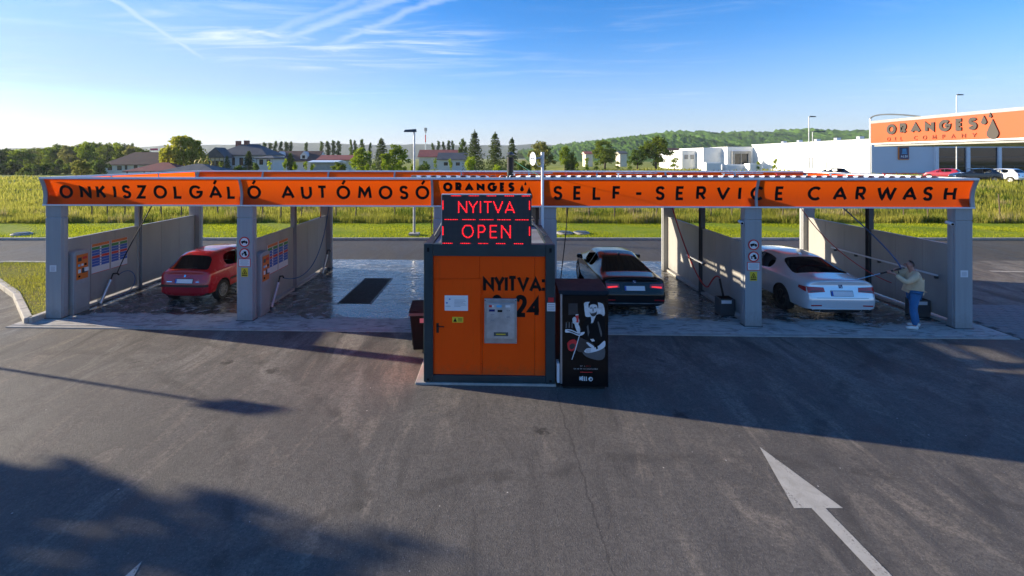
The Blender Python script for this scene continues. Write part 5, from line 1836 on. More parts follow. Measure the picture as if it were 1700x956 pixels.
def skin_mesh(name, m, parent, verts, edges, radii, root_i=0, lv=2):
    me = bpy.data.meshes.new('tmp'); me.from_pydata([tuple(v) for v in verts], edges, [])
    o = bpy.data.objects.new('tmp', me); COL.objects.link(o)
    sk = o.modifiers.new('skin', 'SKIN'); sk.use_smooth_shade = True
    ly = me.skin_vertices[0].data if len(me.skin_vertices) else None
    if ly is None:
        bm = bmesh.new(); bm.from_mesh(me); bm.verts.layers.skin.verify(); bm.to_mesh(me); bm.free(); ly = me.skin_vertices[0].data
    for i, r in enumerate(radii):
        ly[i].radius = (r, r) if isinstance(r, (int, float)) else r
        ly[i].use_root = (i == root_i)
    ss = o.modifiers.new('s', 'SUBSURF'); ss.levels = lv; ss.render_levels = lv
    dg = bpy.context.evaluated_depsgraph_get()
    out = bpy.data.meshes.new_from_object(o.evaluated_get(dg))
    bpy.data.objects.remove(o)
    out.materials.clear(); out.materials.append(MATS[m])
    out.polygons.foreach_set('use_smooth', [True] * len(out.polygons))
    out.name = name
    return mobj(name, out, parent)


man = thing('person', 'man in beige jacket, blue jeans and white shoes aiming a spray lance', 'person', (10.86, 11.66, .028), RAD(-20))
# he faces local -x; -y is his left side, towards the camera
J = dict(pelvis=(.0, 0, .90), spine=(.03, 0, 1.06), chest=(.02, 0, 1.26), neck0=(-.02, 0, 1.42), neck=(-.06, 0, 1.47), head=(-.09, 0, 1.57), crown=(-.085, 0, 1.645),
         hipL=(-.01, -.10, .86), kneeL=(-.07, -.12, .48), ankL=(-.03, -.13, .09), toeL=(-.20, -.15, .035),
         hipR=(.02, .10, .86), kneeR=(.04, .12, .48), ankR=(.12, .13, .09), toeR=(-.05, .15, .035),
         shL=(.0, -.20, 1.37), elL=(-.25, -.27, 1.17), wrL=(-.43, -.10, 1.345), haL=(-.475, -.055, 1.375),
         shR=(-.04, .19, 1.37), elR=(-.26, .26, 1.24), wrR=(-.335, .06, 1.425), haR=(-.345, .01, 1.45))
V = [Vector(v) for v in J.values()]; K = {k: i for i, k in enumerate(J)}
E = [('pelvis', 'spine'), ('spine', 'chest'), ('chest', 'neck0'), ('neck0', 'neck'), ('neck', 'head'), ('head', 'crown'), ('pelvis', 'hipL'), ('hipL', 'kneeL'), ('kneeL', 'ankL'), ('ankL', 'toeL'),
     ('pelvis', 'hipR'), ('hipR', 'kneeR'), ('kneeR', 'ankR'), ('ankR', 'toeR'), ('chest', 'shL'), ('shL', 'elL'), ('elL', 'wrL'), ('wrL', 'haL'), ('chest', 'shR'), ('shR', 'elR'), ('elR', 'wrR'), ('wrR', 'haR')]
Rr = dict(pelvis=(.12, .15), spine=(.12, .14), chest=(.13, .16), neck0=.07, neck=.058, head=(.096, .086), crown=(.068, .064), hipL=.085, kneeL=.058, ankL=.04, toeL=(.035, .025), hipR=.085, kneeR=.058, ankR=.04, toeR=(.035, .025),
          shL=.06, elL=.042, wrL=.029, haL=(.036, .02), shR=.06, elR=.042, wrR=.029, haR=(.036, .02))
verts = list(V); edges = [(K[a], K[b]) for a, b in E]; radii = [Rr[k] for k in J]


def fingers(hand, wrist, axis, grip):
    """five short chains rooted in the palm that close round the lance at point grip with direction axis"""
    h = Vector(J[hand]); ax = Vector(axis).normalized(); g = Vector(grip)
    out_ = (h - g); out_ = (out_ - ax * out_.dot(ax)).normalized()
    tang = ax.cross(out_)
    for k in range(4):
        off = ax * (.030 - k * .021)
        a = h + off
        ring = [a + tang * .022, g + off + (tang * .032 + out_ * .008), g + off + (tang * .012 - out_ * .030), g + off + (-tang * .018 - out_ * .022) * (1 - .06 * k)]
        i0 = K[hand]
        for q, p in enumerate(ring):
            verts.append(p); radii.append((.0105, .0100, .0092, .0082)[q]); edges.append((i0, len(verts) - 1)); i0 = len(verts) - 1
    th = [h + ax * .035 - tang * .018, g + ax * .05 - tang * .028 + out_ * .006, g + ax * .055 - tang * .012 - out_ * .024]
    i0 = K[hand]
    for q, p in enumerate(th):
        verts.append(p); radii.append((.0125, .0115, .0095)[q]); edges.append((i0, len(verts) - 1)); i0 = len(verts) - 1


LD = Vector((-.93, .12, -.40)).normalized()          # lance direction, away from him
G0 = Vector((-.36, .0, 1.43)); G1 = G0 + LD * .155
J['haR'] = tuple(G0 + Vector((.015, .012, .032))); J['haL'] = tuple(G1 + Vector((.0, -.032, -.012)))
verts[K['haR']] = Vector(J['haR']); verts[K['haL']] = Vector(J['haL'])
fingers('haR', 'wrR', LD, G0); fingers('haL', 'wrL', LD, G1)
skin_mesh('body', 'skin', man, verts, edges, radii, K['pelvis'])
# face features
hc = Vector(J['head'])
mb = MB(); mb.tube([hc + Vector((-.075, 0, .03)), hc + Vector((-.115, 0, -.005)), hc + Vector((-.085, 0, -.018))], [.010, .016, .010], 8); mb.build('nose', 'skin', man, smooth='all')
for s in (-1, 1):
    mb = MB(); mb.tube([hc + Vector((.0, s * .078, .03)), hc + Vector((.012, s * .088, .015)), hc + Vector((.006, s * .080, -.02))], [.010, .017, .009], 8); mb.build('ear', 'skin', man, smooth='all')
    mb = MB(); mb.tube([hc + Vector((-.072, s * .036, .025)), hc + Vector((-.083, s * .032, .025))], [.012, .008], 8); mb.build('eye', 'car_black', man, smooth='all')
mb = MB(); mb.tube([hc + Vector((-.083, -.022, -.045)), hc + Vector((-.09, 0, -.045)), hc + Vector((-.083, .022, -.045))], .006, 6); mb.build('mouth', 'red_print', man, smooth='all')
# close-cropped hair on the back of the head
mb = MB()
for i in range(9):
    for j in range(12):
        pass
bm = bmesh.new(); bmesh.ops.create_uvsphere(bm, u_segments=20, v_segments=14, radius=1.0)
for v in bm.verts:
    v.co = Vector((v.co.x * .098, v.co.y * .085, v.co.z * .10))
bmesh.ops.delete(bm, geom=[v for v in bm.verts if v.co.x < .012 - .25 * (v.co.z) or v.co.z < -.055], context='VERTS')
hm = bpy.data.meshes.new('hair'); bm.to_mesh(hm); bm.free(); hm.materials.append(MATS['hair_dark'])
hm.polygons.foreach_set('use_smooth', [True] * len(hm.polygons))
ho = mobj('hair', hm, man); ho.location = hc + Vector((.008, 0, .022))
# clothing
ck = ['pelvis', 'spine', 'chest', 'neck0', 'shL', 'elL', 'wrL', 'shR', 'elR', 'wrR']
cv = [Vector(J[k]) for k in ck]; cv[0] = Vector((.02, 0, .965)); cv[6] = Vector(J['wrL']).lerp(Vector(J['elL']), .12); cv[9] = Vector(J['wrR']).lerp(Vector(J['elR']), .12)
cv.append(Vector((.02, 0, .915)))
ce = [(10, 0), (0, 1), (1, 2), (2, 3), (2, 4), (4, 5), (5, 6), (2, 7), (7, 8), (8, 9)]
skin_mesh('jacket', 'jacket_beige', man, cv, ce, [(.165, .185), (.178, .195), (.168, .19), .085, .092, .076, .052, .092, .076, .052, (.135, .155)], 1)
lv_ = [Vector((.0, 0, .92))] + [Vector(J[k]) for k in ('hipL', 'kneeL', 'ankL', 'hipR', 'kneeR', 'ankR')]
lv_[3].z = .085; lv_[6].z = .085
skin_mesh('jeans', 'jeans_blue', man, lv_, [(0, 1), (1, 2), (2, 3), (0, 4), (4, 5), (5, 6)], [(.13, .15), .112, .080, .062, .112, .080, .062], 0)
for a, t_ in (('ankL', 'toeL'), ('ankR', 'toeR')):
    A = Vector(J[a]); T = Vector(J[t_]); d_ = (T - A); d_.z = 0; d_.normalize()
    A0 = Vector((A.x, A.y, .045))
    skin_mesh('shoe', 'shoe_white', man, [A0 - d_ * .06, A0 + d_ * .02 + Vector((0, 0, .012)), A0 + d_ * .11, A0 + d_ * .195 + Vector((0, 0, -.008))], [(0, 1), (1, 2), (2, 3)], [(.047, .045), (.05, .055), (.052, .042), (.042, .032)], 1)
# the lance he holds, with its hose
mw = Matrix.Translation(man.location) @ Matrix.Rotation(RAD(-20), 4, 'Z')
t = thing('spray_lance', 'long spray lance held by the man, pointed at the white car', 'spray lance', mw @ G0, RAD(-20))
mb = MB(); mb.tube([-LD * .10, LD * .34], .021, 10); mb.build('grip', 'black_plastic', t, smooth=True)
mb = MB(); mb.tube([LD * .34, LD * 1.02], .011, 8); mb.build('pipe', 'chrome', t, smooth=True)
mb = MB(); mb.tube([LD * 1.02, LD * 1.09], [.014, .018], 8); mb.build('nozzle', 'galvanised', t, smooth=True)
mb = MB(); mb.tube([-LD * .04, -LD * .06 + Vector((0, 0, -.11))], .012, 8); mb.build('trigger', 'black_plastic', t, smooth=True)
hb = mw @ (G0 - LD * .10)
mb = MB(); mb.tube(bez(hb, hb + Vector((.1, .12, .1)), S(c5 - .95, 1.15, 1.9), S(c5 - 1.9, 1.9, 3.14), 20), .018, 8)
tag(mb.build('hose', 'hose_blue', smooth='all'), 'blue hose from the roof down to the lance of the man', 'hose', 'wash hoses')

# ================================================================= GRASS
def blades(name, material, regions, label, cat, seed, bend=.35):
    rng = np.random.default_rng(seed)
    VV = []
    for (x0, x1, y0, y1, dens, h0, h1, wd, zf) in regions:
        n = int(abs((x1 - x0) * (y1 - y0)) * dens)
        x = rng.uniform(x0, x1, n); y = rng.uniform(y0, y1, n)
        # patchy growth
        pat = 0.5 + 0.5 * np.sin(x * .9 + 2 * np.sin(y * .5)) * np.sin(y * 1.1 + x * .23)
        h = (h0 + (h1 - h0) * rng.random(n)) * (0.65 + 0.5 * pat)
        edge_ = .45 * np.sin(x * .8) * np.sin(x * .31 + 1) + .25 * np.sin(x * 3.1)
        keep = (rng.random(n) < 0.5 + .5 * pat) & ((y > 29.7 + edge_) | (h1 < .2))
        x, y, h = x[keep], y[keep], h[keep]; n = len(x)
        z = zf(x, y)
        a = rng.uniform(0, 2 * np.pi, n)
        b = rng.uniform(0, 2 * np.pi, n); bl = rng.random(n) * bend * h
        dx = np.cos(a) * wd * .5; dy = np.sin(a) * wd * .5
        p0 = np.stack([x - dx, y - dy, z - .02], 1); p1 = np.stack([x + dx, y + dy, z - .02], 1)
        p2 = np.stack([x + np.cos(b) * bl, y + np.sin(b) * bl, z + h], 1)
        VV.append(np.stack([p0, p1, p2], 1).reshape(-1, 3))
    v = np.concatenate(VV); n = len(v) // 3
    me = bpy.data.meshes.new(name)
    me.vertices.add(len(v)); me.vertices.foreach_set('co', v.astype(np.float32).ravel())
    me.loops.add(3 * n); me.loops.foreach_set('vertex_index', np.arange(3 * n, dtype=np.int32))
    me.polygons.add(n); me.polygons.foreach_set('loop_start', np.arange(0, 3 * n, 3, dtype=np.int32))
    me.update(); me.validate()
    me.materials.append(MATS[material])
    return tag(mobj(name, me), label, cat, kind='stuff')


blades('tall_grass', 'grass_tall', [(-46, 48, 29.35, 30.6, 330, .35, .68, .035, ground_h), (-46, 48, 30.6, 33, 230, .25, .6, .04, ground_h), (-58, 62, 33, 42, 80, .3, .7, .075, ground_h), (-80, 70, 42, 70, 14, .3, .65, .16, ground_h),
                                    (-110, -10, 70, 100, 2.5, .3, .7, .35, ground_h), (-10, 90, 70, 110, 1.5, .3, .7, .35, ground_h)],
       'tall yellow-green meadow grass beyond the verge', 'grass', 5)
rw_ = np.random.default_rng(21)
wreg = []
for _ in range(150):
    wx = rw_.uniform(-42, 46); wy = 29.8 + rw_.random() ** 1.5 * 14; wr = rw_.uniform(.3, 1.3)
    wreg.append((wx - wr, wx + wr, wy - .3, wy + .3, 150, .4, rw_.uniform(.6, 1.15), .06, ground_h))
make_leaf('weed_green', (0.06, 0.11, 0.015), (0.20, 0.27, 0.03), 0.45)
make_leaf('weed_dry', (0.30, 0.24, 0.10), (0.52, 0.44, 0.22), 0.4)
blades('meadow_weeds', 'weed_green', wreg[:100], 'dark green weed clumps in the tall meadow grass', 'weeds', 31, .6)
blades('dry_stalks', 'weed_dry', wreg[100:], 'pale dry stalks in the tall meadow grass', 'weeds', 32, .3)
blades('mown_grass', 'grass_short', [(-34, 38, 24.4, 29.6, 300, .03, .09, .03, lambda x, y: 0.12 + 0 * x)], 'short bright mown grass on the verge behind the road', 'grass', 6)
rng_ = np.random.default_rng(1)


def in_poly(x, y):
    ins = np.zeros(len(x), bool)
    n = len(poly)
    for i in range(n):
        xi, yi = poly[i]; xj, yj = poly[i - 1]
        c = ((yi > y) != (yj > y)) & (x < (xj - xi) * (y - yi) / (yj - yi + 1e-9) + xi)
        ins ^= c
    return ins


def isl_z(x, y):
    return np.where(in_poly(x, y), 0.12, -0.6)


blades('island_grass', 'grass_island', [(-20, -11.5, 12, 18.6, 900, .03, .10, .022, isl_z)], 'dry patchy grass on the planted island at the left', 'grass', 8)

# ================================================================= TREES
def leaf_mesh(name, material, clumps, size, seed, droop=0.0, flat=0.0):
    """clumps: (centre, radii, count); leaf-sized quads through their volume, denser to the outside"""
    rng = np.random.default_rng(seed)
    VV = []
    for c, r, n in clumps:
        d = rng.normal(size=(n, 3)); d /= np.linalg.norm(d, axis=1)[:, None]
        rad = rng.random(n) ** .45
        p = np.array(c) + d * np.array(r) * rad[:, None]
        u = rng.normal(size=(n, 3)); u /= np.linalg.norm(u, axis=1)[:, None]
        w = rng.normal(size=(n, 3))
        if droop:
            w = w * .35 + np.array([0, 0, -1.0]) * droop
        if flat:
            w[:, 2] *= (1 - flat); u[:, 2] *= (1 - flat)
        w -= u * (w * u).sum(1)[:, None]; w /= np.linalg.norm(w, axis=1)[:, None] + 1e-9
        s = size * rng.uniform(.55, 1.25, n)
        s2 = s * (1.6 if droop else .75)
        a = p - u * s[:, None] * .5; b = p + u * s[:, None] * .5
        VV.append(np.stack([a - w * s2[:, None] * .5, b - w * s2[:, None] * .35, p + w * s2[:, None] * .8 + u * s[:, None] * .2], 1).reshape(-1, 3))
        VV.append(np.stack([b + w * s2[:, None] * .5, a + w * s2[:, None] * .2, p - w * s2[:, None] * .7], 1).reshape(-1, 3))
    v = np.concatenate(VV); n = len(v) // 3
    me = bpy.data.meshes.new(name)
    me.vertices.add(len(v)); me.vertices.foreach_set('co', v.astype(np.float32).ravel())
    me.loops.add(3 * n); me.loops.foreach_set('vertex_index', np.arange(3 * n, dtype=np.int32))
    me.polygons.add(n); me.polygons.foreach_set('loop_start', np.arange(0, 3 * n, 3, dtype=np.int32))
    me.update(); me.validate()
    me.materials.append(MATS[material])
    return me


def trunk_mesh(h, r, limbs, seed, spread):
    rnd = random.Random(seed)
    mb = MB()
    mb.tube([(0, 0, -.3), (r * .3, 0, h * .3), (-r * .2, r * .2, h * .6), (0, 0, h * .92)], [r, r * .75, r * .5, r * .14], 8)
    for k in range(limbs):
        a = k * 2.4 + rnd.random(); z = h * rnd.uniform(.28, .6); L = spread * rnd.uniform(.5, .85)
        mb.tube([(0, 0, z), (math.cos(a) * L * .5, math.sin(a) * L * .5, z + h * .12), (math.cos(a) * L, math.sin(a) * L, z + h * .22)], [r * .42, r * .28, r * .1], 6)
    o = mb.build('trunk', 'bark', smooth='all'); me = o.data; bpy.data.objects.remove(o)
    return me


PROTO = {}


def proto(kind, var):
    """crown and trunk meshes for a tree of unit-ish height (10 m tall, 8 m wide unless columnar)"""
    key = (kind, var)
    if key in PROTO: return PROTO[key]
    rnd = random.Random(hash(kind) % 1000 * 0 + var * 17 + len(kind))
    cl = []
    if kind in ('round', 'bright', 'pale', 'dark', 'olive'):
        m = {'round': 'leaf_mid', 'bright': 'leaf_bright', 'pale': 'leaf_pale', 'dark': 'leaf_dark', 'olive': 'leaf_willow'}[kind]
        for k in range(40):
            a = rnd.uniform(0, 6.283); el = rnd.uniform(-1.25, 1.5); R = rnd.uniform(.55, 1.0)
            rr = 3.5 * math.cos(el) * R
            cl.append(((math.cos(a) * rr, math.sin(a) * rr, 5.4 + 4.0 * math.sin(el) * R), (rnd.uniform(.7, 1.3),) * 2 + (rnd.uniform(.55, .95),), 75))
        cl.append(((0, 0, 5.8), (2.6, 2.6, 2.4), 500))
        me = leaf_mesh('crown', m, cl, .40, var); tk = trunk_mesh(7.5, .32, 7, var, 3.0)
    elif kind == 'willow':
        for k in range(46):
            a = rnd.uniform(0, 6.283); R = rnd.uniform(.35, 1.0)
            top = 9.2 - 3.0 * R * R; bot = rnd.uniform(1.6, 4.5)
            cl.append(((math.cos(a) * 4.2 * R, math.sin(a) * 4.2 * R, (top + bot) / 2), (.62, .62, (top - bot) / 2), 110))
        for k in range(16):
            a = rnd.uniform(0, 6.283); R = rnd.uniform(0, .75)
            cl.append(((math.cos(a) * 3.6 * R, math.sin(a) * 3.6 * R, 9.0 - 1.6 * R + rnd.uniform(-.3, .4)), (1.0, 1.0, .7), 80))
        me = leaf_mesh('crown', 'leaf_willow', cl, .30, var, droop=1.0); tk = trunk_mesh(8.0, .4, 8, var, 3.2)
    elif kind == 'poplar':
        for k in range(22):
            z = 1.2 + k * .39; w = .45 + .75 * math.sin(math.pi * (k + 2) / 25) ** .6
            a = rnd.uniform(0, 6.283)
            cl.append(((math.cos(a) * .3 * w, math.sin(a) * .3 * w, z), (w * rnd.uniform(.6, 1.0), w * rnd.uniform(.6, 1.0), .55), 62))
        me = leaf_mesh('crown', 'leaf_poplar', cl, .36, var); tk = trunk_mesh(8.5, .2, 4, var, .5)
    elif kind == 'conifer':
        for k in range(22):
            z = 1.0 + k * .41 + rnd.uniform(-.12, .12); w = 3.0 * (1 - (k / 22.5)) ** .8 * rnd.uniform(.72, 1.08) + .15
            nb = 6 if k < 16 else 4
            for q in range(nb):
                a = q * 6.283 / nb + k * .7 + rnd.uniform(-.25, .25)
                L = w * rnd.uniform(.7, 1.08)
                for s_ in (.35, .7, 1.0):
                    cl.append(((math.cos(a) * L * s_, math.sin(a) * L * s_, z - .25 * s_ + rnd.uniform(-.1, .1)), (.34 + .3 * w / 3 * (1.2 - s_), .34 + .3 * w / 3 * (1.2 - s_), .30), 13))
        cl.append(((0, 0, 9.8), (.15, .15, .5), 25))
        me = leaf_mesh('crown', 'leaf_conifer', cl, .30, var, flat=.5); tk = trunk_mesh(9.6, .22, 0, var, 0)
    elif kind == 'sapling':
        for k in range(9):
            a = rnd.uniform(0, 6.283); R = rnd.uniform(0, .8)
            cl.append(((math.cos(a) * 1.5 * R, math.sin(a) * 1.5 * R, rnd.uniform(3.5, 9.3)), (.9, .9, 1.0), 45))
        me = leaf_mesh('crown', 'leaf_bright', cl, .55, var); tk = trunk_mesh(8.5, .16, 4, var, 1.0)
    else:   # bush
        for k in range(16):
            a = rnd.uniform(0, 6.283); R = rnd.uniform(0, 1.0)
            cl.append(((math.cos(a) * 4.0 * R, math.sin(a) * 4.0 * R, rnd.uniform(1.0, 9.5) * (1 - .55 * R)), (1.5, 1.5, 1.6), 85))
        me = leaf_mesh('crown', {'bush': 'leaf_mid', 'bush_dark': 'leaf_dark', 'bush_bright': 'leaf_bright'}[kind], cl, .75, var); tk = trunk_mesh(6, .25, 5, var, 2.5)
    PROTO[key] = (me, tk)
    return PROTO[key]


ORD = ('first', 'second', 'third', 'fourth', 'fifth', 'sixth', 'seventh', 'eighth', 'ninth', 'tenth', 'eleventh', 'twelfth', 'thirteenth', 'fourteenth', 'fifteenth', 'sixteenth', 'seventeenth', 'eighteenth')


def tree(name, label, kind, x, top, width, Y, var=0, group=None, base=None):
    """x and width in photograph pixels at distance Y, top = photograph row of the crown's top"""
    X = (x - 800) * Y / 770
    gz = float(ground_h(X, Y)) if base is None else base
    H = 4.3 + (262 - top) * Y / 770 - gz
    Wm = width * Y / 770
    me, tk = proto(kind, var)
    r = thing(name, label, 'tree' if 'bush' not in kind else 'bush', (X, Y, gz), random.Random(int(x * 7 + top)).uniform(0, 6.28), group)
    full = {'poplar': 2.6, 'conifer': 6.2, 'sapling': 4.2, 'willow': 9.6}.get(kind, 8.8)
    r.scale = (Wm / full, Wm / full, H / 10.0)
    mobj('crown', me, r); mobj('trunk', tk, r)
    return r


tree('willow_tree', 'large yellow-green willow left of the white house with two chimneys', 'willow', 305, 221, 76, 92, 1)
px_pop = [(430, 239), (439, 235), (448.5, 236), (457, 233), (466.5, 234), (475.5, 234), (483, 234)]
for k, (x, tp) in enumerate(px_pop):
    tree('poplar_tree', ORD[k] + ' from left in the row of seven slim poplars right of the chimneyed house', 'poplar', x, tp, 9 + (k % 3), 210, k % 4, 'poplars on the skyline')
tree('poplar_tree', 'lone slim poplar between the two rows on the left skyline', 'poplar', 508.5, 235, 9, 210, 1, 'poplars on the skyline')
for k, (x, tp) in enumerate([(534, 234), (544.5, 233.5), (553.5, 232), (562, 232.5)]):
    tree('poplar_tree', ORD[k] + ' from left in the row of four poplars over the red-brown roofs', 'poplar', x, tp, 9 + (k % 2) * 2, 205, (k + 2) % 4, 'poplars on the skyline')
for k, (x, tp) in enumerate([(582.5, 230.5), (589, 231.5), (601, 230), (614.5, 236)]):
    tree('poplar_tree', ORD[k] + ' from left of the four poplars above the round green trees', 'poplar', x, tp, (8, 8, 12, 8)[k], 195, k % 4, 'poplars on the skyline')
for k, (x, tp) in enumerate([(718, 236), (728, 233), (736.5, 234), (745, 232), (751, 232)]):
    tree('poplar_tree', ORD[k] + ' from left in the row of five poplars right of the lamp post', 'poplar', x, tp, 8, 230, (k + 1) % 4, 'poplars on the skyline')
tree('pine_tree', 'dark pine behind the two round green trees', 'conifer', 633, 229, 38, 120, 2)
tree('round_tree', 'left of two round bright green trees before the lamp post', 'bright', 600, 243, 52, 84, 1, 'round green trees')
tree('round_tree', 'right of two round bright green trees, next to the lamp post', 'bright', 656, 238, 62, 86, 2, 'round green trees')
tree('round_tree', 'small round tree low at the left of the two bright ones', 'round', 562, 266, 34, 78, 3)
tree('spruce_tree', 'tallest spruce left of the black flue', 'conifer', 788, 217, 46, 96, 1, 'spruces behind the kiosk')
tree('spruce_tree', 'middle spruce left of the black flue', 'conifer', 822, 220, 42, 100, 3, 'spruces behind the kiosk')
tree('spruce_tree', 'small spruce right behind the black flue', 'conifer', 850, 228, 32, 104, 4, 'spruces behind the kiosk')
tree('round_tree', 'tree at the left skyline end of the spruces', 'dark', 768, 229, 20, 150, 1)
tree('bush', 'bushy pale green shrub below the tallest spruce', 'bush_bright', 782, 256, 30, 72, 1)
tree('bush', 'bushy green shrub left of the black flue', 'bush_bright', 826, 262, 40, 70, 2)
tree('bush', 'dark green bush right of the black flue', 'bush_dark', 868, 262, 30, 80, 1)
tree('round_tree', 'pale rounded tree right of the antenna dish', 'pale', 900, 233, 56, 108, 1)
tree('round_tree', 'small bright green tree right of the pale one', 'bright', 938, 240, 26, 112, 3)
tree('bush', 'low green bush beside the small bright tree', 'bush', 950, 252, 24, 105, 4)
tree('round_tree', 'rounded olive tree in the meadow left of the white shop', 'round', 1004, 230, 54, 118, 4)
tree('round_tree', 'low dark tree beside the large one left of the shop', 'dark', 1058, 244, 38, 112, 2)
tree('round_tree', 'large rounded dark green tree nearest the white shop', 'round', 1089, 223, 60, 112, 1)
tree('spruce_tree', 'small spruce before the chimneyed white house', 'conifer', 413, 250, 34, 88, 2)
tree('spruce_tree', 'little spruce at the left corner of the chimneyed house', 'conifer', 377, 258, 22, 88, 3)
for k, (x, tp, w) in enumerate([(366, 268, 26), (396, 270, 28), (424, 270, 24)]):
    tree('bush', ('left', 'middle', 'right')[k] + ' of three dark bushes before the chimneyed house', 'bush_dark' if k else 'bush', x, tp, w, 84, k, 'garden bushes')
for k, x in enumerate([447, 473, 489, 507, 518, 610, 621, 637, 646, 656, 664, 684, 722, 748]):
    tree('sapling', ORD[k] + ' from left in the line of thin saplings behind the roof', 'sapling', x, (268, 264, 266, 268, 273, 268, 272, 266, 272, 271, 267, 270, 263, 264)[k], 12, 66, k % 3, 'row of saplings')
tree('bush', 'dark bush under the red roof right of the lamp post', 'bush_dark', 706, 258, 30, 105, 3)
tree('bush', 'dark hedge bush beside the brown roofed row', 'bush_dark', 482, 254, 22, 110, 2)
tree('round_tree', 'small yellowish tree at the edge of the field at left', 'pale', 135, 262, 36, 70, 2)
rw = random.Random(4)
for k in range(26):
    x = -30 + k * 10.6 + rw.uniform(-4, 4)
    Y = 150 - 0.10 * k + rw.uniform(-12, 22)
    top = np.interp(x, [-30, 60, 110, 190, 235, 260], [246, 243, 236, 233, 240, 247]) + rw.uniform(-2, 4)
    tree('woodland_tree', 'one of the dense green trees of the wood at the far left', ('round', 'bright', 'round', 'dark', 'pale')[k % 5], x, top, rw.uniform(34, 50), Y, k % 4, 'trees of the wood at far left')
for k in range(16):
    x = -30 + k * 13 + rw.uniform(-4, 4)
    tree('woodland_bush', 'one of the dark bushes along the edge of the wood', ('bush', 'bush_dark')[k % 2], x, 266 + rw.uniform(-4, 5), rw.uniform(24, 36), 118 + rw.uniform(-6, 6), k % 3, 'bushes along the wood edge')
tree('sapling', 'slender young tree before the loading dock of the shop', 'sapling', 1287, 263, 10, 80, 1, base=1.4)
tree('sapling', 'young tree right inside the loading dock opening', 'sapling', 1258, 266, 11, 90, 2, base=1.4)
for k, (x, tp, w) in enumerate([(975, 262, 14), (990, 268, 12), (1025, 266, 12), (1045, 270, 12), (1120, 262, 18), (958, 270, 12)]):
    tree('sapling', ORD[k] + ' of the small fruit trees in the meadow left of the shop', 'sapling', x, tp, w, 92, k % 3, 'meadow fruit trees')
# trees standing left of the picture, whose shade lies on the forecourt
def near_tree(label, X, Y, H, Wm, kind, var):
    me, tk = proto(kind, var)
    r = thing('shade_tree', label, 'tree', (X, Y, 0), var * 1.3)
    r.scale = (Wm / 8.8, Wm / 8.8, H / 10)
    mobj('crown', me, r); mobj('trunk', tk, r)


near_tree('leafy tree left of the picture that shades the lower left forecourt', -23.4, 8.9, 7.9, 6.2, 'dark', 2)
near_tree('second leafy tree left of the picture beside the first', -24.6, 7.2, 8.4, 7.2, 'dark', 3)
near_tree('third leafy tree left of the picture nearest the camera', -22.4, 4.9, 8.0, 7.4, 'dark', 1)
t = thing('pole_sign', 'small sign on a thin pole left of the picture', 'sign', (-17.9, 11.55, 0), RAD(20))
mb = MB(); mb.tube([(0, 0, 0), (0, 0, 4.0)], .04, 8); mb.build('pole', 'galvanised', t, smooth=True)
MB().box((-.30, -.04, 3.62), (.30, .04, 3.98)).build('panel', 'white_trim', t, bevel=0.02)

# ================================================================= HILLS
def make_hill(name, base, col2, scale):
    m, t_, b, g = newmat(name)
    n1 = noise(t_, g.outputs['Position'], scale, 6, 0.7)
    n2 = noise(t_, g.outputs['Position'], scale * .12, 4, 0.6)
    c = ramp(t_, n1, [(0.35, base), (0.65, col2)])
    c = mixcol(t_, math_n(t_, 'MULTIPLY', maprange(t_, n2, 0.5, 0.65), 0.5), c, tuple(x * 1.35 for x in col2))
    t_.links.new(c, b.inputs['Base Color']); b.inputs['Roughness'].default_value = .95
    b.inputs['Specular IOR Level'].default_value = 0.05
    bumpn(t_, b, n1, 1.0, 6.0)


make_hill('hill_wood', (0.045, 0.11, 0.014), (0.12, 0.22, 0.03), 0.07)
make_hill('far_hill_wood', (0.030, 0.055, 0.022), (0.06, 0.085, 0.035), 0.03)


def ridge(name, pts, Y0, depth, material, nx=220, ny=22, rough=3.0, seed=1):
    rng = np.random.default_rng(seed)
    xs_ = np.linspace(pts[0][0], pts[-1][0], nx)
    top = np.interp(xs_, [p[0] for p in pts], [p[1] for p in pts])
    Yr = Y0 + depth
    Hh = 4.3 + (262 - top) * Yr / 770
    v = []
    ph = rng.uniform(0, 6, 12)
    for j in range(ny + 3):
        f = min(j / ny, 1.0); Y = Y0 + depth * f + (j - ny) * depth * .12 * (j > ny)
        k = math.sin(f * math.pi / 2) ** 1.1 * (1 - .35 * max(0, j - ny))
        X = (xs_ - 800) * (Yr if j >= ny else Yr) / 770
        bump_ = sum(np.sin(X * (.004 + .006 * q) * 900 / Y0 + ph[q] + f * (2 + q)) for q in range(8)) * Hh * .02
        tre = rng.normal(size=nx) * rough * .35
        z = Hh * k + (bump_ * math.sin(f * math.pi)) + tre * k - 1
        v.append(np.stack([X, np.full(nx, Y), z], 1))
    v = np.concatenate(v); i = np.arange(nx * (ny + 3)).reshape(ny + 3, nx)
    f_ = np.stack([i[:-1, :-1], i[:-1, 1:], i[1:, 1:], i[1:, :-1]], -1).reshape(-1, 4)
    me = bpy.data.meshes.new(name); me.from_pydata(v.tolist(), [], f_.tolist()); me.materials.append(MATS[material])
    me.polygons.foreach_set('use_smooth', [True] * len(me.polygons)); me.update()
    return tag(mobj(name, me), kind='structure')


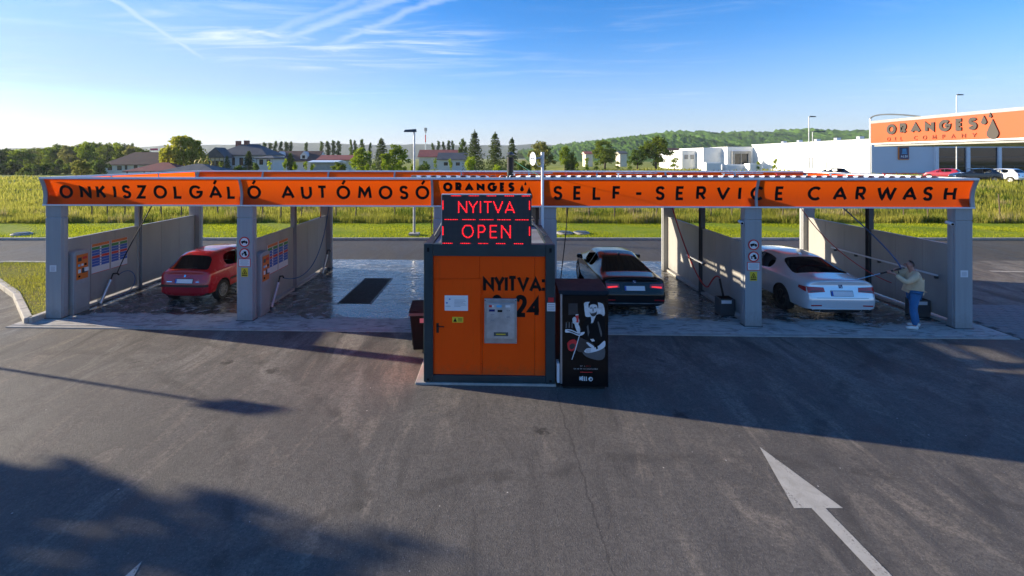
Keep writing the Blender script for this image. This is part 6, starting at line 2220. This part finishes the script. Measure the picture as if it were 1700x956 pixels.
ridge('hills', [(860, 250), (900, 245), (930, 240), (960, 237), (1000, 232), (1030, 228), (1065, 226), (1090, 221), (1125, 218), (1150, 219), (1185, 222), (1215, 219.5), (1260, 222), (1290, 217), (1320, 216), (1380, 219), (1440, 220), (1600, 223), (1800, 226), (2000, 232), (2150, 250)],
      620, 330, 'hill_wood', 420, 40, 6.0, 3)
ridge('hills', [(860, 252), (960, 240), (1010, 231), (1060, 224.5), (1100, 223), (1140, 228), (1200, 240), (1260, 252)], 520, 160, 'hill_wood', 200, 24, 4.0, 7)
ridge('far_hills', [(-1300, 250), (-600, 247), (-200, 246), (0, 247), (240, 245), (300, 242), (400, 240), (470, 237), (560, 238), (640, 241), (690, 239.5), (760, 241), (860, 242), (880, 240), (960, 243), (1200, 240), (1900, 240)], 1900, 700, 'far_hill_wood', 260, 14, 6.0, 5)

# ================================================================= HOUSES
def house(name, label, Y, x0, x1, ridge_y, eave_y, roof, wall='white_wall', depth=9.0, kind='hip', windows=(), chimneys=(), base=None):
    """x0..x1 eave ends and the two heights as photograph pixels at distance Y"""
    k = Y / 770
    X0, X1 = (x0 - 800) * k, (x1 - 800) * k
    gz = float(ground_h((X0 + X1) / 2, Y)) if base is None else base
    zr = 4.3 + (262 - ridge_y) * k; ze = 4.3 + (262 - eave_y) * k
    cx = (X0 + X1) / 2; hw = (X1 - X0) / 2
    t = thing(name, label, 'house', (cx, Y, gz))
    zr -= gz; ze -= gz
    MB().box((-hw + .5, .5, -.3), (hw - .5, depth - .5, ze + .02)).build('wall', wall, t)
    mb = MB()
    rl = hw - (depth * .42 if kind == 'hip' else 0)
    rl = max(rl, hw * .12)
    v = [(-hw, 0, ze), (hw, 0, ze), (hw, depth, ze), (-hw, depth, ze), (-rl, depth / 2, zr), (rl, depth / 2, zr),
         (-hw, 0, ze - .18), (hw, 0, ze - .18), (hw, depth, ze - .18), (-hw, depth, ze - .18)]
    mb.add(v, [(0, 1, 5, 4), (1, 2, 5), (2, 3, 4, 5), (3, 0, 4), (0, 6, 7, 1), (1, 7, 8, 2), (2, 8, 9, 3), (3, 9, 6, 0), (6, 9, 8, 7)])
    rf = mb.build('roof', roof, t)
    if kind != 'hip':
        for s in (-1, 1):
            mb = MB(); mb.prism([(.55, ze - .1), (depth - .55, ze - .1), (depth / 2, zr - .25)], lambda a, b, d: (s * (hw - d), a, b), -.02, .12); mb.build('gable', wall, t)
    for xx, w_, h_ in chimneys:
        c = (xx - (x0 + x1) / 2) * k
        cm = MB().box((c - w_ / 2, depth / 2 - .4, zr - 1.0), (c + w_ / 2, depth / 2 + .4, zr + h_)).build('chimney', 'brick_red', rf)
    for xx, yy, w_, h_ in windows:
        c = (xx - (x0 + x1) / 2) * k; z = 4.3 + (262 - yy) * k - gz
        wn = MB().box((c - w_ / 2, .46, z - h_ / 2), (c + w_ / 2, .50, z + h_ / 2)).build('window', 'hi_white', t)
        MB().box((c - w_ / 2 + .08, .445, z - h_ / 2 + .08), (c + w_ / 2 - .08, .459, z + h_ / 2 - .08)).build('pane', 'window_glass', wn)
    return t


hA = house('long_house', 'low brown roofed building with flag behind the red pavilion', 120, 168, 274, 252, 273, 'roof_brown', 'cream_wall', 11, 'hip', [(180, 279, 1.4, 1.3), (196, 279, 1.4, 1.3), (207, 277, .9, 1.6), (223, 277, 1.2, 1.4)])
k_ = 120 / 770
t = thing('flag', 'small pink flag on the ridge of the brown roofed building', 'flag', ((224 - 800) * k_, 125.5, 5.6))
mb = MB(); mb.tube([(0, 0, 0), (0, 0, 1.3)], .05, 6); mb.build('pole', 'galvanised', t)
mat('flag_pink', (0.62, 0.08, 0.14), 0.8, 0, 0.1)
mb = MB()
for i in range(6):
    x = i * .42; yv = .12 * math.sin(i * 1.3)
    mb.v += [(x, yv, .75), (x, yv, 1.25), (x, yv + .02, .75), (x, yv + .02, 1.25)]
for i in range(5):
    a = 4 * i; b = a + 4
    for q in ((a, b, b + 1, a + 1), (a + 2, a + 3, b + 3, b + 2), (a + 1, b + 1, b + 3, a + 3), (a, a + 2, b + 2, b)):
        mb.f.append(q); mb.m.append(0)
mb.build('cloth', 'flag_pink', t)
house('villa', 'white two-storey house with slate hip roof and two chimneys', 104, 352, 442, 238, 257, 'roof_slate', 'white_wall', 10, 'hip', [(385, 268, 1.1, 1.9), (399, 268, 1.1, 1.9), (413, 268, 1.1, 1.9), (427, 268, 1.1, 1.9)],
      [(376.5, 1.0, .75), (391, 1.0, .85)])
# glazed porch wing of the villa
t = thing('porch', 'dark timber gabled porch at the left end of the white house', 'porch', ((357 - 800) * 101 / 770, 101, .1))
MB().box((-2.0, 0, 0), (2.0, 3.2, 4.4)).build('wall', 'white_wall', t)
mb = MB(); mb.prism([(-2.5, 4.2), (2.5, 4.2), (0.3, 6.5)], lambda a, b, d: (a, d, b), -.5, 3.4); mb.build('roof', 'roof_slate', t)
for k in range(5):
    MB().box((-1.95 + k * .95, -.05, .3), (-1.85 + k * .95, -.005, 4.2)).build('post', 'wood_post', t)
    if k < 4: MB().box((-1.78 + k * .95, -.02, 1.6), (-1.08 + k * .95, -.003, 3.6)).build('pane', 'window_glass', t)
house('wing_house', 'white annex under a low slate roof right of the chimneyed house', 98, 420, 455, 258, 262, 'roof_slate', 'white_wall', 7, 'hip', [(432, 269, 1, 1.3), (444, 269, 1, 1.3)])
hD = house('row_house', 'long brown roofed building with white dormers left of the poplars', 128, 434, 526, 250, 267, 'roof_brown', 'white_wall', 10, 'gable', [(450, 274, 1.2, 1.3), (505, 274, 1.2, 1.3)])
for x in (462, 502):
    c = (x - 480) * 128 / 770
    d_ = MB(); d_.prism([(-.9, 3.7), (.9, 3.7), (.9, 4.9), (0, 6.0), (-.9, 4.9)], lambda a, b, dd: (c + a, dd, b), .9, 4.0); dm = d_.build('dormer', 'white_wall', hD)
    MB().box((c - .4, .86, 4.0), (c + .4, .895, 4.9)).build('pane', 'window_glass', dm)
house('row_house', 'low red-brown tiled house between the dormered roof and the round trees', 122, 524, 582, 257, 265, 'roof_red', 'cream_wall', 9, 'gable')
house('carport', 'pale flat roofed carport below the red-brown tiled roof', 92, 510, 560, 266, 268.5, 'white_trim', 'wall_grey', 6, 'gable')
house('barn', 'large red roofed barn under the right row of poplars', 170, 693, 768, 248, 260, 'roof_red', 'cream_wall', 12, 'gable')
house('farm_house', 'dark grey roofed house before the red barn', 138, 725, 776, 253, 264.5, 'roof_slate', 'white_wall', 9, 'gable', [(740, 272, 1.4, 1.2), (760, 272, 1.4, 1.2)])
house('cottage', 'brown roofed cottage just left of the white shop', 150, 1108, 1140, 245, 254, 'roof_brown', 'white_wall', 9, 'gable', [(1118, 259, 1.2, 1.3)])
house('cottage', 'small white house between the two meadow trees', 210, 1028, 1043, 250.5, 254.5, 'roof_slate', 'cream_wall', 8, 'gable')
house('cottage', 'small red roofed cottage left of the olive meadow tree', 220, 971, 986, 251, 255, 'roof_red', 'cream_wall', 8, 'gable')


def pavilion(label, Y, x0, x1, ry, ey, roof):
    k = Y / 770
    X0, X1 = (x0 - 800) * k, (x1 - 800) * k; cx = (X0 + X1) / 2; hw = (X1 - X0) / 2
    zr = 4.3 + (262 - ry) * k; ze = 4.3 + (262 - ey) * k
    t = thing('pavilion', label, 'pavilion', (cx, Y, .1)); zr -= .1; ze -= .1
    mb = MB(); v = [(-hw, 0, ze), (hw, 0, ze), (hw, 7, ze), (-hw, 7, ze), (-.6, 3.5, zr), (.6, 3.5, zr), (-hw, 0, ze - .12), (hw, 0, ze - .12), (hw, 7, ze - .12), (-hw, 7, ze - .12)]
    mb.add(v, [(0, 1, 5, 4), (1, 2, 5), (2, 3, 4, 5), (3, 0, 4), (0, 6, 7, 1), (1, 7, 8, 2), (2, 8, 9, 3), (3, 9, 6, 0), (6, 9, 8, 7)]); mb.build('roof', roof, t)
    for a in (-hw + .5, -hw / 3, hw / 3, hw - .5):
        for y in (.5, 6.5):
            MB().box((a - .08, y - .08, -.2), (a + .08, y + .08, ze - .1)).build('post', 'wood_post', t)


pavilion('open pavilion with red hipped roof left of the grey one', 84, 203, 302, 269.5, 284, 'roof_red')
pavilion('open pavilion with grey hipped roof before the willow', 78, 262, 357, 272, 284, 'roof_slate')
o = MB()
for i, (a, b) in enumerate(((-0.9, 0.55), (0.9, 0.55))):
    o.tube([(a + .62 * math.cos(k * .3927), 0, b + .62 * math.sin(k * .3927)) for k in range(17)], .07, 6)
o.tube([(-.9, 0, .55), (-.3, 0, 1.35), (.7, 0, 1.35), (.9, 0, .55), (.0, 0, .5), (-.3, 0, 1.35)], .06, 6); o.tube([(.7, 0, 1.35), (.72, 0, 1.75), (1.0, 0, 1.75)], .06, 6); o.tube([(.0, 0, .5), (-.45, 0, 1.6), (-.65, 0, 1.62)], .06, 6); o.tube([(-.9, 0, .55), (.0, 0, .5)], .06, 6)
mat('bicycle_yellow', (0.70, 0.48, 0.03), 0.5, 0, 0.05)
bo_ = o.build('bicycle', 'bicycle_yellow'); bo_.location = ((336 - 800) * 82 / 770, 82.2, 2.85); tag(bo_, 'yellow bicycle figure set up above the grey pavilion', 'bicycle')

# ================================================================= SHOP AND FUEL CANOPY
k = 77 / 770
SX = 64.7
t = thing('supermarket', 'long white supermarket hall with loading dock and glazed front', 'shop', (SX, 77, 1.4))
MB().box((0, 0, -.5), (70, 34, 5.9)).build('hall', 'shop_white', t)
MB().box((-.02, -.03, -.4), (70, -.002, 5.6)).build('front_shade_face', 'shop_panel_shade', t)  # shade of the camera-facing side put into the wall colour
MB().box((-.15, -.15, 5.901), (70, 34.1, 6.08)).build('parapet', 'white_trim', t)
dk = MB().box((-6.2, 33.5, -.5), (0.3, 44, 5.55)).build('dock_block', 'shop_white', t)
MB().box((-10.7, 36, -.5), (-6.21, 50, 5.4)).build('annex', 'shop_white', t)
MB().box((-14.2, 40, -.5), (-10.71, 54, 4.8)).build('annex', 'shop_white', t)
fr = bpy.data.objects.new('loading_dock', None); COL.objects.link(fr); fr.parent = t
MB().box((-5.3, 33.0, -.4), (-4.7, 33.49, 3.9)).build('frame', 'wall_grey', fr)
MB().box((-1.5, 33.0, -.4), (-.9, 33.49, 3.9)).build('frame', 'wall_grey', fr)
MB().box((-5.3, 33.0, 3.91), (-.9, 33.49, 4.5)).build('frame', 'wall_grey', fr)
MB().box((-4.69, 33.3, -.4), (-1.51, 33.49, 3.9)).build('door', 'shop_glass', fr)
for a in (-3.1,):
    MB().box((a - .1, 33.2, -.4), (a + .1, 33.29, 3.9)).build('mullion', 'wall_grey', fr)
for y in (10.0, 13.5):
    g_ = MB().box((-.06, y, 1.0), (-.002, y + 2.2, 2.9)).build('vent_grille', 'wall_grey', t)
    for q in range(7):
        MB().box((-.09, y + .15, 1.15 + q * .24), (-.061, y + 2.05, 1.28 + q * .24)).build('slat', 'shop_panel_shade', g_)
for x, y in ((-13.6, 39.98), (-12.1, 39.98)):
    MB().box((x, y - .05, 2.6), (x + .9, y + .01, 3.7)).build('vent_grille', 'wall_grey', t)
for q in range(5):
    MB().cbox((3 + q * .5, 6 + q * 6.0, 6.4), (.8, .8, .7)).build('roof_vent', 'galvanised', t)
# glazed front with posts
for q in range(8):
    x = 10.3 + q * 5.2
    MB().box((x, -.34, -.4), (x + .55, -.03, 5.6)).build('post', 'white_trim', t)
    gl = MB().box((x + .56, -.12, .0), (x + 5.19, -.05, 4.6)).build('shop_window', 'shop_glass', t)
    for z in (1.5, 3.0):
        MB().box((x + .56, -.15, z), (x + 5.19, -.121, z + .08)).build('mullion', 'dark_steel', gl)
    MB().box((x + 2.8, -.15, 0), (x + 2.9, -.1215, 1.49)).build('mullion', 'dark_steel', gl)
sg = thing('shop_sign', 'navy shop sign with orange border on the pale front wall', 'sign', (68.9 + .1, 76.9, 4.0))
MB().box((0, -.12, 0), (1.75, .06, 2.15)).build('border', 'sign_orange', sg, bevel=0.05)
MB().box((.12, -.16, .12), (1.63, -.121, 2.03)).build('field', 'sign_navy', sg)
SF = lambda a, b, d: (a, -.16 - d, b)
for q in range(4):
    mb = MB(); mb.prism([(.45 + q * .02, 1.0 + q * .22), (1.35 - q * .03, 1.0 + q * .22), (1.28 - q * .05, 1.14 + q * .22), (.55 + q * .05, 1.14 + q * .22)], SF, .002, .01); mb.build('emblem_bar', 'cyan_print', sg)
text_line('ALDI', .30, 1.45, .35, .42, .10, SF, 'hi_white', sg, .01, .8, d0=.002)
for q, (x, y, w, h) in enumerate(((44.5, 92, 3.0, 2.0), (48.5, 92, 3.6, 1.6), (52.0, 90, 2.4, 1.8))):
    tt = thing('plant_unit', ('left', 'middle', 'right')[q] + ' of three pale cooling units before the shop annex', 'plant unit', (x, y, 1.4))
    MB().box((0, 0, 0), (w, 2, h)).build('casing', 'shop_white', tt, bevel=0.05)
    MB().box((.3, -.03, .3), (w - .3, -.001, h - .3)).build('grille', 'shop_panel_shade', tt)

# fuel canopy at the right edge
CX = 23.5
t = thing('fuel_canopy', 'orange fuel station canopy with lettered side at the right edge', 'canopy', (CX, 0, 0))
Y0c, Y1c, Zb, Zt = 12.0, 28.0, 5.1, 6.52
for a in range(8):
    y0 = Y0c + a * 2.0
    MB().box((-.02, y0 + .003, Zb + .08), (.06, y0 + 1.997, Zt - .16)).build('side_panel', 'canopy_orange', t)
MB().box((.0, Y1c + .001, Zb + .08), (10, Y1c + .06, Zt - .16)).build('rear_panel', 'canopy_orange', t)
MB().box((-.05, Y0c, Zt - .159), (10, Y1c + .07, Zt)).build('top_trim', 'wall_grey', t)
MB().box((-.03, Y0c, Zb), (10, Y1c + .05, Zb + .079)).build('bottom_trim', 'white_trim', t)
MB().box((.1, Y0c + .1, Zb - .12), (9.9, Y1c - .1, Zb - .001)).build('soffit', 'wall_grey', t)
for y in (14.5, 25.5):
    MB().box((8.6, y - .25, 0), (9.1, y + .25, Zb - .121)).build('column', 'white_trim', t, bevel=0.03)
mb = MB(); mb.tube([(-.02, Y1c + .04, 0), (-.02, Y1c + .04, Zt + .15)], .05, 8); mb.build('downpipe', 'white_trim', t, smooth=True)
mb = MB(); mb.tube(bez((-.02, Y1c + .04, Zt + .10), (-.02, Y1c + .04, Zt + .45), (.3, 27, Zt + .4), (.6, 25.5, Zt + .05)), .04, 8); mb.build('overflow_hose', 'dark_steel', t, smooth=True)
# letters read from the far end towards the camera: a grows as y falls
CF = lambda a, b, d: (-.021 - d, 28.0 - a, b)
text_line('ORANGES', 1.15, 6.05, 5.64, .60, .165, CF, 'letter_bronze', t, .06, 1.0)
text_line('OIL COMPANY', 1.15, 6.0, 5.27, .22, .032, CF, 'letter_dull_orange', t, .03, 1.0)
for cx, cy, r, h in ((6.35, 5.98, .12, .30), (6.62, 6.22, .065, .17), (6.72, 5.42, .25, .66)):
    mb = MB(); mb.prism(teardrop(cx, cy, r, h), CF, .001, .06); mb.build('drop_emblem', 'letter_bronze', t)


# ================================================================= LAMP POSTS, MAST, POSTS
def lamp(label, X, Y, gz, top, head=1, name='lamp_post'):
    t = thing(name, label, 'lamp post', (X, Y, gz))
    h = top - gz
    MB().cbox((0, 0, .06), (.55, .55, .14)).build('footing', 'pale_concrete', t)
    mb = MB(); mb.tube([(0, 0, 0), (0, 0, h)], [.075, .05], 10); mb.build('pole', 'galvanised', t, smooth=True)
    mb = MB(); L = .55 * head
    mb.add([(-L, -.13, h - .02), (.12, -.13, h - .02), (.12, .13, h - .02), (-L, .13, h - .02), (-L * .9, -.09, h + .10), (.1, -.09, h + .14), (.1, .09, h + .14), (-L * .9, .09, h + .10)],
           [(0, 3, 2, 1), (4, 5, 6, 7), (0, 1, 5, 4), (1, 2, 6, 5), (2, 3, 7, 6), (3, 0, 4, 7)])
    mb.build('lamp_head', 'dark_steel', t)
    return t


lamp('grey lamp post on the verge behind the empty bay', -3.66, 25.1, .11, 5.72)
lamp('tall lamp post before the long white shop wall', 543 * 60 / 770, 60, 1.4, 9.6, -1.6)
lamp('shorter lamp post with long arm before the shop wall', 549 * 64 / 770, 64, 1.4, 7.9, -3.2)
lamp('lamp post whose head rises above the orange canopy', 788 * 62 / 770, 62, 1.4, 12.7, -1.6)
t = thing('antenna_tower', 'thin red and white radio mast on the skyline behind the lamp post', 'mast', ((706.5 - 800) * 300 / 770, 300, 0))
for q in range(5):
    z0 = q * 4.8; mb = MB(); mb.tube([(0, 0, z0), (0, 0, z0 + 4.8)], .32, 8); mb.build('section', 'red_print' if q % 2 else 'hi_white', t)
mb = MB()
for q in range(3):
    a = q * 2.094; mb.cbox((.7 * math.cos(a), .7 * math.sin(a), 22.6), (.5, .5, 2.2), a)
mb.cbox((0, 0, 21), (1.4, 1.4, .25)); mb.build('antenna_panel', 'dark_steel', t)
# wire fence posts in the meadow
rp = random.Random(12)
cnt = {}
post = None
for q, x in enumerate([152, 178, 207, 236, 268, 300, 332, 362, 400, 436, 466, 500, 532, 558, 590, 655, 940, 978, 1020, 1052, 1090, 1180, 1215, 1300, 1400, 1450, 1500, 1540, 1660]):
    Y = 31.5 + rp.uniform(-.2, .2); X = (x - 800) * Y / 770
    if post is None:
        mb = MB(); mb.tube([(0, 0, -.2), (.02, 0, .8), (0, 0, 1.62)], [.045, .04, .035], 7); post = mb.build('fence_post', 'wood_post', smooth=True); o = post
    else:
        o = post.copy(); COL.objects.link(o)
    o.location = (X, Y, float(ground_h(X, Y))); o.rotation_euler = (rp.uniform(-.05, .05), rp.uniform(-.05, .05), 0); o.scale = (1, 1, rp.uniform(.85, 1.1))
    zone = 0 if x < 400 else 1 if x < 720 else 2 if x < 1235 else 3 if x < 1600 else 4
    cnt[zone] = cnt.get(zone, -1) + 1
    tag(o, (ORD[cnt[zone]] + ' fence post from left in the tall grass ' + ('beyond the leftmost bay', 'beyond the empty bay', 'beyond the bay of the black car', 'beyond the bay of the white car')[zone]) if zone < 4 else 'single thin fence post in the grass right of the building', 'fence post', 'fence posts in the tall grass')
o = post.copy(); COL.objects.link(o); o.location = (-36.0, 41, .1); o.scale = (2.2, 2.2, 1.2)
tag(o, 'thicker old wooden post in the field left of the building', 'fence post', 'lone field posts')
# manhole covers on the verge
for x, y, lab in ((937, 388, 'left of two round concrete manhole covers on the verge'), (965, 388, 'right of two round concrete manhole covers on the verge'), (36, 399, 'concrete manhole ring on the verge at the left')):
    Y = max(25.2, 3311 * .975 / (y - 262)); X = (x - 800) * Y / 770
    t = thing('manhole', lab, 'manhole', (X, Y, .11))
    mb = MB(); mb.lathe([(.0001, .10), (.42, .10), (.46, .06), (.46, -.05)], 20); mb.build('ring', 'pale_concrete', t, smooth=True)
    mb = MB(); mb.lathe([(.0001, .135), (.34, .13), (.34, .101)], 20); mb.build('lid', 'dark_steel', t, smooth=True)

# ================================================================= HAZE
mb = MB(); mb.box((-3600, -60, -3), (4000, 3900, 108))
hz = mb.build('haze', 'asphalt')
hz.data.materials.clear()
hm_ = bpy.data.materials.new('haze'); hm_.use_nodes = True; hm_.node_tree.nodes.clear()
pv = nd(hm_.node_tree, 'ShaderNodeVolumePrincipled')
pv.inputs['Color'].default_value = (0.86, 0.92, 1.0, 1); pv.inputs['Density'].default_value = 0.00016; pv.inputs['Anisotropy'].default_value = 0.2
ov = nd(hm_.node_tree, 'ShaderNodeOutputMaterial'); hm_.node_tree.links.new(pv.outputs[0], ov.inputs['Volume'])
hz.data.materials.append(hm_)
tag(hz, 'thin pale haze over the whole valley', 'haze', kind='stuff')
